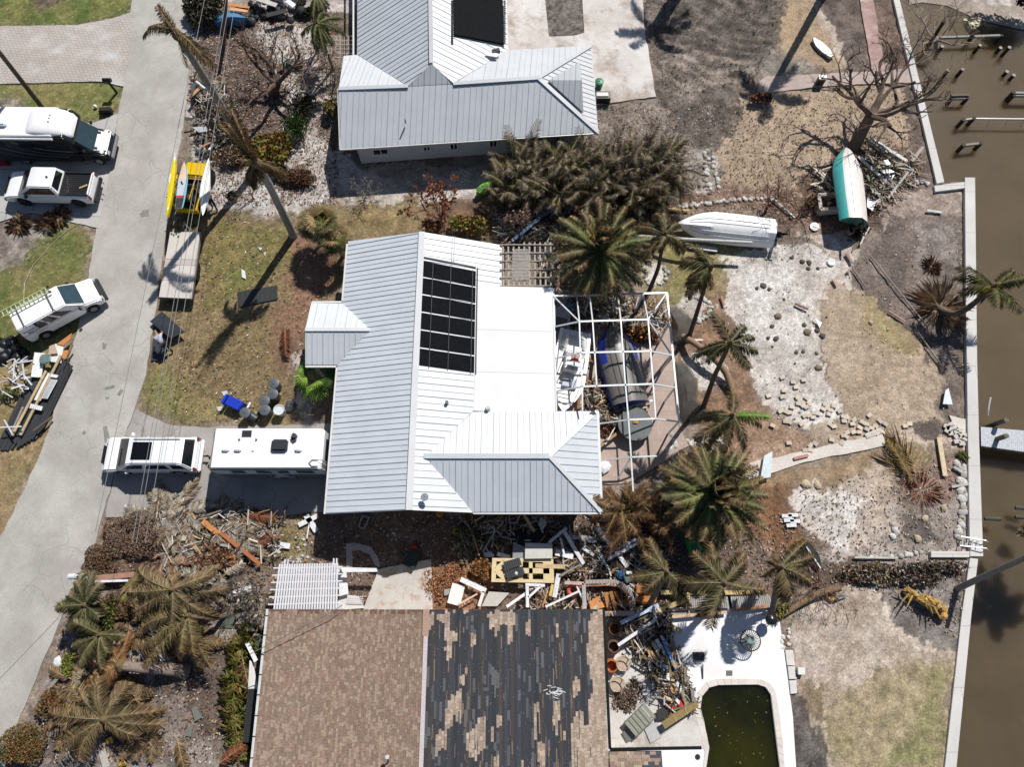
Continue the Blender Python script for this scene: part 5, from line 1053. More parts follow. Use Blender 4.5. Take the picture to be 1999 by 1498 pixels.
m = MB(); frond(m, c, R(-2), .3, 1.9, .35, .4, 24, [C(84,146,44),C(104,160,54)], [C(120,160,70)], .04); lf = m.build('green_frond', LEAF, [o for o in bpy.data.objects if o.get('label') == 'coconut palm with one bright lime green frond'][0])
# palm leaning over the canal
palm('curved palm leaning over the seawall towards the canal', (1836,602), (1938,560), 3.0, 9, 2.3, azs=azp(150,165,175,10,-10,-60,-100,185,30), group=G_, el=(-.1,.6), droop=.3, r=(.2,.15), mid=[(1850,612,.7),(1872,616,1.2),(1905,590,2.0)], cols=[C(150,140,60),C(96,100,48),C(70,80,40)], tip=GB, ll=.5, col=C(116,104,92))
# palms by the pool fence
G2_ = 'coconut palms beside the pool deck'
palm('leftmost coconut palm of the row beside the pool deck', (1262,1195), (1300,1118), 3.6, 7, 1.9, azs=azp(150,200,130,-40,215,170,-80), group=G2_, el=(-.1,.5), droop=.35, r=(.16,.12), cols=GB, tip=TAN, ll=.5)
palm('middle coconut palm with green heart beside the pool deck', (1386,1190), (1412,1140), 4.6, 11, 2.1, azs=azp(150,165,140,20,-5,35,-110,-130,60,175,100,-75), group=G2_, wind=(.12,.1,0), el=(0,.6), droop=.35, r=(.18,.13), cols=[C(96,112,56),C(84,96,50)]+GB, tip=TAN, ll=.55)
palm('rightmost coconut palm of the row beside the pool deck', (1508,1200), (1522,1108), 4.2, 8, 2.2, azs=azp(45,60,5,-5,-95,-85,-100,20,120), group=G2_, el=(0,.5), droop=.35, r=(.16,.12), cols=GB, tip=TAN, ll=.5)
# fallen trunks
def log(label, pts, r0, r1, col=C(150,128,104), name='fallen_log', group=None, cat='tree trunk'):
    m = MB(col); q = [P(x, y, z) for x, y, z in pts]; out = []
    for a, b_ in zip(q, q[1:]):
        for j in range(6): out.append(a.lerp(b_, j/6))
    out.append(q[-1]); n = len(out)
    for _ in range(3): out = [out[0]]+[(out[i-1]+out[i]*2+out[i+1])/4 for i in range(1, n-1)]+[out[-1]]
    m.tube(out, [(r0+(r1-r0)*i/(n-1))*(1+.06*(i % 2)) for i in range(n)], 10); return solo(name, m, BARK, label, cat, group, smooth=True)
log('curved fallen palm trunk lying across the mulch between two rock rings', [(1330,655,.3),(1360,672,.9),(1395,700,.9),(1418,728,.5),(1428,758,.25)], .17, .2, C(160,134,108))
log('fallen palm trunk reaching from the pool deck corner across the sand', [(1520,1206,.25),(1560,1180,.3),(1600,1158,.3),(1640,1148,.4)], .13, .2, C(140,116,90))
log('white bare pole lying across the capsized white boat', [(1222,460,.5),(1330,467,1.25),(1468,474,1.3)], .12, .1, C(206,206,202), 'fallen_pole', cat='pole')
# palm trunk leaning over the water lower right, crown unseen, and utility pole top left
m = MB(C(150,146,142)); m.tube([P(1869,1150,0), P(2010,1085,4.5)], [.17,.13], 12); solo('leaning_palm', m, WOOD, 'thick grey wooden pole leaning out over the seawall and canal', 'pole')
m = MB(C(96,84,70)); m.tube([P(92,222,0), P(-40,52,7.5)], [.16,.12], 12); solo('utility_pole', m, WOOD, 'dark utility pole rising behind the motorhome', 'pole')
m = MB(C(120,92,80)); m.tube([P(436,92,0), P(444,-60,5)], [.14,.11], 12); solo('utility_pole', m, WOOD, 'brown utility pole standing in the brush pile at the top edge', 'pole')
# bushes of leaf clumps
def bush(label, c, r, hz, n, cols, name='bush', mat=LEAF, size=(.08,.2), group=None, cat='bush', grass=0, hollow=.3, zo=0):
    p = P(*c); t = thing(name, label, cat, p, 0, group); m = MB(); ry = r[1] if isinstance(r, tuple) else r; rx = r[0] if isinstance(r, tuple) else r
    lob = [(U(-.55,.55)*rx, U(-.55,.55)*ry, U(.35,.9)*hz, U(.35,.6)) for _ in range(7)]
    for i in range(n):
        lx, ly, lz, lr = random.choice(lob); a, b_ = U(0,6.28), math.acos(U(-.2,1)); k = U(hollow,1)**.4*lr
        q = Vector((p.x+lx+rx*k*math.sin(b_)*math.cos(a), p.y+ly+ry*k*math.sin(b_)*math.sin(a), max(.05, zo+lz*.6+hz*.5*k*math.cos(b_))))
        s = U(*size); d = Vector((U(-1,1),U(-1,1),U(-.2,1))).normalized(); w_ = d.cross(Vector((U(-1,1),U(-1,1),U(-1,1)))).normalized()*s*.35
        m.add([q, q+d*s*.5+w_, q+d*s, q+d*s*.5-w_], [(0,1,2,3)], jit(random.choice(cols), .25))
    m.build('leaves', mat, t); m = MB(C(96,80,66))
    for i in range(9): lx, ly, lz, lr = random.choice(lob); m.tube([p, p+Vector((lx*.6,ly*.6,lz*.5)), p+Vector((lx*1.3,ly*1.3,lz))], [.05,.03,.01], 5)
    m.build('stems', BARK, t); return t
def clump(label, c, r, hz, n, cols, name='grass_clump', group=None, cat='plant', mat=LEAF, wid=.035, lean=(0,0)):
    p = P(*c); m = MB()
    for i in range(n):
        a = U(0,6.28); k = U(.05,.5)*r; b_ = p+Vector((math.cos(a)*k, math.sin(a)*k, 0)); e = U(.3,1); L = r*U(.6,1.1)
        d = Vector((math.cos(a)*e+lean[0], math.sin(a)*e+lean[1], 0)); t1 = b_+d*L*.45+Vector((0,0,hz*U(.6,1))); t2 = b_+d*L+Vector((0,0,hz*U(.1,.8))); w_ = Vector((-math.sin(a), math.cos(a), 0))*wid/2
        m.add([b_-w_, b_+w_, t1+w_, t2, t1-w_], [(0,1,2,3,4)], jit(random.choice(cols), .25))
    return solo(name, m, mat, label, cat, group, origin=p)
def bare(label, base, hz, spread, levels=5, r=.22, n0=5, lean=(0,0), col=C(112,96,84), name='bare_tree', leaves=None, group=None, seed=1, cat='tree', el=.9, trunk_h=.18, nleaf=3, top=None):
    rs = random.Random(seed); p = P(*base); t = thing(name, label, cat, p, 0, group); tm = MB(col); bm_ = MB(col); lv = MB()
    th_ = p+Vector((lean[0]*trunk_h*spread, lean[1]*trunk_h*spread, hz*trunk_h)) if top is None else Vector(P(*top[:2], top[2]))
    tm.tube([p-Vector((0,0,.1)), p.lerp(th_,.5)+Vector((rs.uniform(-.1,.1),rs.uniform(-.1,.1),0)), th_], [r*1.2, r, r*.9], 10)
    def grow(o, d, L, rr, lev):
        k = 4; pts = [o]; dd = d.copy()
        for i in range(k):
            dd = (dd+Vector((rs.uniform(-.32,.32),rs.uniform(-.32,.32),rs.uniform(-.15,.22)))).normalized(); pts.append(pts[-1]+dd*L/k)
        bm_.tube(pts, [max(.009, rr*(1-.45*i/k)) for i in range(k+1)], 6 if lev < 2 else 3, jit(col, .15), cap=False)
        if lev >= levels:
            if leaves:
                for _ in range(nleaf):
                    q = pts[rs.randint(1,k)]; s = rs.uniform(.12,.28); v = Vector((rs.uniform(-1,1),rs.uniform(-1,1),rs.uniform(-.6,.6))).normalized(); w_ = v.orthogonal().normalized()*s*.35
                    lv.add([q, q+v*s*.5+w_, q+v*s, q+v*s*.5-w_], [(0,1,2,3)], jit(rs.choice(leaves), .25))
            return
        for _ in range(2 if lev > 0 else 3):
            q = pts[rs.randint(2, k)] if rs.random() < .6 else pts[k]
            nd = (dd+Vector((rs.uniform(-.9,.9),rs.uniform(-.9,.9),rs.uniform(-.45,.5)))).normalized(); grow(q, nd, L*rs.uniform(.6,.82), rr*.6, lev+1)
    for i in range(n0):
        a = i*6.28/n0+rs.uniform(-.4,.4); d = Vector((math.cos(a)*math.cos(el)+lean[0], math.sin(a)*math.cos(el)+lean[1], math.sin(el)*rs.uniform(.6,1.1))).normalized(); grow(th_, d, spread*rs.uniform(.35,.5), r*.55, 0)
    tm.build('trunk', BARK, t, smooth=True); bm_.build('branches', BARK, t)
    if leaves: lv.build('leaves', DRY, t)
    return t
bare('largest leafless tree with many twisting grey brown limbs leaning beside the turquoise boat', (1668,286), 6.5, 4.4, 5, .36, 7, lean=(.25,.35), col=C(124,106,94), seed=5, el=.45, top=(1700,225,2.2))
bare('leafless tree with dark arching limbs in the street corner garden', (533,182), 5.0, 3.9, 5, .3, 7, lean=(-.1,.3), col=C(108,88,76), seed=11, el=.6, top=(540,165,1.0))
bare('thin reddish leafless shrub standing above the capsized white boat', (1494,416), 3.4, 2.6, 5, .09, 5, lean=(0,.3), col=C(130,92,78), seed=3, el=1.0, name='bare_shrub')
bare('rusty leaved small tree in the shade of the neighbour house', (862,440), 4.2, 2.6, 4, .12, 5, lean=(0,.1), col=C(110,84,72), leaves=[C(150,92,70),C(124,78,60),C(170,116,90)], seed=8, name='small_tree', nleaf=4, el=.9)
bare('pale leafless shrub against the side wall of the neighbour house', (715,385), 1.4, 1.3, 4, .04, 6, col=C(150,142,134), seed=21, name='bare_shrub', el=.8)
bare('grey tangled shrub left of the white pergola', (505,1160), 1.6, 1.7, 5, .05, 8, col=C(112,98,86), seed=31, name='bare_shrub', leaves=GREY, nleaf=1, el=.5)
bare('small stripped shrub beside the round ball shrub and the street', (497,388), 1.6, 1.4, 4, .05, 4, lean=(-.3,.2), col=C(116,98,82), seed=41, name='bare_shrub', el=.8)
bare('pale uprooted tree washed into the canal beside the seawall', (1830,92), 2.0, 3.0, 5, .14, 6, lean=(-.5,.5), col=C(170,150,136), seed=51, name='bare_tree', el=.15)
bare('low tangle of dry branches on the gravel right of the capsized white boat', (1560,420), 1.3, 2.4, 5, .06, 7, col=C(104,84,72), seed=61, name='bare_shrub', el=.2)
bare('bare brown shrub at the lower corner of the fallen palm', (1595,1140), 1.2, 1.8, 5, .06, 6, col=C(116,88,74), seed=71, name='bare_shrub', el=.25)
# areca thicket
def areca(label, c, hz, nf, L, cols, tip=TAN, group=None, name='areca_palm'):
    p = P(*c); t = thing(name, label, 'palm shrub', p, 0, group); m = MB(); sm = MB(C(120,108,70))
    for i in range(nf):
        a = U(0,6.28); b_ = p+Vector((U(-.5,.5),U(-.5,.5),0)); h_ = hz*U(.35,.8); q = b_+Vector((math.cos(a)*.25,math.sin(a)*.25,h_)); sm.tube([b_, q], [.04,.03], 4)
        frond(m, q, a, U(.3,1.2), L*U(.6,1.25), U(.2,.6), .5, 18, cols, tip, .026, vfold=.3)
    m.build('fronds', DRY, t); sm.build('stems', BARK, t); return t
TH = [C(122,106,90),C(98,94,66),C(146,126,106),C(82,82,56),C(132,114,98),C(108,104,76)]
k = 0
for x, y in ((985,400),(1030,402),(1080,404),(1130,405),(1180,405),(1230,404),(1280,402),(1005,372),(1055,374),(1105,376),(1155,377),(1205,376),(1255,374),(1298,368),(1035,346),(1085,348),(1135,348),(1185,346),(1235,346),(1278,340)):
    areca('brown wind burnt areca palm in the dense thicket behind the house', (x+U(-6,6), y+U(-5,5)), U(2.2,3.4), 22, 1.8, TH+(GB[:2] if k % 3 else [C(104,124,50)]), GREY[:3]+TAN[:2], 'areca palms of the thicket'); k += 1
for x, y, l in ((1212,1010,'reddish brown areca palm touching the lower corner of the big house roof'),(1258,1020,'reddish brown areca palm between the house corner and the lower date palm')):
    areca(l, (x,y), 2.8, 30, 1.7, [C(150,112,88),C(128,98,76),C(108,96,60),C(164,128,100)], RED+TAN, 'areca palms by the house corner')
# fan palms
def fanpalm(label, c, hz, n, r, cols, group=None, tr=.14):
    p = P(*c); t = thing('fan_palm', label, 'palm tree', p, 0, group); trunk(t, [p-Vector((0,0,.1)), p+Vector((0,0,hz))], tr, tr*.8, C(120,104,84)); m = MB(); o = p+Vector((0,0,hz))
    for i in range(n):
        az = i*2.4; el = U(-.2,1.0); d = Vector((math.cos(az)*math.cos(el), math.sin(az)*math.cos(el), math.sin(el))); q = o+d*r*.45; m.tube([o, q], .015, 3, C(140,150,80), cap=False); s = d.cross(Vector((0,0,1))).normalized(); up = s.cross(d)
        cc = random.choice(cols)
        for j in range(15):
            a = (j-7)*.19; v = (d*math.cos(a)+s*math.sin(a)-Vector((0,0,.25))).normalized(); L = r*.6*U(.85,1.1); w_ = v.cross(up).normalized()*.035; m.add([q, q+v*L*.5+w_, q+v*L+Vector((0,0,-.12)), q+v*L*.5-w_], [(0,1,2,3)], jit(cc, .2))
    m.build('crown', LEAF, t); return t
fanpalm('bright green fan palm in the corner of the porch and driveway', (632,755), 1.6, 26, 1.35, [C(90,124,40),C(70,104,34),C(130,156,60),C(54,84,30)])
F_ = 'fan palms with brown skirts'
for x, y, h_, l in ((650,478,2.6,'taller shaggy fan palm with brown skirt at the upper left roof corner'),(670,500,2.0,'lower shaggy fan palm against the left roof edge'),(630,470,1.9,'small fan palm nearest the lawn at the upper left roof corner')): fanpalm(l, (x,y), h_, 34, 1.25, [C(92,96,52),C(128,112,70),C(150,124,84),C(74,84,44)], F_)
# shrubs
bush('clipped dark green curved hedge between the gravel and the bare tree', (580,262), (.95,1.1), 1.6, 3400, [C(66,92,30),C(82,108,38),C(52,72,26),C(44,58,24)], 'hedge', size=(.06,.12), cat='hedge', hollow=.8)
bush('dark upper half of the curved hedge near the neighbour house', (592,218), (.95,1.1), 1.5, 3200, [C(40,50,24),C(56,60,34),C(30,38,20),C(70,66,44)], 'hedge', size=(.06,.12), cat='hedge', hollow=.8)
bush('yellow green croton shrub at the foot of the tall palm', (522,298), (1.7,1.5), 1.7, 3600, [C(128,124,48),C(150,138,62),C(104,104,44),C(150,84,60),C(92,92,40)], 'croton_shrub', size=(.12,.3))
bush('round clipped ball shrub by the street corner', (455,388), (.42,.42), .9, 1000, [C(76,62,50),C(92,76,58),C(60,52,42)], 'ball_shrub', size=(.05,.1), hollow=.9)
bush('rusty ground shrub below the croton', (585,352), (1.6,.7), .8, 1900, [C(140,100,76),C(116,84,66),C(96,76,62)], 'shrub', DRY, size=(.08,.2))
bush('dry shrub between the bare tree and the croton on the left', (470,305), (1.5,1.2), 1.0, 2400, GREY+RED[:2]+TAN, 'shrub', DRY, size=(.08,.22))
bush('tawny dry bush against the left end of the neighbour house', (648,225), (.45,.8), 1.5, 900, [C(150,134,88),C(120,108,70),C(170,150,104)], 'shrub', DRY, size=(.1,.25))
bush('yellow and orange leaved shrub at the top edge of the white roof', (912,448), (1.3,.6), 1.4, 1600, [C(170,150,70),C(150,124,60),C(120,132,60),C(180,140,90),C(96,104,50)], 'croton_shrub', size=(.1,.28))
bush('orange brown shrub beside the rusty tree above the house roof', (845,450), (.9,.5), 1.2, 900, [C(120,84,64),C(96,72,58),C(140,104,80)], 'shrub', DRY)
bush('large red and green croton hedge by the street at the bottom', (72,1432), (1.5,1.35), 1.5, 7000, [C(150,96,66),C(84,96,44),C(104,110,54),C(124,84,56),C(66,78,36),C(170,116,80)], 'croton_shrub', size=(.05,.12), hollow=.8)
bush('reddish shrub above the croton hedge at the street', (112,1370), (.8,.7), 1.0, 1100, [C(146,92,70),C(120,80,60),C(96,92,48)], 'croton_shrub', size=(.08,.2))
bush('small yellow green shrub on the edge of the low street wall', (140,1300), (.35,.7), .8, 800, [C(130,136,60),C(150,150,76),C(96,108,44)], 'shrub', size=(.08,.16))
bush('rusty brown burnt hedge above the white mailbox', (262,1045), (2.0,1.4), 1.3, 6500, [C(140,112,96),C(118,98,84),C(160,130,108),C(96,82,72),C(150,132,112)], 'burnt_hedge', DRY, size=(.05,.12), hollow=.8)
bush('brown burnt hedge end beside the street left of the mailbox', (205,1095), (1.1,.9), 1.1, 3600, [C(122,96,76),C(96,78,64),C(146,116,90)], 'burnt_hedge', DRY, size=(.05,.12), hollow=.8)
bush('green shrub under the dark palm beside the street', (205,1215), (.8,1.0), 1.2, 1500, [C(84,96,40),C(112,120,52),C(60,72,32)], 'shrub', size=(.08,.18))
bush('dark green tree crown at the top right corner above the beach', (1985,10), (2.4,2.0), 3.0, 5200, [C(58,66,44),C(44,54,36),C(74,80,54),C(34,40,30)], 'shore_tree', size=(.12,.3), cat='tree', hollow=.7)
bush('tawny clipped bush beside the concrete planter box', (1580,402), (.7,.45), .9, 900, [C(110,92,64),C(130,110,76),C(90,78,58)], 'shrub', DRY, size=(.06,.16))
bush('rusty shrub on the sandy bank near the palm shadow', (1478,200), (1.1,.4), .9, 1100, [C(110,76,62),C(90,68,58),C(130,96,76)], 'shrub', DRY, size=(.08,.22))
bush('large brush pile of dead leaves at the top edge beside the street', (412,18), (1.7,2.2), 1.6, 4200, [C(84,80,62),C(64,60,48),C(110,102,84),C(50,50,42)], 'brush_pile', DRY, size=(.1,.3), cat='brush pile')
bush('grey brush pile of storm cuttings between the street and the tall palm', (430,245), (1.6,2.4), 1.2, 4600, GREY+[C(80,72,62),C(60,56,52)], 'brush_pile', DRY, size=(.1,.32), cat='brush pile')
bush('low scrub strip in the sand right of the fallen palm', (1700,1122), (2.0,.6), .6, 1500, GREY[1:]+TAN+[C(70,60,52)], 'scrub', DRY)
bush('dark scrub beside the bluish return wall', (1800,1115), (2.6,.7), .8, 2400, GREY[1:]+RED[1:2]+[C(70,62,52),C(56,50,44),C(100,80,60)], 'scrub', DRY)
bush('green weeds on the small mound beside the dock', (1878,892), (.4,.3), .3, 300, [C(130,130,64),C(104,112,54)], 'weeds', size=(.06,.14))
bush('floating mangrove tuft at the right edge of the canal', (1998,1040), (.5,.4), .5, 300, [C(150,130,96),C(120,110,80)], 'shrub', DRY)
bush('brown pile of leaves under the fallen palm fronds by the lower driveway', (420,1085), (1.6,.8), .8, 2200, [C(160,116,84),C(140,100,76),C(112,88,70)], 'leaf_pile', DRY, size=(.1,.24), cat='leaf pile')
bush('dark shrub beneath the palm crowns in the lower left garden', (240,1190), (1.1,.7), .9, 1600, [C(110,84,62),C(84,72,52),C(70,76,42),C(130,96,70)], 'shrub', DRY)
bush('pale brush beside the pool deck corner palm', (1522,1196), (.5,.4), .8, 900, [C(130,124,66),C(110,104,60),C(150,140,90)], 'shrub', size=(.06,.2))
bush('grey green ground shrub beside the neighbour gas pipe', (606,30), (.6,.4), .8, 700, [C(74,80,54),C(60,62,46)], 'shrub')
# dead grass rosettes
clump('large rosette of dead tan fronds at the foot of the canal palm', (1836,600), 1.9, .3, 300, [C(186,162,134),C(160,140,118),C(206,184,156),C(130,112,98)], mat=DRY, wid=.02)
clump('small rust coloured rosette in the bare bed', (1818,520), .7, .12, 200, [C(122,88,72),C(100,76,66),C(140,108,88)], mat=DRY)
clump('fallen frond heap of rust and green leaves near the dock', (1768,915), 1.6, .3, 110, [C(180,140,108),C(160,120,92),C(170,160,110),C(196,160,124)], mat=DRY, lean=(-.1,.5), wid=.02)
clump('rust red rosette of dead leaves beside the rock heap', (1800,958), 1.3, .12, 90, [C(176,112,84),C(150,100,78),C(186,140,110)], mat=DRY, wid=.018)
for i, (x, y) in enumerate(((470,1268),(472,1300),(462,1330),(458,1360),(462,1392),(466,1425),(472,1462),(492,1240))):
    clump('spider plant clump in the strip along the shingled house', (x,y), .75, .5, 170, [C(150,156,84),C(176,164,104),C(110,124,56),C(160,124,76)], 'border_plant', 'border plants along the shingled house')
for x, y, l, s in ((120,425,'pale pink dry clump near the pickup', 0),(40,440,'tan dry clump at the left edge below the pickup', 1),(95,438,'dark dry clump between the pickup pad and the lawn', 2)): clump(l, (x,y), .8, .4, 150, TAN+RED[:2]+GREY[:2], mat=DRY)
# loose fallen fronds
FR = [((560,640),(562,700),2.0,RED,'rust red fallen frond on the lawn beside the porch'),((476,1275),(505,1395),4.0,TAN,'long tan frond lying along the border of the shingled house'),((352,1440),(365,1490),2.2,TAN,'tan frond in the lower left yard near the stepping stones'),((430,1490),(470,1462),1.6,RED,'reddish frond near the bottom edge left of the shingled house'),
((545,1040),(500,1072),2.0,RED,'rusty frond on the grass beside the white crossed boards'),((480,1003),(530,1012),1.8,RED,'brown frond at the edge of the trailer shadow'),((1080,320),(1040,300),1.5,TAN,'x'),((1740,860),(1775,935),2.6,TAN,'tawny frond hanging at the end of the stone walkway'),
((1768,930),(1738,880),2.2,[C(150,130,84),C(120,110,64)],'second tawny frond beside the end of the walkway'),((1125,985),(1165,1000),1.4,TAN,'dry frond resting on the lower corner of the big roof'),((1250,600),(1330,640),2.6,[C(190,150,60),C(150,110,60)],'yellow frond hanging across the far corner of the pool cage'),((1215,640),(1290,668),2.4,[C(176,120,66),C(200,150,80)],'orange brown frond heap below the pool cage corner')]
for a, b_, L, cc, l in FR:
    if l == 'x': continue
    p, q = P(*a), P(*b_); m = MB(); frond(m, p+Vector((0,0,.35 if 'roof' not in l else 3.2)), math.atan2(q.y-p.y, q.x-p.x), .15, L, .18, .5, 24, cc, cc, .045, rc=C(160,134,96), vfold=.05); solo('fallen_frond', m, DRY, l, 'palm frond', 'fallen palm fronds')
# lower left collapsed palms
G3 = 'collapsed palms in the lower left garden'
palm('upper crown of the forked palm in the lower left garden', (444,1195), (338,1152), 2.6, 13, 2.9, azs=azp(5,15,175,160,-70,-90,-110,140,190,-50,0,200,30), group=G3, wind=(-.22,.1,-.05), mid=[(425,1172,1.0),(385,1150,2.0)], cols=[C(166,146,114),C(142,124,94),C(122,110,82)], tip=TAN, el=(-.3,.4), droop=.3, r=(.16,.12), ll=.5, col=C(126,104,88), skirt=9)
palm('lower crown of the forked palm with long drooping fronds', (440,1202), (368,1203), 2.2, 12, 2.7, azs=azp(-60,-80,-100,-120,-140,180,160,-90,-75,120,-110,200), group=G3, wind=(-.1,-.35,-.03), mid=[(415,1210,1.2),(395,1206,1.8)], cols=[C(164,144,104),C(140,124,86),C(116,110,74)], tip=TAN, el=(-.2,.5), droop=.25, r=(.14,.1), ll=.55, col=C(126,104,88))
palm('thick smooth palm trunk fallen flat with a dry crown in the lower left garden', (362,1313), (236,1300), 1.0, 12, 1.6, azs=azp(180,170,150,200,215,130,190,230,100,160), group=G3, mid=[(320,1306,.8),(280,1306,.9)], cols=[C(170,130,84),C(190,150,100),C(150,100,70)], tip=RED+TAN, el=(-.1,.6), droop=.3, r=(.34,.24), ll=.4, col=C(150,132,122))
palm('low palm with brown feathery fronds beside the croton hedge', (215,1420), (205,1405), 1.3, 16, 2.6, azs=azp(160,150,20,5,-5,-150,-130,60,100,170,10,120,0,-20), group=G3, wind=(.25,.12,-.04), cols=[C(150,128,98),C(126,110,82),C(104,98,70)], tip=TAN, el=(.05,.5), droop=.28, r=(.2,.16), ll=.6, col=C(120,100,84))
palm('dark green palm overhanging the street by the white mailbox', (170,1195), (168,1182), 2.0, 15, 1.6, azs=azp(160,185,120,140,200,20,-20,60,-60,-90,-120,90,230), group=G3, wind=(-.3,-.1,0), cols=[C(74,82,50),C(94,98,62),C(58,62,44)], tip=GB, el=(0,.8), droop=.35, r=(.16,.12), ll=.45)
palm('second dark green palm beneath the street palm', (200,1250), (198,1240), 1.6, 12, 1.6, azs=azp(200,220,240,160,-60,-90,0,120), group=G3, cols=[C(78,84,50),C(98,98,62),C(116,104,76)], tip=GB, el=(0,.8), droop=.4, r=(.14,.1), ll=.4)
palm('slim green palm at the top beside the wire trellis', (650,135), (620,48), 3.8, 9, 1.9, azs=azp(-60,-80,-110,90,20,-30,200,-95), group='slim palms left of the neighbour house', cols=[C(104,120,56),C(84,98,48)], tip=GB, el=(-.1,.5), droop=.6, r=(.09,.06), ll=.4)
palm('slim green palm leaning at the very top edge left of the neighbour house', (640,60), (618,-5), 3.6, 8, 1.9, azs=azp(-60,-80,-110,200,-30,-95), group='slim palms left of the neighbour house', cols=[C(112,126,60),C(90,100,50)], tip=GB, el=(-.1,.5), droop=.6, r=(.09,.06), ll=.4)
# dark palm tops out of frame whose shadows reach the graded lot are left to one tall palm at the top edge
bare('bundle of grey fallen branches leaning on the neighbour house corner', (655,205), 2.6, 2.6, 4, .06, 7, lean=(-.35,.7), col=C(124,114,98), seed=81, name='bare_shrub', el=.6)
# ---------------------------------------------------------------- yard objects and storm debris
WB_ = C(232,232,236); GYB = C(150,146,140); TNB = C(206,180,140); BRB = C(140,104,76); DKB = C(58,58,60); ORB = C(206,140,84); BLW = C(196,206,226)
def plank(x1, y1, x2, y2, w_, col, label, z1=.1, z2=None, th=.05, name='plank', group=None, cat='board', mat=None, roll=0):
    if name == 'plank': name = next((w for w in ('beam','pole','plank','timber','lath','board') if w in label), 'board')
    m = MB(jit(col, .05)); m.beam(P(x1, y1, z1), P(x2, y2, z1 if z2 is None else z2), w_, th, None, roll); return solo(name, m, mat or WOOD, label, cat, group)
def panel(pts, z, col, label, name='panel', th=.04, cat='panel', mat=None, group=None, tilt=0, ribs=0, ribcol=None):
    q = PP(pts, z); n = len(q); 
    for i, p in enumerate(q): p.z += tilt*(p-q[0]).length
    m = MB(col); dn = Vector((0,0,-th)); a = sum(q[i].x*q[(i+1)%n].y-q[(i+1)%n].x*q[i].y for i in range(n))
    if a < 0: q = q[::-1]
    m.add(q+[p+dn for p in q], [tuple(range(n)), tuple(range(2*n-1,n-1,-1))]+[((i+1)%n,i,n+i,n+(i+1)%n) for i in range(n)])
    if ribs and n == 4:
        for k in range(1, ribs): m.beam(q[0].lerp(q[1],k/ribs)+Vector((0,0,.01)), q[3].lerp(q[2],k/ribs)+Vector((0,0,.01)), .03, .03, ribcol or k_(col,.8))
    return solo(name, m, mat or PLAS, label, cat, group)
def rockmesh(m, p, r, col, fl=.6):
    secs = []; n = 7; ph = U(0,6)
    rr = [r*U(.75,1.15) for _ in range(n)]
    for z, k in ((-.1,.8),(.25,1.0),(.6,.85),(.95,.4)): secs.append([p+Vector((math.cos(ph+6.283*j/n)*rr[j]*k*U(.9,1.1), math.sin(ph+6.283*j/n)*rr[j]*k*U(.9,1.1), z*r*fl)) for j in range(n)])
    m.loft(secs, jit(col, .12))
def rock(x, y, r, col, label, group=None, z=0): m = MB(); rockmesh(m, P(x, y, z), r, col); return solo('rock', m, STONE, label, 'rock', group)
def along(pts, n):
    L = [0]; 
    for a, b_ in zip(pts, pts[1:]): L.append(L[-1]+math.dist(a, b_))
    for i in range(n):
        s = L[-1]*(i+.5)/n; k = max(j for j in range(len(L)-1) if L[j] <= s); f = (s-L[k])/(L[k+1]-L[k]); yield pts[k][0]+(pts[k+1][0]-pts[k][0])*f, pts[k][1]+(pts[k+1][1]-pts[k][1])*f
RW = [C(206,202,196), C(186,180,172), C(170,160,150), C(220,216,212)]
for pts, n, r, lab, grp in (([(1376,292),(1382,320),(1378,345),(1386,372)],15,(.14,.22),'pale stone in the short double row beside the thicket','stones of the short row beside the thicket'),
 ([(1390,300),(1395,335),(1402,370)],11,(.13,.18),'pale stone in the short double row beside the thicket','stones of the short row beside the thicket'),
 ([(1318,408),(1350,400),(1375,398),(1420,392),(1470,388),(1515,386)],44,(.1,.17),'small pale stone in the long row above the capsized white boat','stones of the long row above the white boat'),
 ([(1256,534),(1262,548),(1280,556),(1296,552),(1302,538),(1296,522)],17,(.1,.16),'pale stone in the ring around the first coconut palm','stones of the first ring'),
 ([(1340,586),(1352,580),(1372,584),(1388,600),(1382,616),(1362,626),(1345,622)],26,(.1,.18),'pale stone in the ring around the slender coconut palm','stones of the second ring'),
 ([(1372,700),(1366,716),(1376,730),(1398,748),(1420,752),(1424,735)],22,(.1,.17),'pale stone beside the curved fallen trunk','stones beside the curved trunk'),
 ([(1340,860),(1360,872),(1378,866),(1396,858),(1410,862),(1400,880),(1380,888),(1362,884)],30,(.12,.22),'pale stone in the heap above the lower date palm','stones heaped above the lower date palm'),
 ([(1868,905),(1878,930),(1872,960),(1880,990),(1876,1020),(1868,1050),(1882,1066)],26,(.14,.28),'grey rock in the row along the inside of the seawall','rocks along the seawall'),
 ([(1882,905),(1886,940),(1884,980)],9,(.14,.24),'grey rock in the row along the inside of the seawall','rocks along the seawall'),
 ([(1776,358),(1790,355),(1814,359)],8,(.12,.18),'white stone in the short row at the seawall jog','stones at the seawall jog'),
 ([(1700,1090),(1730,1086),(1760,1088),(1800,1080)],13,(.1,.2),'pale stone along the bluish return wall','stones along the return wall'),
 ([(1740,1020),(1750,1040),(1745,1050)],8,(.14,.24),'tan rock heaped at the corner of the bare bed','rocks at the corner of the bare bed'),
 ([(1310,845),(1320,870),(1300,880)],8,(.12,.2),'dark rock at the edge of the torn screen','rocks at the torn screen')):
    for x, y in along(pts, n): rock(x+U(-4,4), y+U(-3,3), U(*r), random.choice(RW), lab, grp)
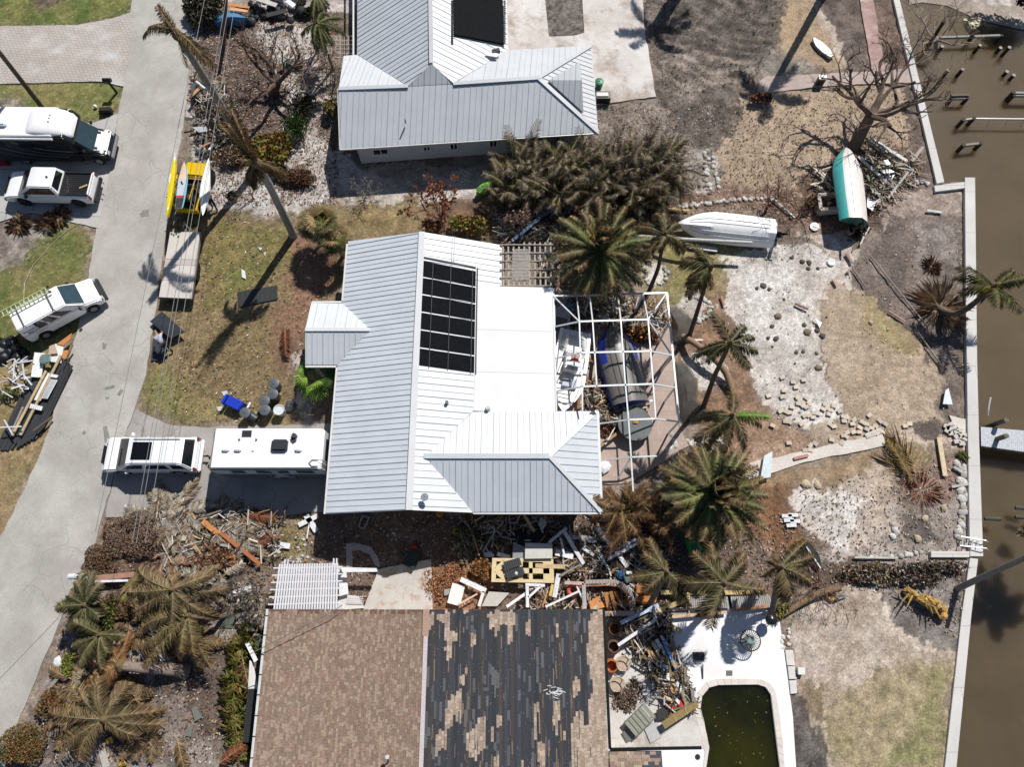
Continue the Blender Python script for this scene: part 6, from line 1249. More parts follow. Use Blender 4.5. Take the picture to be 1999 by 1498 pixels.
for x, y, r in ((1546,503,.13),(1566,511,.18),(1580,513,.2),(1578,524,.14),(1597,524,.13),(1478,563,.12),(1490,558,.2),(1502,565,.14),(1530,584,.1),(1520,617,.24),(1508,637,.14),(1570,634,.15),(1606,656,.2),(1577,648,.25),(1596,645,.2),(1500,660,.13),(1515,661,.2),(1554,688,.14),(1568,686,.14),(1594,690,.12),(1598,718,.22),(1552,710,.08),(1508,677,.08)):
    rock(x, y, r, C(104,94,84) if r < .22 else C(140,124,104), 'dark rock scattered on the white gravel of the back garden', 'rocks on the white gravel')
for x, y, r, l in ((1572,946,.32,'larger round rock by the lower white gravel patch'),(1596,948,.24,'smaller tan rock beside the larger one at the gravel patch'),(1700,630,.16,'twin tan rock on the bed edge near the rust rosette'),(1792,1053,.26,'pale round rock near the return wall and ladder'),(1806,1012,.2,'pale rock on the grey bare bed by the canal'),(1843,992,.2,'pale rock right of the rust red rosette')): rock(x, y, r, C(196,178,150), l)
# scattered paving blocks
PV = [(1529,737),(1549,746),(1569,742),(1553,756),(1532,763),(1527,775),(1501,773),(1558,776),(1563,780),(1568,786),(1574,777),(1560,788),(1567,792),(1573,795),(1578,788),(1547,795),(1525,803),(1534,804),(1543,806),(1572,812),(1581,811),(1587,806),(1597,808),(1589,815),(1610,790),(1606,799),(1615,796),(1621,801),(1618,809),(1627,793),(1640,803),(1648,814),(1654,815),(1647,822),(1665,828),(1669,820),(1683,824),(1692,828),(1678,835),(1691,838),(1697,811),(1703,836),(1717,822),(1727,828),(1710,832),(1717,840),(1707,845),(1713,846),(1722,843),(1654,845),(1677,844),(1665,844),(1646,851),(1652,852),(1535,823),(1543,824),(1507,831),(1564,828),(1621,830),(1628,833),(1624,859),(1582,870),(1592,866),(1572,879),(1583,879),(1541,865),(1645,866),(1768,832),(1777,828)]
for x, y in PV: m = MB(jit(random.choice((C(218,202,180),C(212,200,188),C(224,212,194))), .06)); m.box(P(x,y,.07)+Vector((U(-.05,.05),0,0)), (.3,.21,.07), U(-.9,.9), None, U(-.15,.15)); solo('paving_block', m, STONE, 'loose tan paving block scattered on the grass beside the stone walkway', 'paving block', 'loose paving blocks by the walkway')
for x, y in ((1848,833),(1856,829),(1864,834),(1850,842),(1857,846),(1866,845),(1873,840),(1876,852),(1883,856),(1888,851),(1868,862),(1878,866),(1853,836),(1868,852)): m = MB(jit(C(216,208,200), .06)); m.box(P(x,y,.1), (.34,.24,.08), U(-.6,.6)); solo('paving_block', m, STONE, 'loose pale paving block lying beside the seawall at the dock', 'paving block', 'loose paving blocks at the dock')
for x, y in ((1536,1008),(1548,1006),(1540,1016),(1552,1018),(1545,1026)): m = MB(WB_); m.box(P(x,y,.1), (.55,.2,.06), U(-.15,.15)); solo('white_board', m, WOOD, 'short white board stacked beside the lower white gravel patch', 'board', 'white boards by the lower gravel patch')
# canal: pilings, dock, lift beams
WET = C(66,58,50)
def Z4(x, y): return 1760+x/4.99, y/4.99
def piling(b_, hz, label, group, r=.13, lean=(0,0)):
    hz *= .58; p = P(*b_, -1.0); m = MB(WET); q = p+Vector((lean[0], lean[1], hz)); m.tube([p-Vector((0,0,1.2)), q], r, 10); m.tube([q-Vector((0,0,.02)), q+Vector((0,0,.03))], r*.98, 10, C(170,164,154)); return solo('mooring_post', m, WOOD, label, 'mooring post', group)
for zb, h_ in (((345,518),1.1),((705,512),1.2),((922,512),.8),((975,545),1.4),((400,750),1.1),((535,745),1.2),((990,738),.7),((1050,778),.8)): piling(Z4(*zb), h_, 'dark wet wooden mooring post standing in the canal', 'mooring posts in the canal')
def lift(zp, label, z=.3, name='dock_beam', w_=.16, posts=True, col=C(150,150,146), ph=.0):
    z = (z+1)*.5-1
    a, b_ = [P(*Z4(*q), z) for q in zp]; t = thing(name, label, 'dock beam', Vector((a.x,a.y,-1))); m = MB(col); m.beam(a, b_, w_, .16); m.build('beam', WOOD, t)
    if posts:
        for q in (a, b_): m = MB(WET); m.tube([Vector((q.x,q.y,-2)), q+Vector((0,0,.1))], .14, 10); m.build('post', WOOD, t)
    return t
t = lift([(315,368),(975,346)], 'longest grey beam on posts near the beach of the canal', .3); m = MB(WET); m.tube([P(*Z4(660,395), -1), P(*Z4(700,330), -.1)], .14, 10); m.build('post', WOOD, t)
lift([(480,932),(650,928)], 'upper beam of the double beam on posts in the canal', .35, posts=False, col=C(110,96,80)); lift([(490,960),(640,956)], 'lower beam of the double beam on posts in the canal', .1)
lift([(600,1418),(770,1398)], 'short weathered beam on two posts nearest the seawall jog', .2, col=C(150,140,126)); lift([(1085,905),(1400,915)], 'beam on posts at the right edge of the canal', .35); lift([(1090,930),(1400,935)], 'lower beam of the pair at the right edge of the canal', .2)
t = lift([(600,1172),(700,1155)], 'long thin white boat lift beam with hanging cables in the canal', .3, w_=.1, col=C(190,190,186)); m = MB(C(196,198,200)); m.beam(P(*Z4(700,1155),-.34), P(*Z4(1500,1162),-.34), .08, .1); m.build('beam', METAL, t)
for x in (865,1035,1190): m = MB(C(180,180,176)); m.tube([P(*Z4(x,1160),-.35), P(*Z4(x-55,1295),-1)], .012, 4); m.build('cable', METAL, t)
m = MB(WET); m.tube([P(*Z4(280,420),-1), P(*Z4(415,200),1.6)], .12, 10); solo('leaning_post', m, WOOD, 'long dark post leaning out of the pale uprooted tree', 'mooring post')
m = MB(C(180,168,120)); m.prism([(P(x,y,-.98).x, P(x,y,-.98).y) for x, y in ((1881,36),(1912,30),(1918,48),(1890,64))], -1.02, -.985); solo('sunken_raft', m, PLAS, 'pale square panel floating at the canal beach', 'panel')
q = PP([(1915,834),(2120,851),(2120,899),(1916,871)], .1); t = thing('dock', 'pale plank dock running out from the seawall over the canal', 'dock', q[0]); n = 52
for k in range(n): m = MB(jit(C(206,210,216), .04)); a, b_, c_, d_ = q[0].lerp(q[1],k/n), q[0].lerp(q[1],(k+.9)/n), q[3].lerp(q[2],(k+.9)/n), q[3].lerp(q[2],k/n); m.prism([a,b_,c_,d_], .06, .1); m.build('deck_plank', WOOD, t)
m = MB(C(90,84,76)); m.beam(q[0]-Vector((0,-.0,.14)), q[1]-Vector((0,0,.14)), .12, .16); m.beam(q[3]-Vector((0,0,.14)), q[2]-Vector((0,0,.14)), .12, .16); m.build('bearer', WOOD, t)
for x, y in ((1922,836),(1922,866),(1985,872)): m = MB(C(110,106,92)); p = P(x,y,-1); m.tube([p-Vector((0,0,1)), Vector((p.x,p.y,.9))], .14, 10); m.build('piling', WOOD, t)
for x, y, h_ in ((1922,1013,.9),(1982,992,.7),(1982,1010,.7)): m = MB(C(84,84,74)); m.tube([P(x,y,-.4), P(x+32,y+1,-.2)], .11, 8); solo('floating_post', m, WOOD, 'dark post floating beside the lower seawall', 'post', 'posts floating beside the seawall')
m = MB(C(220,222,224)); m.tube([P(1928,812,.3),P(1931,790,.5),P(1934,776,.6)], .05, 8); m.tube([P(1928,812,.3),P(1930,800,.8)], .03, 6); solo('bent_railing', m, METAL, 'bent white rail standing above the dock on the canal side', 'rail')
# swim ladder at the seawall corner
t = thing('boarding_ladder', 'white metal boarding ladder lying across the corner of the seawall', 'ladder', P(1905,1065,.3)); m = MB(C(226,228,230))
for a, b_ in (((1876,1048),(1925,1056)),((1874,1066),(1925,1071))): m.tube([P(*a,.3),P(*b_,.5),P(b_[0]+4,b_[1]+3,.2)], .03, 6)
m.build('rail', METAL, t)
for x in (1880,1890,1900,1910): m = MB(C(226,228,230)); m.tube([P(x,1049+(x-1876)*.15,.32), P(x-2,1067+(x-1876)*.1,.32)], .025, 6); m.build('rung', METAL, t)
# bins
def bin_(x, y, col, label, r=.3, h_=.75, lie=None, group=None, lid=True):
    p = P(x, y, 0); t = thing('dustbin', label, 'bin', p, 0 if lie is None else lie, group, tilt=(0,0) if lie is None else (0,R(84)))
    t.location.z = .02 if lie is None else r; m = MB(col); m.lathe((0,0,0), [(r*.78,0),(r*.8,.02),(r,h_),(r*1.06,h_),(r*1.06,h_+.03),(r*.9,h_+.03),(r*.86,h_-.02)] if not lid else [(r*.78,0),(r*.8,.02),(r,h_),(r*1.05,h_),(r*1.05,h_+.02)], 18); m.build('bin_body', PLAS, t, world=False, smooth=True)
    if lid: m = MB(k_(col,1.25)); m.lathe((0,0,h_), [(r*1.05,0),(r*1.06,.04),(r*.8,.07),(r*.15,.08),(r*.14,.12),(.02,.12)], 18); m.build('lid', PLAS, t, world=False, smooth=True)
    else: m = MB(k_(col,.4)); m.disc((0,0,.1), r*.76, .02, 16); m.build('bin_inside', PLAS, t, world=False)
    return t
GB_ = C(84,88,94)
for x, y, l in ((543,757,'grey dustbin highest up the lawn in the bin group'),(541,777,'grey dustbin second from the top of the bin group'),(525,790,'grey dustbin left of the middle of the bin group'),(526,808,'grey dustbin with pale lid left of the white bin'),(488,813,'grey dustbin beside the toppled blue bin')): bin_(x, y, GB_, l, group='grey dustbins on the lawn')
bin_(551,806,C(215,220,226),'open white dustbin at the lower right of the bin group',.3,.6,lid=False); bin_(505,822,C(60,64,68),'dark dustbin lying on its side at the driveway edge',.28,.7,lie=R(150)); m = MB(C(80,82,86)); rockmesh(m, P(568,793,0), .4, C(86,88,92), .8); solo('rubbish_bag', m, PLAS, 'crumpled grey bag between the bins and the gravel strip', 'bag')
p = P(464,793,0); t = thing('wheeled_bin', 'blue wheeled bin toppled on its side on the lawn', 'bin', Vector((p.x,p.y,.35)), R(155)); m = MB(C(24,60,190)); c8 = cabin(m, (-.5,.5,.26), (-.46,.5,.3), -.28,.28, None); bodypart(m, t, 'bin_body', PLAS, .05); m = MB(C(20,70,210)); m.box((.62,0,.1), (.16,.62,.5)); m.build('lid', PLAS, t, world=False, bevel=.04)
for s in (-1,1): m = MB(DKB); m.disc((-.48,s*.28,-.22), .13, .06, 14, ax='y'); m.build('wheel', RUB, t, world=False)
plank(482,798,489,786,.12,WB_,'short white board leaning by the toppled blue bin',.3)
# mailbox, hydrant like ornament, cool box and bins of the neighbour
t = thing('mailbox', 'black mailbox on a post on the grass beside the paver driveway', 'mailbox', P(228,181,0)); m = MB(C(30,32,34)); p = P(228,181,0); m.box(p+Vector((0,0,.55)), (.12,.12,1.1)); m.build('post', WOOD, t); m = MB(C(34,36,38)); m.tube([p+Vector((-.28,0,1.2)), p+Vector((.26,0,1.2))], .14, 10); m.build('box', METAL, t)
t = thing('mailbox', 'white mailbox hanging over the street edge above the dark green palm', 'mailbox', P(176,1128,0)); m = MB(WB_); p = P(176,1128,0); m.box(p+Vector((0,0,.5)), (.1,.1,1.0)); m.build('post', WOOD, t)
for dx in (-.28,.12): m = MB(C(240,242,246)); m.tube([p+Vector((dx-.18,0,1.12)), p+Vector((dx+.18,.02,1.12))], .15, 12); m.build('box', METAL, t, smooth=True)
m = MB(C(120,86,56)); rockmesh(m, P(200,217,0), .22, C(130,92,60), 1.2); m.box(P(207,216,.22), (.75,.28,.42), .05, C(38,38,38)); solo('garden_box', m, WOOD, 'dark box with a brown stump beside it on the verge above the motorhome', 'box'); m = MB(C(236,238,240)); rockmesh(m, P(186,208,.1), .14, C(240,240,240), 1.2); solo('white_ball', m, PLAS, 'small white ball on the verge beside the dark box', 'ball')
t = thing('cool_box', 'cool box with white lid standing on the pale path', 'cool box', P(1599,163,0)); p = P(1599,163,0); m = MB(C(40,42,46)); m.box(p+Vector((0,0,.3)), (.5,.36,.5)); m.build('box', PLAS, t, bevel=.03); m = MB(C(240,240,238)); m.box(p+Vector((0,0,.6)), (.54,.4,.1)); m.build('lid', PLAS, t, bevel=.03)
bin_(1168,172,C(30,110,76),'green dustbin against the end of the neighbour house',.28,.6); m = MB(C(50,50,54)); m.box(P(1178,190,.3), (.9,.6,.55)); m.box(P(1176,184,.62), (.8,.3,.06), 0, C(170,170,170)); solo('air_conditioning_unit', m, METAL, 'dark air conditioning unit below the green dustbin', 'air conditioner')
m = MB(C(150,20,26)); m.box(P(4,312,.3), (.8,.6,.5)); solo('red_crate', m, PLAS, 'dark red crate at the left edge below the motorhome', 'crate', bevel=.04); m = MB(C(150,160,190)); m.lathe(P(17,314,0), [(.16,0),(.2,.4),(.18,.42),(.1,.1)], 12); solo('bucket', m, PLAS, 'pale bucket beside the red crate', 'bucket')
# broken teal chair, tarp, trellis
t = thing('plastic_chair', 'broken teal plastic chair on the gravel by the arching bare tree', 'chair', P(565,135,0)); p = P(565,135,0); m = MB(C(90,170,150)); m.box(p+Vector((0,0,.3)), (.5,.5,.05), .5, None, .5); m.build('seat', PLAS, t); m = MB(C(90,170,150)); m.box(p+Vector((.1,.25,.45)), (.5,.06,.5), .6, None, .9); m.build('backrest', PLAS, t)
for dx, dy in ((-.3,-.2),(.2,-.3),(.35,.1),(-.2,.3)): m = MB(C(80,160,140)); m.beam(p+Vector((dx*.4,dy*.4,.3)), p+Vector((dx*1.3,dy*1.3,.1)), .05, .05); m.build('leg', PLAS, t)
m = MB(C(70,120,160)); q = [(418,26),(440,20),(466,24),(482,34),(468,42),(446,38),(424,44),(414,36)]; c0 = P(450,32,1.1)
ring = [P(x,y,.5+U(0,.2)) for x, y in q]
for i in range(len(ring)): m.poly([c0, ring[i], ring[(i+1)%len(ring)]], jit(C(78,130,172), .15))
m.add([Vector((p.x,p.y,.1)) for p in ring]+ring, [(i,(i+1)%8,8+(i+1)%8,8+i) for i in range(8)]); solo('blue_tarp', m, CLOTH, 'blue tarpaulin over the rubbish heap at the top edge', 'tarpaulin')
for x1,y1,x2,y2,c_,l in ((444,8,486,16,ORB,'orange board on the rubbish heap at the top edge'),(450,16,484,20,C(222,170,130),'pale orange panel lying on the blue tarpaulin'),(495,-5,540,10,C(200,196,190),'white board at the top edge of the rubbish heap'),(560,0,575,12,WB_,'white box lid at the right end of the rubbish heap'),(520,30,560,20,DKB,'dark board in the rubbish heap at the top edge')): plank(x1,y1,x2,y2,.35,c_,l,.8)
for i in range(34): x, y = U(480,590), U(-6,44); rockm = MB(); rockmesh(rockm, P(x,y,U(0,.4)), U(.2,.45), random.choice((C(40,40,44),C(56,56,60),C(30,32,36),C(150,150,150) if i % 6 == 0 else C(44,44,46))), .8); solo('rubbish_bag', rockm, PLAS, 'dark rubbish bag in the heap at the top edge of the picture', 'bag', 'rubbish bags of the top heap')
t = thing('wire_trellis', 'white square wire trellis standing left of the neighbour house', 'trellis', P(655,112,0)); m = MB(C(214,208,200))
for k in range(9): m.beam(P(622+k*8.4,70,1.6), P(622+k*8.4,112,1.5), .03, .03)
for k in range(6): m.beam(P(620,70+k*8.4,1.6), P(692,70+k*8.4,1.6), .03, .03)
m.build('grid', METAL, t)
for x in (622,690): m = MB(C(140,130,120)); m.beam(P(x,112,0)+Vector((0,0,0)), P(x,112,0)+Vector((0,0,1.5)), .06, .06); m.build('post', WOOD, t)
# white pergola in front of the shingled house
t = thing('white_pergola', 'white slatted pergola in front of the shingled house', 'pergola', P(600,1160,0)); hz = 2.5
def PL(u, v, z=hz): a, b_ = P(545,1105,z), P(662,1103,z); c_, d_ = P(533,1200,z), P(660,1196,z); return a.lerp(b_,u).lerp(c_.lerp(d_,u), v)+Vector((0,0,0))
for k in range(24): m = MB(WB_); m.beam(PL((k+.5)/24,-.03)+Vector((0,0,.1)), PL((k+.5)/24,1.0)+Vector((0,0,.1)), .082, .08); m.build('slat', PAINT, t)
for k in range(7): m = MB(WB_); m.beam(PL(-.09,.05+k*.15), PL(1.06,.05+k*.15), .06, .14); m.build('rafter', PAINT, t)
for u in (.08,.13,.9,.95): m = MB(WB_); m.beam(PL(u,-.14)-Vector((0,0,.14)), PL(u,1.0)-Vector((0,0,.14)), .06, .16); m.build('beam', PAINT, t)
for u in (.1,.92):
    for v in (.04,.96): p = PL(u,v); m = MB(WB_); m.box((p.x,p.y,1.2), (.16,.16,2.35)); m.build('post', PAINT, t)
panel([(665,1108),(735,1110),(737,1117),(668,1118)], 1.2, WB_, 'long white fallen gate board right of the pergola', 'gate_board'); panel([(660,1112),(676,1118),(680,1160),(662,1165)], .5, WB_, 'broad white board under the right side of the pergola'); panel([(662,1160),(700,1165),(712,1188),(658,1192)], .2, C(214,212,210), 'pale broken panel between the pergola and the concrete slab')
t = thing('lattice', 'white lattice panel lying right of the pergola foot', 'lattice', P(695,1168,.3)); m = MB(WB_)
for k in range(8): m.beam(P(680+k*4,1164,.32), P(676+k*4,1178,.32), .02, .03); 
for k in range(4): m.beam(P(679,1165+k*4,.34), P(710,1166+k*4,.34), .02, .03)
m.build('grid', PAINT, t)
# grey pergola behind the white roof
t = thing('grey_pergola', 'weathered grey pergola with lattice beside the white flat roof', 'pergola', P(1025,560,0)); hz = 2.7; GP = C(176,168,160)
for k in range(10): x = 982+k*10.3; m = MB(GP); m.beam(P(x,474 if k > 3 else 482,hz), P(x+1,562,hz), .09, .12); m.build('rafter', WOOD, t)
for k in range(6): y = 478+k*16; m = MB(GP); m.beam(P(976,y,hz+.1), P(1080 if k != 1 else 1082,y,hz+.1), .05, .08); m.build('batten', WOOD, t)
m = MB(C(196,190,184))
for k in range(-8, 24): 
    for s in (1,-1):
        xs_ = []; 
        for f in (0,1): xs_.append((1000+k*3.2+(34*f if s > 0 else 0)-(0 if s > 0 else 34*f)+(0 if s > 0 else 34), 486+60*f))
        a, b_ = xs_; 
        # clip to the panel x range 1000..1034
        def cl(a, b_):
            (x0,y0),(x1,y1) = a,b_; t0, t1 = 0, 1
            for lo, sg in ((1000,1),(1034,-1)):
                d0, d1 = (x0-lo)*sg, (x1-lo)*sg
                if d0 < 0 and d1 < 0: return None
                if d0 < 0: t0 = max(t0, d0/(d0-d1))
                if d1 < 0: t1 = min(t1, d0/(d0-d1))
            return None if t0 >= t1 else ((x0+(x1-x0)*t0,y0+(y1-y0)*t0),(x0+(x1-x0)*t1,y0+(y1-y0)*t1))
        r_ = cl(a, b_)
        if r_: m.beam(P(*r_[0],hz+.16), P(*r_[1],hz+.16), .035, .02)
m.build('lattice', WOOD, t)
for x, y in ((984,485),(1075,485),(984,558),(1075,558)): p = P(x,y,hz); m = MB(GP); m.box((p.x,p.y,1.3), (.12,.12,2.6)); m.build('post', WOOD, t)
# pool cage
t = thing('pool_cage', 'white aluminium pool cage frame without its screens behind the house', 'pool cage', P(1200,700,0)); CG = C(220,224,226); e_, i_ = 2.85, 3.7
def bar(a, b_, za, zb, w_=.07, nm='frame_bar'): m = MB(CG); m.beam(P(*a,za), P(*b_,zb), w_*1.05, .07); return m.build(nm, METAL, t)
NE, NW, SE = (1302,572), (1080,578), (1326,823)
bar(NW,NE,e_,e_,.1); bar(NE,SE,e_,e_,.1); bar(NW,(1086,803),e_,e_,.08)
xs_l = [(1083,638),(1084,700),(1087,764)]; rows = [((1131,628),(1265,624),(1305,633)), ((1133,689),(1270,686),(1311,694)), ((1137,755),(1275,750),(1318,757)), (None,(1280,818),(1326,824))]
for (l_, r_, o_), w0 in zip(rows, xs_l+[None]):
    if w0: bar(w0, l_, e_, i_); bar(l_, r_, i_, i_, .09)
    bar(r_, o_, i_, e_)
bar((1168,828),(1227,820),e_,i_); bar((1227,820),(1280,818),i_,i_,.09); bar((1170,900),(1232,893),e_,i_); bar((1232,893),(1282,891),i_,i_)
for c_ in ([(1126,577,e_),(1131,628,i_),(1133,689,i_),(1137,755,i_),(1137,804,i_)],[(1151,577,e_),(1157,628,i_),(1161,689,i_),(1165,755,i_)],[(1206,575,e_),(1212,627,i_),(1216,688,i_),(1221,753,i_),(1227,820,i_),(1232,893,i_),(1236,960,i_)],[(1255,573,e_),(1265,624,i_),(1270,686,i_),(1275,750,i_),(1280,818,i_)]):
    for a, b_ in zip(c_, c_[1:]): bar(a[:2], b_[:2], a[2], b_[2])
bar(NW,(1131,628),e_,i_); bar(NE,(1265,624),e_,i_); bar((1266,626),(1311,693),i_,e_); bar((1232,893),(1206,935),i_,e_)
for a in (NE,(1306,633),(1311,694),(1318,757),SE,NW,(1083,700),(1151,577),(1206,575),(1255,573)): p = P(*a,e_); m = MB(CG); m.box((p.x,p.y,e_/2), (.08,.08,e_)); m.build('post', METAL, t)
# torn dark screen blown out of the cage
def drape(name, label, pts, z, col, cat, alpha=.72):
    cx = sum(p[0] for p in pts)/len(pts); cy = sum(p[1] for p in pts)/len(pts); m = MB(col); n = len(pts); rings = []
    for k, f in enumerate((1,.72,.42,.15)): rings.append([P(cx+(x-cx)*f, cy+(y-cy)*f, z*(1-f)+.1+U(0,.16)*(k > 0)) for x, y in pts])
    m.loft(rings, cap=False); m.poly(rings[-1]); return solo(name, m, M('screen_mesh', .8, 0, .4, 2, alpha=alpha, spec=.2), label, cat, smooth=True)
drape('torn_screen', 'torn dark mesh screen draped outside the right side of the pool cage', [(1303,598),(1330,602),(1352,625),(1350,660),(1330,680),(1312,672),(1308,640)], .5, C(92,88,84), 'screen')
drape('torn_screen', 'largest torn dark mesh screen between the cage and the leaning palms', [(1318,706),(1345,712),(1362,745),(1362,780),(1382,805),(1370,824),(1335,828),(1322,810),(1316,760)], .6, C(86,84,80), 'screen', .8)
m = MB(C(120,124,122)); m.disc(P(1240,828,.72), .98, .03, 32); solo('glass_table', m, M('table_glass', .15, 0, .2, 2, spec=.5), 'round grey glass table top inside the lower end of the pool cage', 'table'); m = MB(C(200,150,70)); rockmesh(m, P(1241,824,.76), .16, C(206,150,70), .5); solo('dry_leaf_bunch', m, DRY, 'small orange leaf bunch on the round grey table', 'leaf bunch')
bush('reddish brown mulch and leaf heap between the two boats in the cage', (1180,775), (1.0,1.2), .5, 2400, [C(150,104,84),C(124,86,72),C(168,128,104),C(100,74,62)], 'leaf_heap', DRY, size=(.06,.2), cat='leaf heap')
bush('reddish brown leaf heap below the wing corner inside the cage', (1185,838), (.6,.5), .4, 1100, [C(150,104,84),C(124,86,72),C(168,128,104)], 'leaf_heap', DRY, size=(.06,.2), cat='leaf heap')
bush('orange brown dead leaf heap in the far corner of the cage', (1255,655), (1.3,.6), .8, 1500, [C(150,96,56),C(110,76,52),C(190,140,80),C(84,64,48)], 'leaf_heap', DRY, size=(.08,.3), cat='leaf heap')
for a in ((1215,800,1274,782,.12,WB_,'white beam lying beside the round grey table in the cage'),(1196,795,1238,757,.14,C(206,184,130),'yellow tan plank crossing the lower cage toward the blue boat'),(1172,786,1190,762,.1,TNB,'short tan plank beside the leaf heap in the cage'),(1165,658,1158,740,.14,C(190,180,160),'long pale plank standing between the two cage boats'),(1150,700,1170,720,.1,BRB,'small brown crate board beside the upright boat'),(1128,810,1132,760,.16,BRB,'brown board below the bow of the upright boat'),(1182,868,1204,828,.06,WB_,'thin white pole on the shaded pavers beside the wing'),(1172,870,1225,832,.16,C(170,136,100),'wide brown board in the shade beside the wing corner'),(1100,590,1120,602,.3,C(140,170,205),'pale blue board behind the dinghy in the cage'),(1114,597,1148,580,.16,C(150,160,190),'bluish board in the upper corner of the cage'),(1175,595,1186,578,.1,GYB,'grey post leaning in the upper cage'),(1200,800,1270,795,.1,C(206,190,160),'pale pole crossing over the round grey table'),(1222,850,1262,858,.1,DKB,'dark slatted board on the sunny pavers of the cage')): plank(a[0],a[1],a[2],a[3],a[4],a[5],a[6],.5,.35)
# chaise / white slab things near the house wall of the cage
m = MB(WB_); rockmesh(m, P(1180,912,.1), .4, WB_, .6); solo('white_cushion', m, CLOTH, 'white cushion on the pavers against the wing wall', 'cushion')
# people
def person(label, loc, rz, joints, shirt, trousers, hair, name='person', sc=1.0):
    """joints: dict of 3-D points of the pose; one skinned body, clothes as closed shells round it"""
    t = thing(name, label, 'person', loc, rz); J = {k: Vector(v)*sc for k, v in joints.items()}
    def skin(nm, chain, rad, mat, col):
        vs, es, rs, ix = [], [], [], {}
        for a, b_ in chain:
            for q in (a, b_):
                if q not in ix: ix[q] = len(vs); vs.append(J[q] if isinstance(q, str) else Vector(q)*sc); rs.append(rad[q] if isinstance(q, str) else .009)
            es.append((ix[a], ix[b_]))
        me = bpy.data.meshes.new(nm); me.from_pydata(vs, es, []); o = bpy.data.objects.new(nm, me); COLL.objects.link(o)
        md = o.modifiers.new('skin', 'SKIN'); md.use_smooth_shade = True; sv = me.skin_vertices[0].data
        for i, r in enumerate(rs): sv[i].radius = (r*sc, r*sc); sv[i].use_root = i == 0
        s2 = o.modifiers.new('sub', 'SUBSURF'); s2.levels = 1; s2.render_levels = 1; dg = bpy.context.evaluated_depsgraph_get(); me2 = bpy.data.meshes.new_from_object(o.evaluated_get(dg)); bpy.data.objects.remove(o)
        ca = me2.color_attributes.new('Col', 'FLOAT_COLOR', 'CORNER'); ca.data.foreach_set('color', list((*col,1))*len(me2.loops)); me2.materials.clear(); me2.materials.append(mat)
        o = bpy.data.objects.new(nm, me2); COLL.objects.link(o); o.parent = t; return o
    SK = C(176,130,104); R_ = dict(pel=.13, waist=.125, chest=.14, neck=.055, head0=.075, head=.1, top=.085, nose=.03, shL=.07, shR=.07, elL=.045, elR=.045, haL=.034, haR=.034, pmL=.036, pmR=.036, hipL=.095, hipR=.095, knL=.06, knR=.06, anL=.042, anR=.042, toL=.038, toR=.038)
    ch = [('pel','waist'),('waist','chest'),('chest','neck'),('neck','head0'),('head0','head'),('head','top'),('head0','nose'),('chest','shL'),('shL','elL'),('elL','haL'),('haL','pmL'),('chest','shR'),('shR','elR'),('elR','haR'),('haR','pmR'),('pel','hipL'),('hipL','knL'),('knL','anL'),('anL','toL'),('pel','hipR'),('hipR','knR'),('knR','anR'),('anR','toR')]
    for s in 'LR':
        d = (J['pm'+s]-J['ha'+s]).normalized(); sd_ = d.orthogonal().normalized()
        for k in range(5):
            off = sd_*(.028*(k-2)); dd = d if k else (d*.5-sd_*.9).normalized(); L = (.045,.06,.07,.065,.05)[k]; a = J['pm'+s]/sc+off*.9; b_ = a+dd*L*.6; c_ = b_+(dd-Vector((0,0,.5))).normalized()*L*.5
            ch += [('pm'+s, tuple(a)), (tuple(a), tuple(b_)), (tuple(b_), tuple(c_))]
    skin('body', ch, R_, SKIN, SK)
    R2 = {k: v*1.13+.006 for k, v in R_.items()}; J['slL'] = J['shL'].lerp(J['elL'],.6); J['slR'] = J['shR'].lerp(J['elR'],.6); R2['slL'] = R2['slR'] = .07; J['col'] = J['chest'].lerp(J['neck'],.6); R2['col'] = .09
    skin('shirt', [('pel','waist'),('waist','chest'),('chest','col'),('chest','shL'),('shL','slL'),('chest','shR'),('shR','slR')], R2, CLOTH, shirt)
    skin('trousers', [('pel','hipL'),('hipL','knL'),('knL','anL'),('pel','hipR'),('hipR','knR'),('knR','anR')], R2, CLOTH, trousers)
    J['cap'] = J['head'].lerp(J['top'],.45); J['cap2'] = J['top']+(J['top']-J['head'])*.12; skin('hair', [('cap','cap2')], dict(cap=.108, cap2=.08), CLOTH, hair)
    for s in 'LR': skin('shoe', [('an'+s,'to'+s)], {'an'+s: .055, 'to'+s: .05}, RUB, C(50,46,44))
    return t
bend = dict(pel=(0,0,.92), waist=(.12,0,1.05), chest=(.38,0,1.2), neck=(.56,0,1.27), head0=(.62,0,1.28), head=(.7,0,1.3), top=(.77,0,1.36), nose=(.72,0,1.2), shL=(.42,.19,1.2), shR=(.42,-.19,1.2), elL=(.55,.27,.98), elR=(.6,-.26,1.0), haL=(.72,.26,.84), haR=(.78,-.2,.86), pmL=(.78,.25,.8), pmR=(.84,-.18,.82), hipL=(-.02,.1,.9), hipR=(-.02,-.1,.9), knL=(.06,.13,.5), knR=(-.12,-.12,.48), anL=(-.04,.14,.1), anR=(-.32,-.13,.12), toL=(.14,.15,.05), toR=(-.15,-.14,.05))
person('person in a pale grey shirt bending over the black panel at the street edge', P(331,682,0), R(118), bend, C(196,202,216), C(44,46,54), C(92,80,72))
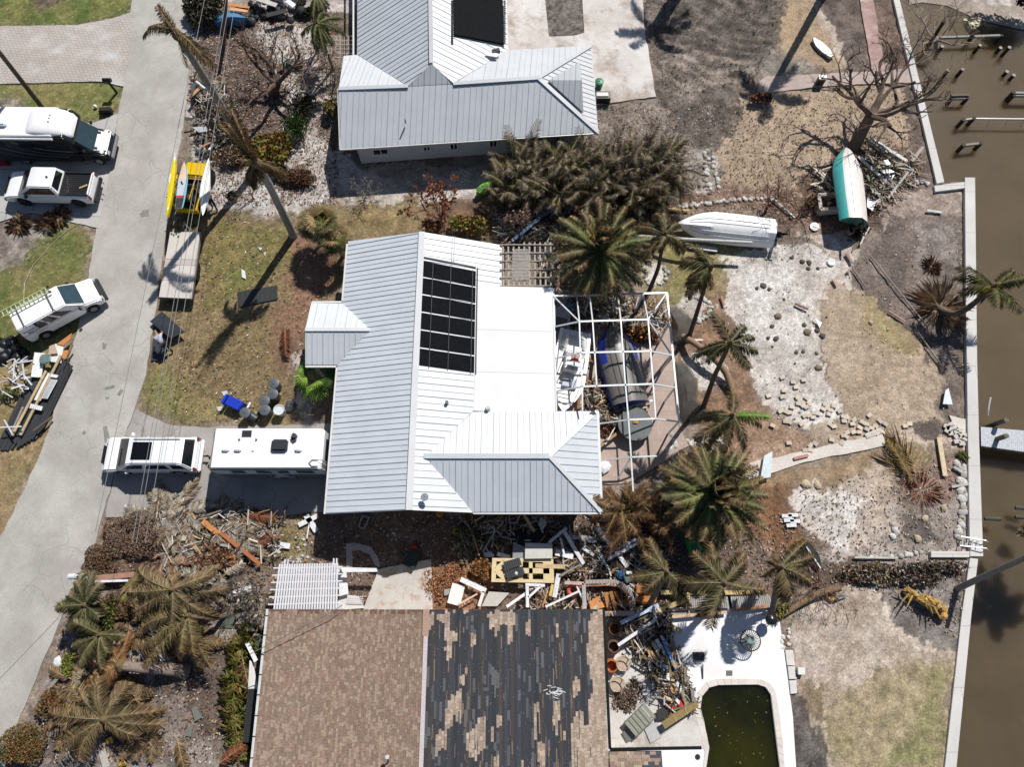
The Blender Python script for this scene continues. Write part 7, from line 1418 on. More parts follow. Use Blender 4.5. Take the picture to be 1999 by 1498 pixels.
walk = dict(pel=(0,0,.95), waist=(.07,0,1.1), chest=(.2,0,1.33), neck=(.28,0,1.47), head0=(.31,0,1.53), head=(.34,0,1.62), top=(.36,0,1.72), nose=(.42,0,1.59), shL=(.2,.19,1.38), shR=(.2,-.19,1.38), elL=(.34,.28,1.2), elR=(.34,-.2,1.2), haL=(.52,.36,1.34), haR=(.56,.1,1.3), pmL=(.56,.38,1.4), pmR=(.6,.14,1.36), hipL=(0,.1,.92), hipR=(0,-.1,.92), knL=(.12,.12,.5), knR=(-.1,-.12,.5), anL=(0,.13,.1), anR=(-.36,-.12,.14), toL=(.17,.13,.05), toR=(-.18,-.12,.05))
person('person in dark blue shirt pushing at the long white board beside the off-road vehicle', P(420,405,0), R(108), walk, C(60,66,90), C(40,44,56), C(50,40,36))
# black panels, wires
panel([(316,608),(364,651),(337,664),(294,629)], .25, C(52,56,62), 'upper black mesh panel held by the bending person', 'mesh_sheet', .06, tilt=.12, ribs=6, ribcol=C(66,70,76)); panel([(301,636),(326,660),(320,705),(294,704)], .1, C(62,66,74), 'lower black mesh panel at the street edge under the person', 'mesh_sheet', .05, ribs=6, ribcol=C(74,78,86))
panel([(463,570),(541,557),(541,584),(466,600)], .08, C(54,56,58), 'black mesh panel lying on the front lawn under the palm shadow', 'mesh_sheet', .04, ribs=8, ribcol=C(66,68,70)); panel([(471,525),(478,529),(480,545),(472,541)], .06, C(226,228,232), 'small white sheet on the front lawn', 'white_sheet'); panel([(503,482),(512,484),(508,489)], .06, C(220,220,216), 'scrap of white board near the tall palm foot', 'white_scrap'); panel([(515,494),(519,491),(517,500)], .06, C(220,220,216), 'smallest white scrap near the tall palm foot', 'white_scrap')
W_ = M('power_cable', .5, .3, .05, 3, col=C(150,150,150))
for a, b_, z, l in (((411,-60),(186,1040),8,'leftmost overhead power line crossing above the street'),((451,-60),(258,1060),8,'middle left overhead power line crossing above the flatbed'),((458,-60),(266,1060),8,'middle right overhead power line crossing above the flatbed'),((470,-60),(283,1060),8.6,'rightmost overhead power line crossing above the lawn'),((-60,1388),(130,1190),6,'thin overhead line at the lower left over the street')): m = MB(C(170,170,170)); m.tube([P(*a,z), P(*b_,z)], .014, 5); solo('power_line', m, W_, l, 'power line')
m = MB(C(60,60,60)); m.tube([P(488,1278,3.0), P(650,1194,4.0), P(668,1182,4.0)], .02, 5); solo('service_cable', m, W_, 'dark service cable crossing the corner of the shingled roof', 'cable')
m = MB(C(180,176,150)); m.tube([P(x,y,.03) for x, y in ((152,437),(128,452),(104,474),(64,518),(48,552),(45,600))], .02, 5); solo('garden_hose', m, PLAS, 'pale hose trailing over the left lawn toward the van', 'hose')
# roadside debris pile
GRP = 'dark boards of the roadside debris pile'
for k in range(16):
    x = 60+k*5.2; y = 742-k*1.5; L = U(90,150); plank(x+U(-3,3), y+U(-8,8), x-L*.48, y+L, U(.16,.26), jit(C(60,62,66), .15), 'dark grey decking board in the debris pile beside the street', .15+U(0,.3), .1, name='dark_board', group=GRP)
for k in range(5): plank(134-k*6, 702+k*3, 62-k*7, 858+k*4, .2, C(58,60,64), 'dark grey decking board in the debris pile beside the street', .2+U(0,.2), .12, name='dark_board', group=GRP)
for a in ((90,724,24,851,.14,TNB,'long tan board on top of the roadside pile nearer the white poles'),(119,694,40,850,.15,C(190,170,136),'long tan board on top of the roadside pile nearer the street'),(141,673,130,698,.12,C(170,140,112),'short brown board at the street end of the pile'),(65,842,102,814,.12,C(92,80,66),'dark brown board sticking out of the pile toward the street'),(45,795,20,850,.1,C(170,160,150),'grey board near the lower white poles')): plank(*a[:4],a[4],a[5],a[6],.6,.35,.07)
panel([(67,688),(88,690),(80,737),(60,736)], .5, C(240,240,240), 'clean white rectangular panel on the roadside pile'); panel([(110,672),(141,651),(137,663),(124,675)], .5, ORB, 'orange cabinet panel at the top of the roadside pile', tilt=.05); panel([(108,671),(124,674),(119,709),(97,706),(100,690)], .45, C(236,234,230), 'torn white board beside the orange panel'); panel([(124,684),(134,684),(128,700),(118,700)], .5, ORB, 'small orange panel near the street edge'); panel([(96,676),(106,672),(112,690),(94,692)], .6, C(196,176,156), 'crumpled beige cardboard on the roadside pile')
panel([(92,728),(103,730),(78,783),(66,781)], .45, C(236,238,238), 'left strip of white ribbed sheeting on the pile', ribs=1); t_ = panel([(97,740),(112,742),(92,779),(80,778)], .5, C(238,238,238), 'right strip of white ribbed sheeting on the pile', ribs=8, ribcol=C(200,202,204)); panel([(60,788),(83,794),(80,802),(57,797)], .5, C(236,236,236), 'short white ribbed sheet at the lower pile', ribs=6, ribcol=C(205,205,205)); panel([(100,730),(114,733),(110,738),(97,736)], .6, C(236,236,236), 'small white block of sheeting above the strips')
m = MB(C(130,150,150)); p = P(89,702,.7); m.lathe(p, [(.05,.0),(.3,.0),(.34,.06),(.3,.12),(.04,.14)], 18)
for k in range(5): m.beam(p+Vector((-.26,-.22+k*.11,.13)), p+Vector((.26,-.22+k*.11,.13)), .03, .02, C(76,90,92))
solo('cushion', m, CLOTH, 'round striped grey cushion on the roadside pile', 'cushion')
for i in range(30): x, y = U(-5,46), U(698,775); a = U(-.9,1.3); L = U(10,32); plank(x,y,x+L*math.cos(a),y+L*math.sin(a),U(.03,.08),WB_,'thin white pole in the tangle beside the black bags',U(.3,.9),U(.2,.8),.05,'white_pole','white poles of the roadside tangle','pole',METAL)
for a, b_ in (((33,709),(66,704)),((44,710),(48,742)),((28,706),(26,740)),((8,820),(24,848)),((0,835),(42,833))): plank(*a,*b_,.07,WB_,'thin white pole in the tangle beside the black bags',.8,.7,.05,'white_pole','white poles of the roadside tangle','pole',METAL)
for x, y in ((22,668),(10,676),(34,682),(48,690),(2,690),(20,688),(36,698),(54,702),(8,700),(26,672),(-4,668)): m = MB(); rockmesh(m, P(x,y,.05), U(.3,.48), C(34,35,40), .95); solo('rubbish_bag', m, M('bag_film', .3, 0, .3, 6, bump=.5, bscale=14), 'shiny black rubbish bag beside the white van', 'bag', 'black rubbish bags behind the van', smooth=True)
bush('green palm cuttings lying on the roadside debris pile', (22,772), (.6,.4), .5, 300, [C(120,130,70),C(150,150,90)], 'cuttings', cat='plant cuttings')
# street patches and small flat scraps
for pts, l in (([(203,757),(220,752),(226,754),(222,758),(205,762)],'thin dark patch on the street near the lawn corner'),([(228,770),(236,759),(241,763),(233,774)],'square dark patch on the street right of the thin one'),([(201,833),(208,831),(214,855),(213,866),(204,864)],'largest dark ragged patch on the street left of the suv'),([(205,776),(213,775),(213,779),(206,779)],'smallest dark patch on the street'),([(160,845),(165,840),(168,846),(161,850)],'dark spot in the middle of the street'),([(280,410),(290,408),(290,422),(276,424),(272,418)],'grey worn patch on the street near the kayak'),([(200,668),(208,672),(206,682),(199,682)],'small dark tar spot at the palm shadow tip')):
    sheet('tar_patch', pts, .043, C(140,138,134), M('tar', .9, 0, .3, 6))
# front lawn scraps etc.
SC = [((438,768),'h'),((428,798),'h')]
for (x, y), _ in SC: panel([(x-6,y-3),(x+5,y-5),(x+7,y+3),(x-2,y+5)], .05, C(206,206,204), 'flat grey scrap on the front lawn above the driveway', 'grey_scrap', group='grey scraps on the front lawn')
for x1,y1,x2,y2,w_,l in ((583,1026,621,1007,.26,'white board of the cross lying between the trailer shadow and the house'),(597,1006,618,1038,.3,'second white board of the cross by the house corner'),(604,1020,599,1052,.07,'thin white stick below the white cross'),(530,1062,566,1067,.3,'white plank on the grass above the pergola'),(384,1010,418,1018,.3,'white trim board in the rubble beside the trailer shadow')): plank(x1,y1,x2,y2,w_,WB_,l,.15)
for i in range(26): x, y = U(520,612), U(1035,1100); s = U(2,5); panel([(x-s,y),(x,y-s*.7),(x+s,y+s*.2),(x+s*.1,y+s*.7)], .04, C(200,200,202), 'small pale scrap scattered on the grass above the pergola', 'pale_scrap', .02, group='pale scraps above the pergola')
# rubble of the lower driveway
GRUB = 'weathered planks in the rubble below the driveway'
for a in ((395,1018,450,1062,.28,ORB,'orange brown beam upper piece in the lower driveway rubble'),(430,1040,510,1104,.2,C(176,110,70),'long orange brown beam pointing at the pergola'),(448,1090,459,1085,.12,ORB,'orange frame piece standing at the end of the beam'),(458,1084,457,1105,.08,ORB,'thin orange strut at the end of the beam'),(180,1130,262,1122,.28,C(170,128,108),'long reddish board lying by the white mailbox'),(185,1136,250,1134,.12,WB_,'long white strip under the reddish board by the mailbox'),(490,1150,455,1160,.3,C(240,240,242),'white gutter piece left of the pergola'),(500,1165,460,1186,.2,C(130,128,104),'mossy grey board left of the pergola')): plank(*a[:4],a[4],a[5],a[6],.6,.4)
def heap(reg, n, L, w_, cols, z, label, group, name='plank', ang=(0,3.14)):
    q = reg; xs = [p[0] for p in q]; ys = [p[1] for p in q]; k = 0
    while k < n:
        x, y = U(min(xs),max(xs)), U(min(ys),max(ys))
        if not inpoly(np.array([x]), np.array([y]), q)[0]: continue
        a = U(*ang); l = U(*L)/2; dz = U(-.15,.15); zz = U(.08,z); plank(x-l*math.cos(a), y-l*math.sin(a), x+l*math.cos(a), y+l*math.sin(a), U(*w_), random.choice(cols), label, max(.06,zz-dz), max(.06,zz+dz), name=name, group=group, roll=U(-.5,.5), ); k += 1
heap([(300,1010),(520,1000),(540,1060),(470,1090),(320,1080)], 22, (12,40), (.06,.25), [GYB,WB_,TNB,BRB,C(170,160,150)], .5, 'weathered plank in the rubble heap below the lower driveway', GRUB)
def drape2(label, c, r, cols, n=7, name='dead_frond_heap', L=1.6, hz=.3):
    m = MB()
    for i in range(n): a = U(0,6.28); frond(m, P(c[0]+U(-r,r), c[1]+U(-r*.6,r*.6), hz*U(.5,1.3)), a, U(-.05,.25), L*U(.7,1.2), .15, .4, 16, cols, cols, .06, rc=C(160,140,110), vfold=.05)
    return solo(name, m, DRY, label, 'palm fronds')
GF = [C(176,168,156),C(150,142,132),C(196,188,176),C(120,112,104),C(140,124,104)]
for i, (x, y, l) in enumerate(((300,1000,'pale grey frond heap at the driveway edge'),(350,1010,'pale grey frond heap below the suv shadow'),(315,1050,'grey frond heap right of the burnt hedge'),(365,1060,'silvery frond heap in the middle of the lower rubble'),(400,1090,'brownish grey frond heap above the forked palm'),(420,1130,'pale frond heap beside the gravel hollow'),(440,1075,'grey frond heap under the orange beam'),(330,1090,'orange tinted frond heap above the forked palm crown'))): drape2(l, (x,y), 22, GF if i != 7 else [C(170,120,84),C(150,104,76)]+GF[:1], 9)
for x, y, q_ in ((340,985,'left'),(385,1030,'upper'),(430,1010,'right'),(350,1040,'lower'),(480,1045,'far right'),(290,1035,'far left')): drape2('silvery tan mat of dead fronds in the lower driveway rubble, %s one' % q_, (x, y), 26, GF+TAN[:2], 14, L=1.3)
drape2('dark green frond heap right of the street palm', (255,1165), 20, [C(96,100,56),C(120,112,70),C(140,110,80)], 8); drape2('brown frond heap in the lower left corner garden', (170,1380), 24, TAN+GF[:2], 9)
for x, y in ((245,1262),(256,1258),(172,1330),(170,1345),(152,1418),(236,1490),(212,1446)): m = MB(C(214,170,84)); m.beam(P(x-5,y+3,.15), P(x+7,y-3,.3), .22, .05); m.beam(P(x-2,y+5,.12), P(x+9,y+1,.2), .16, .05); solo('palm_spathe', m, DRY, 'amber coloured palm spathe lying in the lower left garden', 'palm spathe', 'amber palm spathes')
plank(290,1214,316,1292,.09,WB_,'long white pipe leaning in the lower left garden',.2,.5,.08,'white_pipe',cat='pipe')
panel([(373,1384),(382,1378),(394,1402),(380,1410)], .12, C(120,122,116), 'grey green paving slab in the lower left yard'); panel([(366,1420),(378,1415),(372,1440),(362,1438)], .1, C(120,120,116), 'second grey slab in the lower left yard'); panel([(262,1456),(276,1457),(275,1472),(260,1471)], .12, C(120,140,186), 'small bluish square lying at the bottom edge'); panel([(278,1450),(292,1440),(296,1460),(282,1468)], .14, C(206,200,190), 'pale stepping stone next to the bluish square'); panel([(192,1470),(204,1462),(214,1498),(200,1500)], .1, C(190,184,176), 'pale strip of paving at the bottom edge')
panel([(135,1290),(140,1294),(98,1347),(92,1344)], .25, C(150,140,134), 'low stone street wall beside the reddish shrub', 'low_wall', .25); rock(113,1294,.3,C(236,236,236),'smooth white stone at the street edge')
panel([(484,1346),(501,1346),(494,1452),(474,1450)], .5, C(62,66,64), 'long dark ribbed shutter beside the shingled house', ribs=8, ribcol=C(46,48,48)); panel([(487,1290),(494,1294),(503,1345),(484,1346)], .5, C(228,226,224), 'white cabinet board beside the shingled house'); plank(482,1256,500,1292,.2,C(240,240,240),'bent white gutter piece beside the shingled house',.5,.8); panel([(497,1240),(510,1240),(508,1262),(496,1262)], .4, C(74,80,78), 'dark box beside the shingled house wall')
rock(452,1219,.1,C(240,240,240),'tiny white ball near the forked palm foot'); panel([(436,1196),(462,1198),(456,1228),(434,1226)], .06, C(96,104,92), 'dark mossy slab at the foot of the forked palm')
# junk between the houses
def Z3(x, y): return 860+x/4.346, 960+y/4.346
def pz(a, b_, w_, col, l, z=.7, z2=None, f=Z3, **k): return plank(*f(*a), *f(*b_), w_, col, l, z, z2, **k)
pz((1050,340),(1215,615),.2,WB_,'long white beam steeply crossing the junk heap below the wing',1.0,.6); pz((920,435),(1070,310),.16,WB_,'white beam meeting the steep one near the roof shadow',1.0); pz((1330,300),(1585,640),.22,WB_,'thick white beam crossing the long white pole',1.1,.6); pz((1420,575),(1835,350),.16,BLW,'longest white beam of the crossed pair below the wing corner',.9,1.2); pz((1430,525),(1700,385),.12,BLW,'thinner white beam parallel to the longest one',.8,1.0); pz((975,515),(1125,550),.34,WB_,'broad short white board in the middle of the junk heap',.6); pz((1205,480),(1300,540),.14,WB_,'short white strip between the crossed beams',.7); pz((1350,530),(1420,650),.12,WB_,'crumpled white strip below the crossed beams',.6); pz((1020,400),(1050,540),.1,WB_,'thin white post beside the steep beam',.9); pz((1003,700),(966,900),.24,C(220,222,226),'white flat beam standing above the shingled roof edge',.9); pz((958,790),(935,890),.22,C(220,190,110),'yellow board next to the white flat beam',.8)
pz((1190,620),(1010,715),.08,GYB,'grey pole above the white flat beam',1.0); pz((890,980),(1180,845),.1,WB_,'long white pole above the ring shaped float',1.3,1.0); pz((805,630),(1055,640),.22,TNB,'tan beam resting on the cream frame',.75)
pz((170,745),(385,845),.26,WB_,'long white broken board left of the concrete slab in the junk',.5); pz((155,790),(110,960),.7,C(236,234,232),'wide torn white board near the shingled roof',.3); pz((140,965),(312,870),.08,C(226,200,180),'thin pinkish pole over the torn white board',.5); pz((365,850),(325,975),.16,WB_,'white door frame piece left of the grey slab',.5); pz((560,980),(745,850),.14,WB_,'white diagonal brace left of the white post',1.4,1.0); pz((735,800),(738,985),.16,WB_,'white upright post above the shingled roof edge',1.2); pz((720,790),(885,798),.14,WB_,'white cross bar at the top of the white post',1.2); pz((850,805),(745,900),.12,WB_,'short white brace right of the white post',1.2); pz((1052,775),(1215,782),.16,C(200,176,168),'pinkish white bar left of the curved counter',1.0); pz((1215,780),(1222,990),.2,C(180,176,174),'grey upright left of the curved counter',1.0); pz((1155,800),(1235,985),.08,WB_,'thin white rod beside the curved counter',.9); pz((905,850),(865,980),.06,ORB,'thin orange lath near the shingled roof edge',.9)
pz((480,530),(590,562),.22,WB_,'white board behind the cream frame',.3); pz((695,180),(820,380),.16,TNB,'tan plank leaning under the house eave',.9,.5); pz((1000,720),(870,800),.4,C(120,84,70),'brown panel under the white pole',.2)
panel([Z3(*p) for p in ((614,430),(715,470),(715,572),(612,570))], .7, C(150,152,152), 'grey cabinet side in the junk heap'); panel([Z3(*p) for p in ((718,436),(948,444),(950,568),(716,572))], .95, C(206,204,196), 'large pale cabinet door lying in the roof shadow'); panel([Z3(*p) for p in ((1190,370),(1345,390),(1320,440),(1200,425))], .7, C(150,150,148), 'grey slab beside the steep white beams'); panel([Z3(*p) for p in ((365,520),(445,510),(455,555),(370,560))], .3, C(214,214,220), 'rounded white scrap behind the cream frame'); panel([Z3(*p) for p in ((30,835),(130,815),(110,870),(30,885))], .2, C(160,160,158), 'grey scrap beside the torn white board'); panel([Z3(*p) for p in ((410,850),(585,862),(480,975),(350,975))], .2, C(196,192,186), 'flat concrete slab in the junk near the shingled roof'); panel([Z3(*p) for p in ((850,215),(905,260),(860,350),(830,270))], 1.0, C(190,190,186), 'triangular white board under the wing eave')
for pts, l in (([(1505,275),(1600,290),(1590,350),(1500,335)],'left dark blue panel in the shade of the wing palms'),([(1610,290),(1750,320),(1740,370),(1600,350)],'middle dark blue panel in the shade of the wing palms'),([(1700,380),(1790,400),(1780,440),(1700,430)],'right dark blue panel in the shade of the wing palms')): panel([Z3(*p) for p in pts], .6, C(60,74,96), l, ribs=5, ribcol=C(50,60,80))
m = MB(C(30,30,34)); 
for i in range(5): rockmesh(m, P(*Z3(620+i*60, 410+U(-30,30)), .3), U(.4,.6), C(32,33,38), .6)
solo('black_tarp', m, CLOTH, 'black tarpaulin bundle under the wing eave', 'tarpaulin', smooth=True)
# cream frame with cut out windows
t = thing('deck_moulding', 'cream coloured moulded deck frame with rectangular openings in the junk row', 'frame', P(1020,1115,.3)); CR = C(226,206,160)
def Q(u, v, z=.75): a, b_, c_, d_ = P(961,1090,z), P(1080,1092,z), P(1082,1139,z), P(959,1137,z); return a.lerp(b_,u).lerp(d_.lerp(c_,u), v)
for u0,u1,v0,v1 in ((0,1,0,.14),(0,1,.86,1),(0,.07,.14,.86),(.93,1,.14,.86),(.6,.66,.14,.86),(.83,.93,.14,.86),(.42,.5,.14,.86),(.5,.93,.4,.62),(.2,.5,.44,.58)): m = MB(jit(CR,.04)); m.prism([Q(u0,v0),Q(u1,v0),Q(u1,v1),Q(u0,v1)], .6, .76); m.build('frame_panel', PLAS, t)
for a, b_ in (((.07,.5),(.22,.16)),((.07,.5),(.22,.84))): m = MB(CR); m.beam(Q(*a,.7), Q(*b_,.7), .3, .12); m.build('brace', PLAS, t)
m = MB(C(214,192,146)); m.prism([Q(.1,.5,.5),Q(.4,.16,.5),Q(.42,.86,.5)], .5, .62); m.build('inner_panel', PLAS, t)
panel([(982,1098),(1014,1089),(1019,1104),(986,1115)], 1.0, C(66,68,72), 'upper dark ribbed shutter lying on the cream frame', ribs=8, ribcol=C(52,54,56))
panel([(987,1117),(1020,1106),(1025,1121),(991,1131)], 1.0, C(66,68,72), 'lower dark ribbed shutter lying on the cream frame', ribs=8, ribcol=C(52,54,56)); rock(1008,1120,.1,C(240,240,240),'small white ball on the lower dark shutter',z=1.0)
# curved counter with lumber inside
t = thing('curved_counter', 'curved wooden outdoor counter filled with loose lumber beside the shingled roof', 'counter', P(1190,1170,0)); cp = [(1143,1137),(1170,1136),(1194,1135),(1212,1140),(1226,1151),(1234,1165),(1237,1186)]
m = MB(C(170,160,152)); q = PP(cp, 1.0)
sm_ = []
for a, b_ in zip(q, q[1:]): sm_ += [a.lerp(b_, j/4) for j in range(4)]
sm_.append(q[-1])
for _ in range(4): sm_ = [sm_[0]]+[(sm_[i-1]+sm_[i]*2+sm_[i+1])/4 for i in range(1,len(sm_)-1)]+[sm_[-1]]
for a, b_ in zip(sm_, sm_[1:]): m.beam(a, b_+(b_-a)*.05, .2, .08)
m.build('counter_top', WOOD, t)
m = MB(C(176,122,92))
for a, b_ in zip(sm_, sm_[1:]): d = (b_-a).normalized(); s = Vector((-d.y,d.x,0))*-.2; m.beam(Vector((a.x,a.y,.5))+s, Vector((b_.x,b_.y,.5))+s+(b_-a)*.05, .06, .95)
m.build('counter_front', WOOD, t); m = MB(C(206,180,160)); m.beam(P(1176,1199,.9), P(1237,1198,.9), .24, .2); m.build('counter_end', WOOD, t)
for a in ((1182,1158,1190,1196,.2,ORB,'upright orange plank inside the curved counter'),(1192,1156,1203,1192,.18,C(190,130,80),'second orange plank inside the curved counter'),(1201,1156,1212,1182,.14,ORB,'short orange plank at the right inside the counter'),(1150,1180,1172,1168,.22,C(196,130,80),'orange board at the left inside the counter'),(1152,1188,1180,1180,.3,C(206,140,80),'wide orange board at the foot of the counter'),(1160,1192,1168,1172,.14,C(150,190,200),'pale blue scrap inside the counter'),(1212,1150,1216,1176,.12,C(120,84,60),'dark brown plank along the inside curve')): plank(*a[:4],a[4],a[5],a[6],.9,.5,.08)
heap([(1146,1146),(1210,1146),(1230,1165),(1232,1190),(1146,1190)], 14, (10,26), (.06,.16), [C(150,96,62),C(96,66,50),C(60,46,40),ORB], .6, 'loose brown plank heaped inside the curved counter', 'planks inside the curved counter')
m = MB(C(206,96,74)); p = P(1119,1153,.7); n_ = 20
for i in range(n_): a0, a1 = 6.2832*i/n_, 6.2832*(i+1)/n_; m.tube([p+Vector((math.cos(a0)*.26,math.sin(a0)*.26,0)), p+Vector((math.cos(a1)*.26,math.sin(a1)*.26,0))], .11, 8, cap=False)
solo('ring_float', m, PLAS, 'red ring shaped float left of the curved counter', 'float', smooth=True)
for pts, l in (([(1238,1112),(1260,1116),(1262,1128),(1239,1130)],'upper orange brown cushion beside the counter'),([(1238,1142),(1272,1144),(1276,1160),(1238,1162)],'middle orange brown cushion beside the counter'),([(1240,1164),(1284,1164),(1280,1180),(1240,1178)],'lower orange brown cushion beside the counter')):
    q = PP(pts, .5); m = MB(jit(C(190,122,72),.08)); m.prism(q, .2, .55); solo('cushion', m, CLOTH, l, 'cushion', bevel=.08, smooth=True, fix=True)
m = MB(C(36,90,150)); rockmesh(m, P(1212,1124,.3), .35, C(40,100,160), .8); solo('blue_bag', m, CLOTH, 'blue bag above the curved counter', 'bag'); m = MB(C(96,110,104)); m.box(P(1226,1128,.4), (.5,.5,.6), .3); solo('bin_box', m, PLAS, 'grey green plastic box above the curved counter', 'box', bevel=.03); m = MB(C(236,236,232)); m.box(P(1228,1119,.8), (.32,.16,.14)); solo('white_box', m, PLAS, 'small white box on the grey green plastic box', 'box', bevel=.02)
GJ = 'planks in the junk row between the houses'
heap([(1080,1050),(1280,1050),(1300,1110),(1240,1110),(1090,1120)], 62, (10,40), (.05,.2), [GYB,C(96,84,72),C(120,92,70),C(70,64,58),WB_,TNB,C(150,110,80)], .6, 'weathered plank in the junk row between the two houses', GJ); heap([(900,1010),(1080,1005),(1090,1060),(960,1060)], 18, (14,50), (.05,.16), [C(84,74,64),C(60,56,52),C(110,100,88)], .4, 'dark plank in the roof shadow below the wing', 'dark planks in the roof shadow')
heap([(1030,1145),(1140,1145),(1140,1186),(1030,1186)], 26, (8,24), (.04,.16), [GYB,WB_,C(70,70,70),ORB,C(90,80,72)], .5, 'small plank in the junk along the shingled roof edge', 'small planks along the shingled roof edge')
bush('grey brown tangle of stems and leaves behind the cream frame', (940,1050), (1.6,.8), .7, 1600, [C(110,98,80),C(84,74,62),C(130,116,96),C(150,130,80)], 'undergrowth', DRY, cat='undergrowth'); bush('dry stump and leaves left of the cream frame', (938,1112), (.6,.7), .7, 900, [C(176,120,70),C(150,110,70),C(110,90,66)], 'stump_growth', DRY, cat='undergrowth'); bush('brown fallen leaf drift on the slab side of the junk row', (870,1135), (1.3,1.2), .22, 1800, [C(176,120,84),C(150,100,72),C(196,150,110)], 'leaf_drift', DRY, size=(.05,.14), cat='leaf drift'); bush('straw coloured tussock in the roof shadow between the houses', (905,1075), (.7,.9), .6, 900, [C(140,128,110),C(110,100,88),C(160,150,130)], 'tussock', DRY)
m = MB(C(226,60,40)); rockmesh(m, P(808,1070,.05), .2, C(226,60,40), 1.2); solo('red_bucket', m, PLAS, 'small red bucket in the roof shadow between the houses', 'bucket'); m = MB(C(44,54,52)); m.box(P(805,1092,.2), (.7,.95,.4), -.5); solo('dark_crate', m, PLAS, 'dark green crate below the red bucket', 'crate', bevel=.03); m = MB(C(170,174,178)); 
for a, b_ in (((707,1007),(720,1011)),((720,1011),(711,1033)),((711,1033),(700,1029)),((700,1029),(707,1007))): m.beam(P(*a,.3), P(*b_,.3), .05, .05)
solo('metal_rack', m, METAL, 'empty metal frame in the shade under the big roof edge', 'frame')
m = MB(C(196,140,60)); rockmesh(m, P(859,1004,.1), .25, C(190,130,50), .8); solo('orange_bush', m, DRY, 'orange clump of leaves touching the roof edge', 'plant'); m = MB(); rockmesh(m, P(890,1037,.1), .2, C(170,160,50), .8); solo('yellow_bush', m, LEAF, 'yellow green clump in the roof shadow', 'plant')
# pool side wreckage
def Z8(x, y): return 1170+x/5.764, 1180+y/5.764
for a, b_, w_, c_, l, z, z2 in (((235,215),(665,10),.2,BLW,'bluish white beam reaching over the counter end',1.0,.8),((210,465),(635,175),.16,WB_,'white beam sloping to the shingled house corner',.9,.7),((725,410),(860,735),.16,C(110,150,206),'long blue beam in the pool side wreckage',.8,.6),((680,690),(775,715),.14,C(150,180,220),'short blue white board at the foot of the blue beam',.6,.6),((890,620),(1115,1075),.1,WB_,'long thin white board pointing at the pool corner',.5,.3),((540,490),(670,700),.24,C(222,180,130),'pale orange plank at the left of the pool wreckage',.6,.4),((600,430),(720,640),.2,C(206,190,160),'cream plank in the pool wreckage',.65,.5),((640,400),(700,500),.18,WB_,'short white plank in the pool wreckage',.7,.6),((700,470),(780,690),.12,C(190,190,196),'grey white plank beside the blue beam',.65,.5),((775,890),(850,1005),.22,ORB,'orange plank near the red cooler',.5,.4),((870,880),(970,1060),.16,WB_,'bright white plank near the wooden ramp',.55,.4),((820,840),(900,1050),.16,C(206,176,120),'tan plank left of the bright white plank',.5,.45),((920,720),(1010,950),.2,C(200,176,110),'mossy tan beam right of the bright white plank',.5,.4),((800,900),(890,1080),.12,C(80,60,50),'dark plank between the tan planks',.45,.4),((840,800),(960,1040),.14,C(150,130,96),'olive brown plank in the pool wreckage',.4,.4),((960,870),(1020,820),.12,GYB,'short grey plank crossing the mossy beam',.6,.6),((800,240),(930,310),.2,TNB,'short tan beam on the white deck',.3,.2),((500,590),(640,760),.12,C(196,190,180),'pale narrow plank left of the dark shadow',.4,.3),((250,560),(540,760),.1,DKB,'dark cable pole beside the stacked chairs',.4,.3),((700,1470),(920,1310),.06,C(190,186,180),'thin pale strip on the deck near the ramp',.1,.1)): pz(a, b_, w_, c_, l, z, z2, f=Z8)
panel([Z8(*p) for p in ((700,1335),(1085,1080),(1115,1160),(740,1410))], .6, C(150,130,84), 'wooden ramp panel lying at the corner of the pool', 'wooden_ramp', .12, mat=WOOD, ribs=3, ribcol=C(206,176,120)); panel([Z8(*p) for p in ((640,1200),(760,1140),(770,1280),(660,1300))], .4, C(60,58,50), 'dark open box beside the red cooler'); t = thing('red_cooler', 'red cooler lying among the planks near the pool', 'cooler', P(1316,1378,0)); m = MB(C(200,40,44)); p = P(1316,1378,.35); m.box(p, (.55,.35,.35), .3); m.build('box', PLAS, t, bevel=.04); m = MB(C(220,50,50)); m.box(p+Vector((.3,.08,.05)), (.25,.4,.4), .5); m.build('lid', PLAS, t, bevel=.04)
GW = 'planks in the wreckage beside the pool'
heap([(1190,1200),(1300,1195),(1310,1240),(1350,1340),(1360,1380),(1310,1390),(1270,1320),(1230,1260)], 80, (12,46), (.05,.18), [GYB,C(120,96,70),C(84,72,58),C(58,54,50),WB_,TNB,C(150,130,96),C(176,160,130)], .7, 'weathered plank in the wreckage between the shingled house and the pool', GW, ang=(.7,1.5)); heap([(1200,1195),(1300,1190),(1290,1230),(1210,1260)], 16, (20,60), (.05,.14), [C(70,64,56),C(110,100,84),C(150,146,140)], .7, 'weathered plank in the wreckage between the shingled house and the pool', GW, ang=(-.7,-.3))
bush('brown heap of dead stems on the pool wreckage', (1293,1225), (.5,.9), .9, 900, [C(120,100,84),C(90,74,62),C(150,128,108)], 'dead_brush', DRY); bush('brown vine heap on the shady patio beside the stacked chairs', (1215,1368), (.9,.9), .3, 1500, [C(130,110,96),C(100,84,72),C(160,140,124)], 'vine_heap', DRY, size=(.04,.16)); bush('dark leaf drift in the middle of the shady patio', (1240,1345), (.6,.8), .2, 1000, [C(70,62,56),C(50,46,44),C(96,84,74)], 'leaf_drift', DRY, size=(.04,.12), cat='leaf drift')
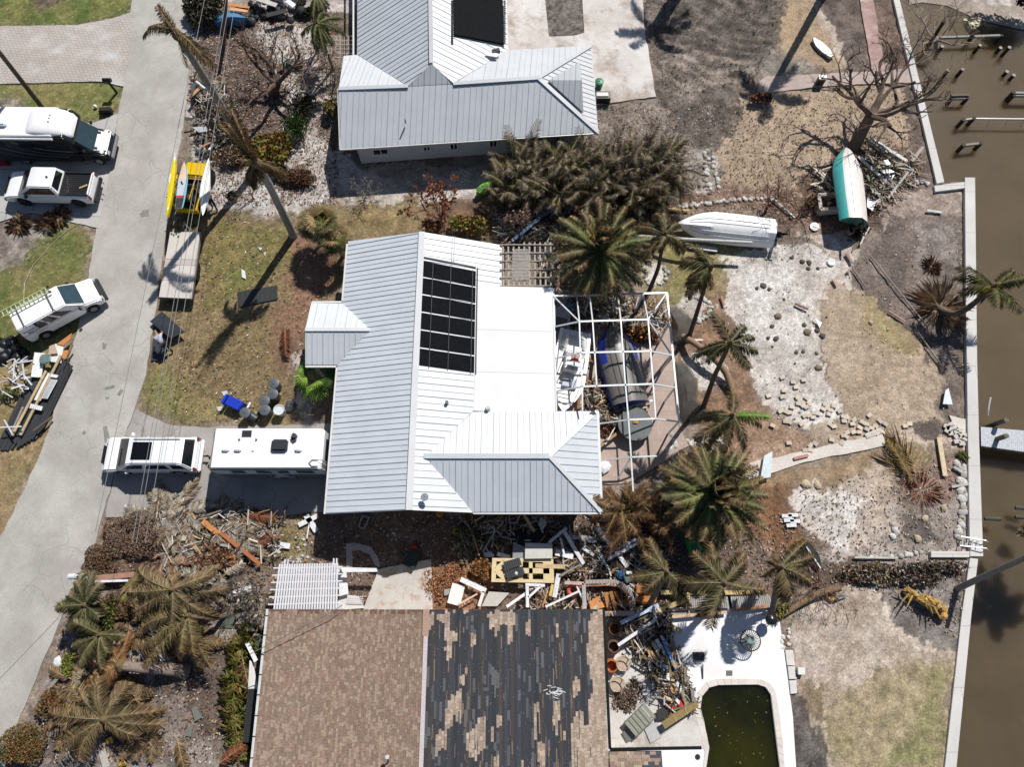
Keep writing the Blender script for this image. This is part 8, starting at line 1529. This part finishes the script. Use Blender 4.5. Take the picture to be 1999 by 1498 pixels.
def ringchair(x, y, l):
    t = thing('rattan_chair', l, 'chair', P(x,y,0)); p = P(x,y,.45)
    m = MB(C(190,170,150)); m.disc(p, .32, .06, 18); m.build('seat', WOOD, t)
    for nm, r_, z in (('backrest',.38,.85),('seat_rim',.36,.5)): m = MB(C(206,190,170)); m.tube([Vector((p.x+r_*math.cos(a), p.y+r_*math.sin(a), z)) for a in [k*6.2832/18 for k in range(19 if nm == 'seat_rim' else 13)]], .03, 6, cap=False); m.build(nm, WOOD, t)
    for k in range(4): a = k*1.57+.6; m = MB(C(150,130,110)); m.tube([Vector((p.x+.3*math.cos(a), p.y+.3*math.sin(a), 0)), Vector((p.x+.36*math.cos(a), p.y+.36*math.sin(a), .85))], .02, 6); m.build('leg', WOOD, t)
ringchair(1216,1296,'round rattan chair higher on the shady patio'); ringchair(1204,1336,'round rattan chair lower on the shady patio against the gutter')
for x, y, c_, l in ((1190,1299,C(190,110,60),'orange clay drum against the shingled house'),(1194,1262,C(110,84,70),'dark open drum above the orange one'),(1196,1228,C(130,84,50),'brown ribbed drum in the house shadow')): m = MB(c_); m.lathe(P(x,y,0), [(.3,0),(.36,.1),(.36,.7),(.3,.8),(.26,.8),(.24,.3)], 16); solo('drum', m, PLAS, l, 'drum', smooth=True)
t = thing('garden_lounger', 'grey green folded garden lounger on the shady patio', 'lounger', P(1245,1410,0)); 
def LG(u, v, z): a, b_ = P(1268,1388,z), P(1228,1428,z); d = (b_-a).normalized(); return a.lerp(b_,u)+Vector((-d.y,d.x,0))*v
for k in range(6): m = MB(C(150,152,138)); m.beam(LG(k/6+.04,-.4,.5), LG(k/6+.04,.4,.5), .2, .05); m.build('slat', PLAS, t)
for v in (-.42,.42): m = MB(C(120,122,112)); m.beam(LG(0,v,.48), LG(1,v,.4), .05, .07); m.build('rail', PLAS, t)
for u in (.08,.9):
    for v in (-.36,.36): m = MB(C(110,112,104)); q = LG(u,v,.45); m.beam(q, Vector((q.x,q.y,.06)), .05, .05); m.build('leg', PLAS, t)
panel([(1258,1424),(1282,1410),(1292,1440),(1270,1452)], .15, C(190,190,190), 'pale plastic panel right of the folded lounger'); panel([(1214,1432),(1234,1416),(1246,1440),(1224,1450)], .2, C(112,114,116), 'grey seat panel at the foot of the folded lounger'); m = MB(DKB); m.disc(P(1362,1479,.075), .13, .02, 16); solo('deck_drain', m, METAL, 'round black drain in the deck left of the pool', 'drain')
# tables and grill on the white deck
t = thing('round_table', 'round dark slatted table on the bright white deck', 'table', P(1466,1262,0)); p = P(1465,1251,.74); m = MB(C(74,74,70))
for k in range(28): a = k*6.2832/28; m.beam(p+Vector((math.cos(a)*.12,math.sin(a)*.12,0)), p+Vector((math.cos(a)*.5,math.sin(a)*.5,0)), .03, .02)
m.tube([p+Vector((math.cos(a)*.52,math.sin(a)*.52,0)) for a in [k*6.2832/28 for k in range(29)]], .03, 6, cap=False); m.build('table_top', METAL, t); m = MB(C(130,160,150)); m.disc(p+Vector((0,0,.01)), .17, .03, 18); m.build('centre_disc', GLASS, t)
for k in range(4): a = k*1.57+.4; m = MB(C(50,50,48)); m.beam(p+Vector((math.cos(a)*.2,math.sin(a)*.2,-.03)), Vector((p.x+math.cos(a)*.42,p.y+math.sin(a)*.42,.06)), .04, .04); m.build('leg', METAL, t)
t = thing('kettle_grill', 'black kettle grill at the upper corner of the white deck', 'grill', P(1508,1222,0)); p = P(1505,1211,.75); m = MB(C(34,35,36)); m.lathe(p, [(.05,-.2),(.25,-.1),(.3,.02),(.26,.16),(.12,.24),(.02,.26)], 18); m.build('kettle', PAINT, t, smooth=True)
for k in range(3): a = k*2.1; m = MB(C(120,120,120)); m.beam(p+Vector((math.cos(a)*.15,math.sin(a)*.15,-.1)), Vector((p.x+math.cos(a)*.35,p.y+math.sin(a)*.35,.06)), .03, .03); m.build('leg', METAL, t)
m = MB(C(60,62,66)); m.box(P(1364,1282,.12), (.55,.4,.1), 0); m.beam(P(1372,1298,.2), P(1372,1326,.1), .05, .05); solo('pool_skimmer', m, PLAS, 'dark square net with handle lying on the shaded deck', 'pool net')
panel([(1418,1310),(1430,1310),(1430,1320),(1418,1320)], .085, C(120,110,106), 'small square lid set in the shaded white deck', 'deck_cover', .02)
for pts, l in (([(1533,1270),(1548,1270),(1552,1300),(1537,1300)],'upper pale step block beside the deck'),([(1538,1302),(1552,1302),(1556,1326),(1541,1327)],'middle pale step block beside the deck'),([(1541,1330),(1555,1329),(1556,1354),(1544,1356)],'lower pale step block beside the deck')): panel(pts, .14, C(222,218,214), l, 'step_block', .12, cat='step', mat=CONC)
panel([(1558,1304),(1572,1305),(1572,1318),(1559,1318)], .35, C(238,236,230), 'small white square stand on the sandy lawn by the deck', 'white_stand', .3)
for i in range(9): x, y = U(1520,1545), U(1228,1268); rock(x, y, U(.1,.16), C(220,214,206), 'small pale stone between the deck and the sandy lawn', 'small stones beside the deck')
# fence wreck and rails above the deck
panel([(1335,1163),(1420,1163),(1424,1189),(1338,1191)], .25, C(176,172,166), 'left grey ribbed deck panel above the white deck', ribs=20, ribcol=C(150,146,140), mat=WOOD); panel([(1426,1163),(1503,1164),(1510,1187),(1430,1189)], .25, C(184,180,174), 'right grey ribbed deck panel above the white deck', ribs=20, ribcol=C(156,152,146), mat=WOOD); panel([(1310,1194),(1345,1190),(1350,1204),(1312,1206)], .2, C(190,186,180), 'small grey ribbed deck panel at the deck corner', ribs=10, ribcol=C(150,146,140), mat=WOOD); panel([(1270,1122),(1330,1126),(1330,1150),(1272,1148)], .3, C(96,96,92), 'dark panel under the leftmost pool palm')
for a in ((1290,1157,1378,1158,.22,C(196,180,126),'left tan beam above the grey deck panels'),(1400,1158,1476,1157,.22,C(214,186,130),'right tan beam above the grey deck panels'),(1282,1196,1345,1168,.24,C(190,166,110),'yellow tan beam rising toward the pool palms'),(1300,1190,1420,1190,.12,C(60,54,50),'dark rail along the top of the white deck'),(1312,1205,1418,1196,.16,C(214,180,150),'pinkish tan rail on the deck edge'),(1430,1192,1500,1184,.18,C(190,140,110),'reddish rail at the right deck edge'),(1345,1138,1345,1206,.05,TNB,'thin upright stake above the deck rail')): plank(*a[:4],a[4],a[5],a[6],.35,.3,.09)
# timber wreck beside the turquoise boat
def Z7(x, y): return 1550+x/6.513, 250+y/6.513
GWT = 'timbers of the wreck beside the turquoise boat'
for a, b_, w_, c_, l, z in (((960,120),(1440,420),.22,C(224,222,220),'longest pale timber right of the turquoise boat',.9),((940,165),(1400,460),.08,C(150,146,142),'thin grey timber under the longest pale one',.7),((920,200),(1290,430),.12,C(110,100,92),'dark timber inside the timber wreck',.7),((820,360),(1250,750),.18,C(206,204,200),'pale timber sloping down right from the boat bow',.8),((840,400),(1230,770),.06,C(120,112,104),'thin dark timber under the sloping pale one',.6),((1450,560),(1190,900),.14,C(190,186,180),'grey timber crossing at the lower right of the wreck',.7),((1500,420),(1640,240),.2,C(170,160,150),'short grey board pointing to the seawall',.6),((1000,510),(1400,460),.16,C(150,150,120),'greenish log lying across the wreck',.9),((930,600),(1160,990),.18,C(130,140,104),'green log beside the right side of the boat',.6),((190,440),(420,660),.12,C(230,214,190),'cream board left of the turquoise boat',.3),((210,720),(380,680),.12,C(226,216,196),'short cream board above the concrete planter',.25),((260,560),(520,480),.08,C(200,196,190),'thin pale lath left of the turquoise boat',.3),((960,1260),(840,1480),.08,C(220,214,206),'thin white lath below the boat engine',.3),((905,1230),(860,1480),.06,C(190,170,150),'thin brown lath below the boat engine',.3),((1230,550),(1100,760),.05,WB_,'thin white rod in the timber wreck',.7),((1690,1045),(1880,1072),.16,C(200,206,204),'pale grey board on the bare ground by the seawall jog',.15)): pz(a, b_, w_, c_, l, z, z*.6, f=Z7)
heap([(1690,270),(1790,310),(1780,350),(1730,400),(1690,360)], 30, (8,34), (.04,.14), [C(200,196,190),C(150,140,130),C(110,96,84),TNB,C(170,160,150)], .7, 'loose timber in the wreck beside the turquoise boat', GWT, ang=(.2,1.2)); heap([(1570,310),(1632,310),(1632,380),(1590,375)], 16, (8,26), (.04,.14), [C(226,220,210),C(200,196,190),C(150,140,130)], .25, 'pale broken board on the ground left of the turquoise boat', 'broken boards left of the turquoise boat', ang=(.2,1.1))
panel([Z7(*p) for p in ((1105,540),(1215,520),(1300,560),(1150,575))], .9, C(240,240,240), 'bright white sheet inside the timber wreck'); panel([Z7(*p) for p in ((1140,410),(1190,400),(1240,460),(1180,470))], .9, C(240,240,240), 'small white sheet above the bright one in the wreck'); panel([Z7(*p) for p in ((1195,610),(1285,590),(1240,660))], .6, C(236,236,236), 'triangular white sheet under the sloping timber'); panel([Z7(*p) for p in ((930,870),(1050,940),(1000,1050),(930,1000))], .3, C(226,230,240), 'white panel at the stern of the turquoise boat')
t = thing('concrete_planter', 'square concrete planter box beside the turquoise boat', 'planter', P(1615,405,0)); CN = C(196,188,178)
for a, b_ in (((1594,385),(1636,382)),((1595,385),(1599,412)),((1598,413),(1640,410)),((1634,384),(1638,410))): m = MB(CN); m.beam(P(*a,.35), P(*b_,.35), .22, .6); m.build('side', CONC, t)
m = MB(C(70,60,52)); m.prism([P(1597,388,0),P(1634,386,0),P(1636,408,0),P(1600,410,0)], .05, .3); m.build('soil_fill', STONE, t)
m = MB(C(240,240,238)); m.lathe(P(1590,443,.02), [(.3,0),(.3,.06),(.05,.08)], 20); solo('white_dish', m, PLAS, 'white oval dish on the gravel below the concrete planter', 'dish'); m = MB(C(240,240,238)); m.lathe(P(1622,513,.02), [(.24,0),(.24,.08),(.2,.1),(.04,.06)], 20); solo('white_disc', m, PLAS, 'round white lid on the gravel of the back garden', 'lid')
bush('dark tangle of roots and netting under the boat engine', (1672,452), (.9,.5), .5, 1100, [C(60,60,64),C(84,74,66),C(110,96,84),C(40,44,50)], 'root_tangle', DRY, size=(.05,.25))
# odd boards and items of the back garden
for a in ((1408,578,1414,596,.12,C(180,140,110),'short brown board at the edge of the white gravel near the palms'),(1552,593,1578,604,.12,C(130,100,84),'brown board among the dark rocks on the gravel'),(1550,896,1578,889,.16,C(190,140,130),'pinkish board lying on the stone walkway'),(1444,834,1449,856,.12,C(200,180,160),'tan post stub on the mulch right of the bright palm'),(1833,854,1845,930,.26,C(226,206,170),'long tan plank standing alone in the bare bed by the dock'),(1858,951,1893,945,.14,C(190,184,176),'grey board laid across to the seawall'),(1862,912,1878,922,.16,C(180,184,176),'pale board on the seawall rocks'),(1652,495,1664,514,.16,C(150,130,120),'brown board at the upper edge of the bare bed'),(1654,532,1664,520,.14,C(170,150,136),'short board below it on the bare bed edge'),(1626,545,1634,558,.16,C(190,160,146),'pinkish board near the small rocks on the bed edge'),(1700,500,1812,640,.05,C(160,150,140),'long thin pole lying across the bare bed'),(1793,650,1840,716,.05,C(150,140,130),'second thin pole lying over the palm shadow'),(1662,520,1690,560,.05,C(150,140,130),'short thin pole at the bed edge'),(1735,607,1768,628,.08,C(180,150,136),'curved reddish edging strip between lawn and bed'),(1630,1170,1652,1162,.2,C(150,150,148),'grey board near the end of the fallen trunk'),(1610,1160,1628,1172,.24,C(206,150,80),'amber bark piece near the end of the fallen trunk'),(1668,1089,1752,1090,.1,C(196,192,188),'grey iron pipe lying along the return wall'),(1510,388,1552,425,.1,C(226,222,218),'white striped pipe between the bare shrub and the boat engine'),(1268,405,1345,411,.14,C(206,178,120),'yellow tan beam behind the capsized white boat'),(1340,480,1400,488,.3,C(206,206,206),'pale slab under the capsized white boat'),(1318,664,1372,664,.1,WB_,'white tube sticking out between cage and curved trunk'),(1078,478,1092,525,.22,C(200,196,196),'white bent gutter standing right of the grey pergola')):
    if a[4]: plank(*a[:4],a[4],a[5],a[6],.14,.14,.07)
panel([(1492,890),(1508,882),(1504,932),(1484,936)], .3, C(206,220,224), 'curved pale metal sheet lying on the stone walkway', tilt=.04); panel([(1846,762),(1852,758),(1860,790),(1841,789)], .25, C(226,232,236), 'pale metal sheet standing by the seawall above the dock'); panel([(1590,620),(1605,630),(1600,640)], .2, C(236,234,230), 'white stone chip near the rocks') 
plank(1690,852,1722,840,.3,C(206,200,190),'pale kerb stone at the end of the stone walkway',.08)
# heap behind grey pergola
heap([(985,425),(1110,400),(1130,455),(1060,478),(985,470)], 40, (14,60), (.06,.18), [C(84,92,104),C(110,104,96),C(70,62,54),C(150,120,96),GYB], .7, 'weathered plank in the shady heap between thicket and grey pergola', 'planks in the heap behind the grey pergola', ang=(-.8,.1)); plank(1050,425,1098,398,.22,C(110,130,160),'bluish plank on top of the heap behind the grey pergola',.8); plank(1000,470,1055,425,.2,C(120,150,180),'second bluish plank in the heap behind the grey pergola',.7); heap([(1050,485),(1085,485),(1085,560),(1050,560)], 16, (8,22), (.08,.2), [C(206,186,160),C(190,184,180),C(170,120,84)], .5, 'short plank lying under the grey pergola', 'planks under the grey pergola')
bush('bare reddish vine tangle over the corner of the grey pergola', (1010,486), (.8,.4), 3.0, 500, [C(150,120,104),C(130,104,90)], 'vine', DRY, size=(.05,.2), zo=2.2)
heap([(372,140),(400,150),(425,230),(440,300),(385,290),(370,230)], 30, (10,34), (.05,.25), [DKB,C(84,84,84),WB_,C(206,150,110),GYB,C(60,62,66)], .7, 'board in the brush heap along the upper street edge', 'boards in the upper street heap', ang=(-1.2,.2))
panel([(372,165),(384,158),(398,172),(374,184)], .6, C(90,92,96), 'grey metal sheet at the top of the street side heap'); panel([(375,248),(402,246),(404,256),(388,258)], .7, C(190,192,196), 'torn pale metal sheet on the street side heap'); plank(383,158,400,172,.12,WB_,'white rail on the street side heap',.9); m = MB(); rockmesh(m, P(393,292,.1), .4, C(190,194,202), .8); solo('plastic_bag', m, PLAS, 'large pale grey bag at the lower end of the street side heap', 'bag', smooth=True)
# big pale driftwood stump
m = MB(C(196,158,90))
for i in range(30):
    u = U(0,1); x, y = 1770+u*72+U(-3,3), 1154+u*40+U(-8,9)*(.4+u); rockmesh(m, P(x,y,U(.05,.3)), U(.14,.34), jit(C(196,160,92),.15), U(.6,1.3))
for i in range(26): u = U(0,1); q = P(1770+u*72, 1156+u*38, .5); m.tube([q, q+Vector((U(-.7,.7),U(-.7,.7),U(-.1,.5)))], [.07,.015], 5, jit(C(176,140,80),.15))
solo('root_ball', m, M('ochre_wood', .85, 0, .35, 5, bump=.9), 'ochre coloured torn root ball on the grey bed near the leaning pole', 'root ball')
m = MB(C(44,46,48)); board_shape(m, 1.7, .75, .16, .12, lambda u, j: C(50,52,54)); o = m.v; c = P(1583,1083,.1); a = R(-62)
m.v = [(c.x+x*math.cos(a)-y*math.sin(a), c.y+x*math.sin(a)+y*math.cos(a), z) for x, y, z in m.v]; solo('closed_parasol', m, CLOTH, 'black collapsed parasol lying at the edge of the white gravel', 'parasol'); plank(1574,1068,1602,1110,.06,WB_,'white pole lying over the black parasol',.3)
# off-frame palms that shade the plot
def offpalm(label, b, hz, n, L, group, azs=None, r=(.28,.2), lean=(0,0)):
    t = thing('coconut_palm', label, 'palm tree', Vector(b), 0, group); b = Vector(b); c = b+Vector((lean[0],lean[1],hz)); trunk(t, [b-Vector((0,0,.1)), b.lerp(c,.5), c], *r); m = MB()
    for i in range(n): frond(m, c, (azs[i%len(azs)] if azs else i*2.4)+U(-.2,.2), U(-.2,.5), L*U(.8,1.1), .35, .65, 24, GB, TAN, .07)
    m.build('crown', LEAF, t)
p = P(1605,-6,0); offpalm('tall palm rising out of the top edge above the dry lawn', (p.x,p.y,0), 11.6, 9, 2.8, 'tall palms at the top edge', azp(250,300,210,0,40,180,130,270,330)); offpalm('tall palm beyond the top edge casting its shadow on the patio', (14.9,47.3,0), 11.4, 10, 3.4, 'tall palms at the top edge', azp(200,240,270,150,20,40,60,225,180,300), r=(.5,.42))
q = P(1935,1190,-1); c = Vector((q.x+.42*6.5, q.y+.74*6.5, 5.5)); b = P(1869,1150,0)
t = [o for o in bpy.data.objects if o.get('label','').startswith('thick grey wooden pole')][0]
m = MB()
for i in range(16): frond(m, c, i*2.4, U(-.5,.5), 1.9*U(.7,1.1), .4, .6, 20, TAN+GB, TAN, .08)  # palm crown out of view, inferred from its shadow on the water
m2 = m.build('crown', DRY, t)
# litter that nobody could count
def litter(name, label, regs, n, cols, size, cat, asp=(1,3), zt=0):
    m = MB()
    for reg, k in regs:
        q = reg; xs = [p[0] for p in q]; ys = [p[1] for p in q]; j = 0; X = np.random.RandomState(k).uniform(min(xs), max(xs), k*2); Y = np.random.RandomState(k+1).uniform(min(ys), max(ys), k*2); ok = inpoly(X, Y, q)
        for x, y in zip(X[ok], Y[ok]):
            p = P(x, y, (.03 if name != 'floating_leaves' else -.11)+U(0,zt)); s = U(*size); a = U(0,6.28); l = s*U(*asp); d = Vector((math.cos(a)*l,math.sin(a)*l,U(-.3,.5)*s)); e = Vector((-math.sin(a)*s,math.cos(a)*s,U(-.4,.4)*s)); m.add([p-d-e,p+d-e,p+d+e,p-d+e], [(0,1,2,3)], jit(random.choice(cols), .2))
    o = m.build(name, DRY); tag(o, label, cat, kind='stuff')
BG = [(1330,440),(1560,380),(1700,440),(1880,430),(1880,820),(1700,880),(1450,900),(1340,800)]
YD = [(372,20),(660,20),(660,400),(400,400),(370,250)]
FL = [(335,420),(640,410),(650,600),(590,620),(600,830),(300,820),(290,700)]
MID = [(205,1010),(1560,1000),(1560,1190),(520,1195),(510,1490),(60,1490),(120,1220)]
RB = [(1560,950),(1893,880),(1890,1260),(1700,1160),(1560,1130)]
NB = [(1170,200),(1440,190),(1780,170),(1800,360),(1600,440),(1340,430),(960,400)]
litter('leaf_litter', 'scattered brown leaf litter over the yards', [(YD,2600),(FL,900),(MID,6500),(BG,160),(RB,400),(NB,1300)], 0, [C(150,116,88),C(120,92,70),C(176,146,112),C(90,76,64),C(140,126,110)], (.014,.036), 'leaf litter')
litter('wood_splinters', 'scattered pale splinters and chips over the yards', [(YD,700),(FL,120),(MID,1500),(BG,150),(RB,500),(NB,350)], 0, [C(210,204,196),C(190,180,168),C(226,222,216)], (.012,.028), 'splinters')
litter('twigs', 'scattered dark twigs over the yards', [(YD,1200),(MID,2600),(NB,1800),(RB,500),([(1250,0),(1540,0),(1500,120),(1440,180),(1300,180)],900)], 0, [C(70,60,52),C(96,84,72),C(54,48,44)], (.012,.03), 'twigs')
for x, y, q_ in ((300,1165,'highest'),(255,1225,'left'),(320,1245,'central'),(385,1255,'right'),(150,1330,'streetside'),(250,1370,'lower'),(130,1400,'hedge side'),(290,1430,'lowest')): drape2('brown tangle of broken fronds in the lower left garden, %s one' % q_, (x, y), 26, TAN+GF[3:]+[C(110,84,64)], 11, L=1.2)
HP = [[(1080,1040),(1290,1040),(1300,1120),(1240,1120),(1090,1125)],[(1190,1200),(1300,1195),(1310,1240),(1360,1380),(1310,1395),(1250,1290)],[(900,1010),(1090,1010),(1090,1060),(900,1070)],[(300,1000),(560,995),(540,1090),(320,1100)],[(1100,585),(1300,585),(1300,640),(1110,640)],[(1140,740),(1230,740),(1230,830),(1150,830)],[(960,415),(1130,400),(1140,470),(980,480)],[(1690,270),(1800,300),(1790,350),(1720,420),(1680,360)],[(372,140),(440,160),(450,300),(385,300)],[(1030,1140),(1240,1140),(1240,1190),(1030,1190)]]
litter('splintered_wood', 'dense splintered wood strewn over the debris heaps', [(h_, k) for h_, k in zip(HP, (1000,1000,350,260,350,400,400,350,350,450))], 0, [C(150,136,120),C(120,106,90),C(186,174,160),C(90,80,70),C(170,134,100),C(66,60,54),C(60,56,52),C(206,202,196)], (.012,.035), 'splintered wood', (5,20), .6)
heap([(1100,582),(1290,582),(1295,640),(1110,640)], 26, (10,36), (.06,.2), [C(96,90,84),C(150,140,128),C(110,84,66),WB_,C(70,66,62)], .5, 'weathered plank in the dim upper end of the pool cage', 'planks in the upper pool cage')
litter('floating_leaves', 'small leaves and scum floating on the pool and canal water', [([(1380,1350),(1498,1350),(1515,1498),(1385,1498)],22)], 0, [C(120,120,70),C(150,140,100),C(90,90,50)], (.008,.02), 'floating leaves')
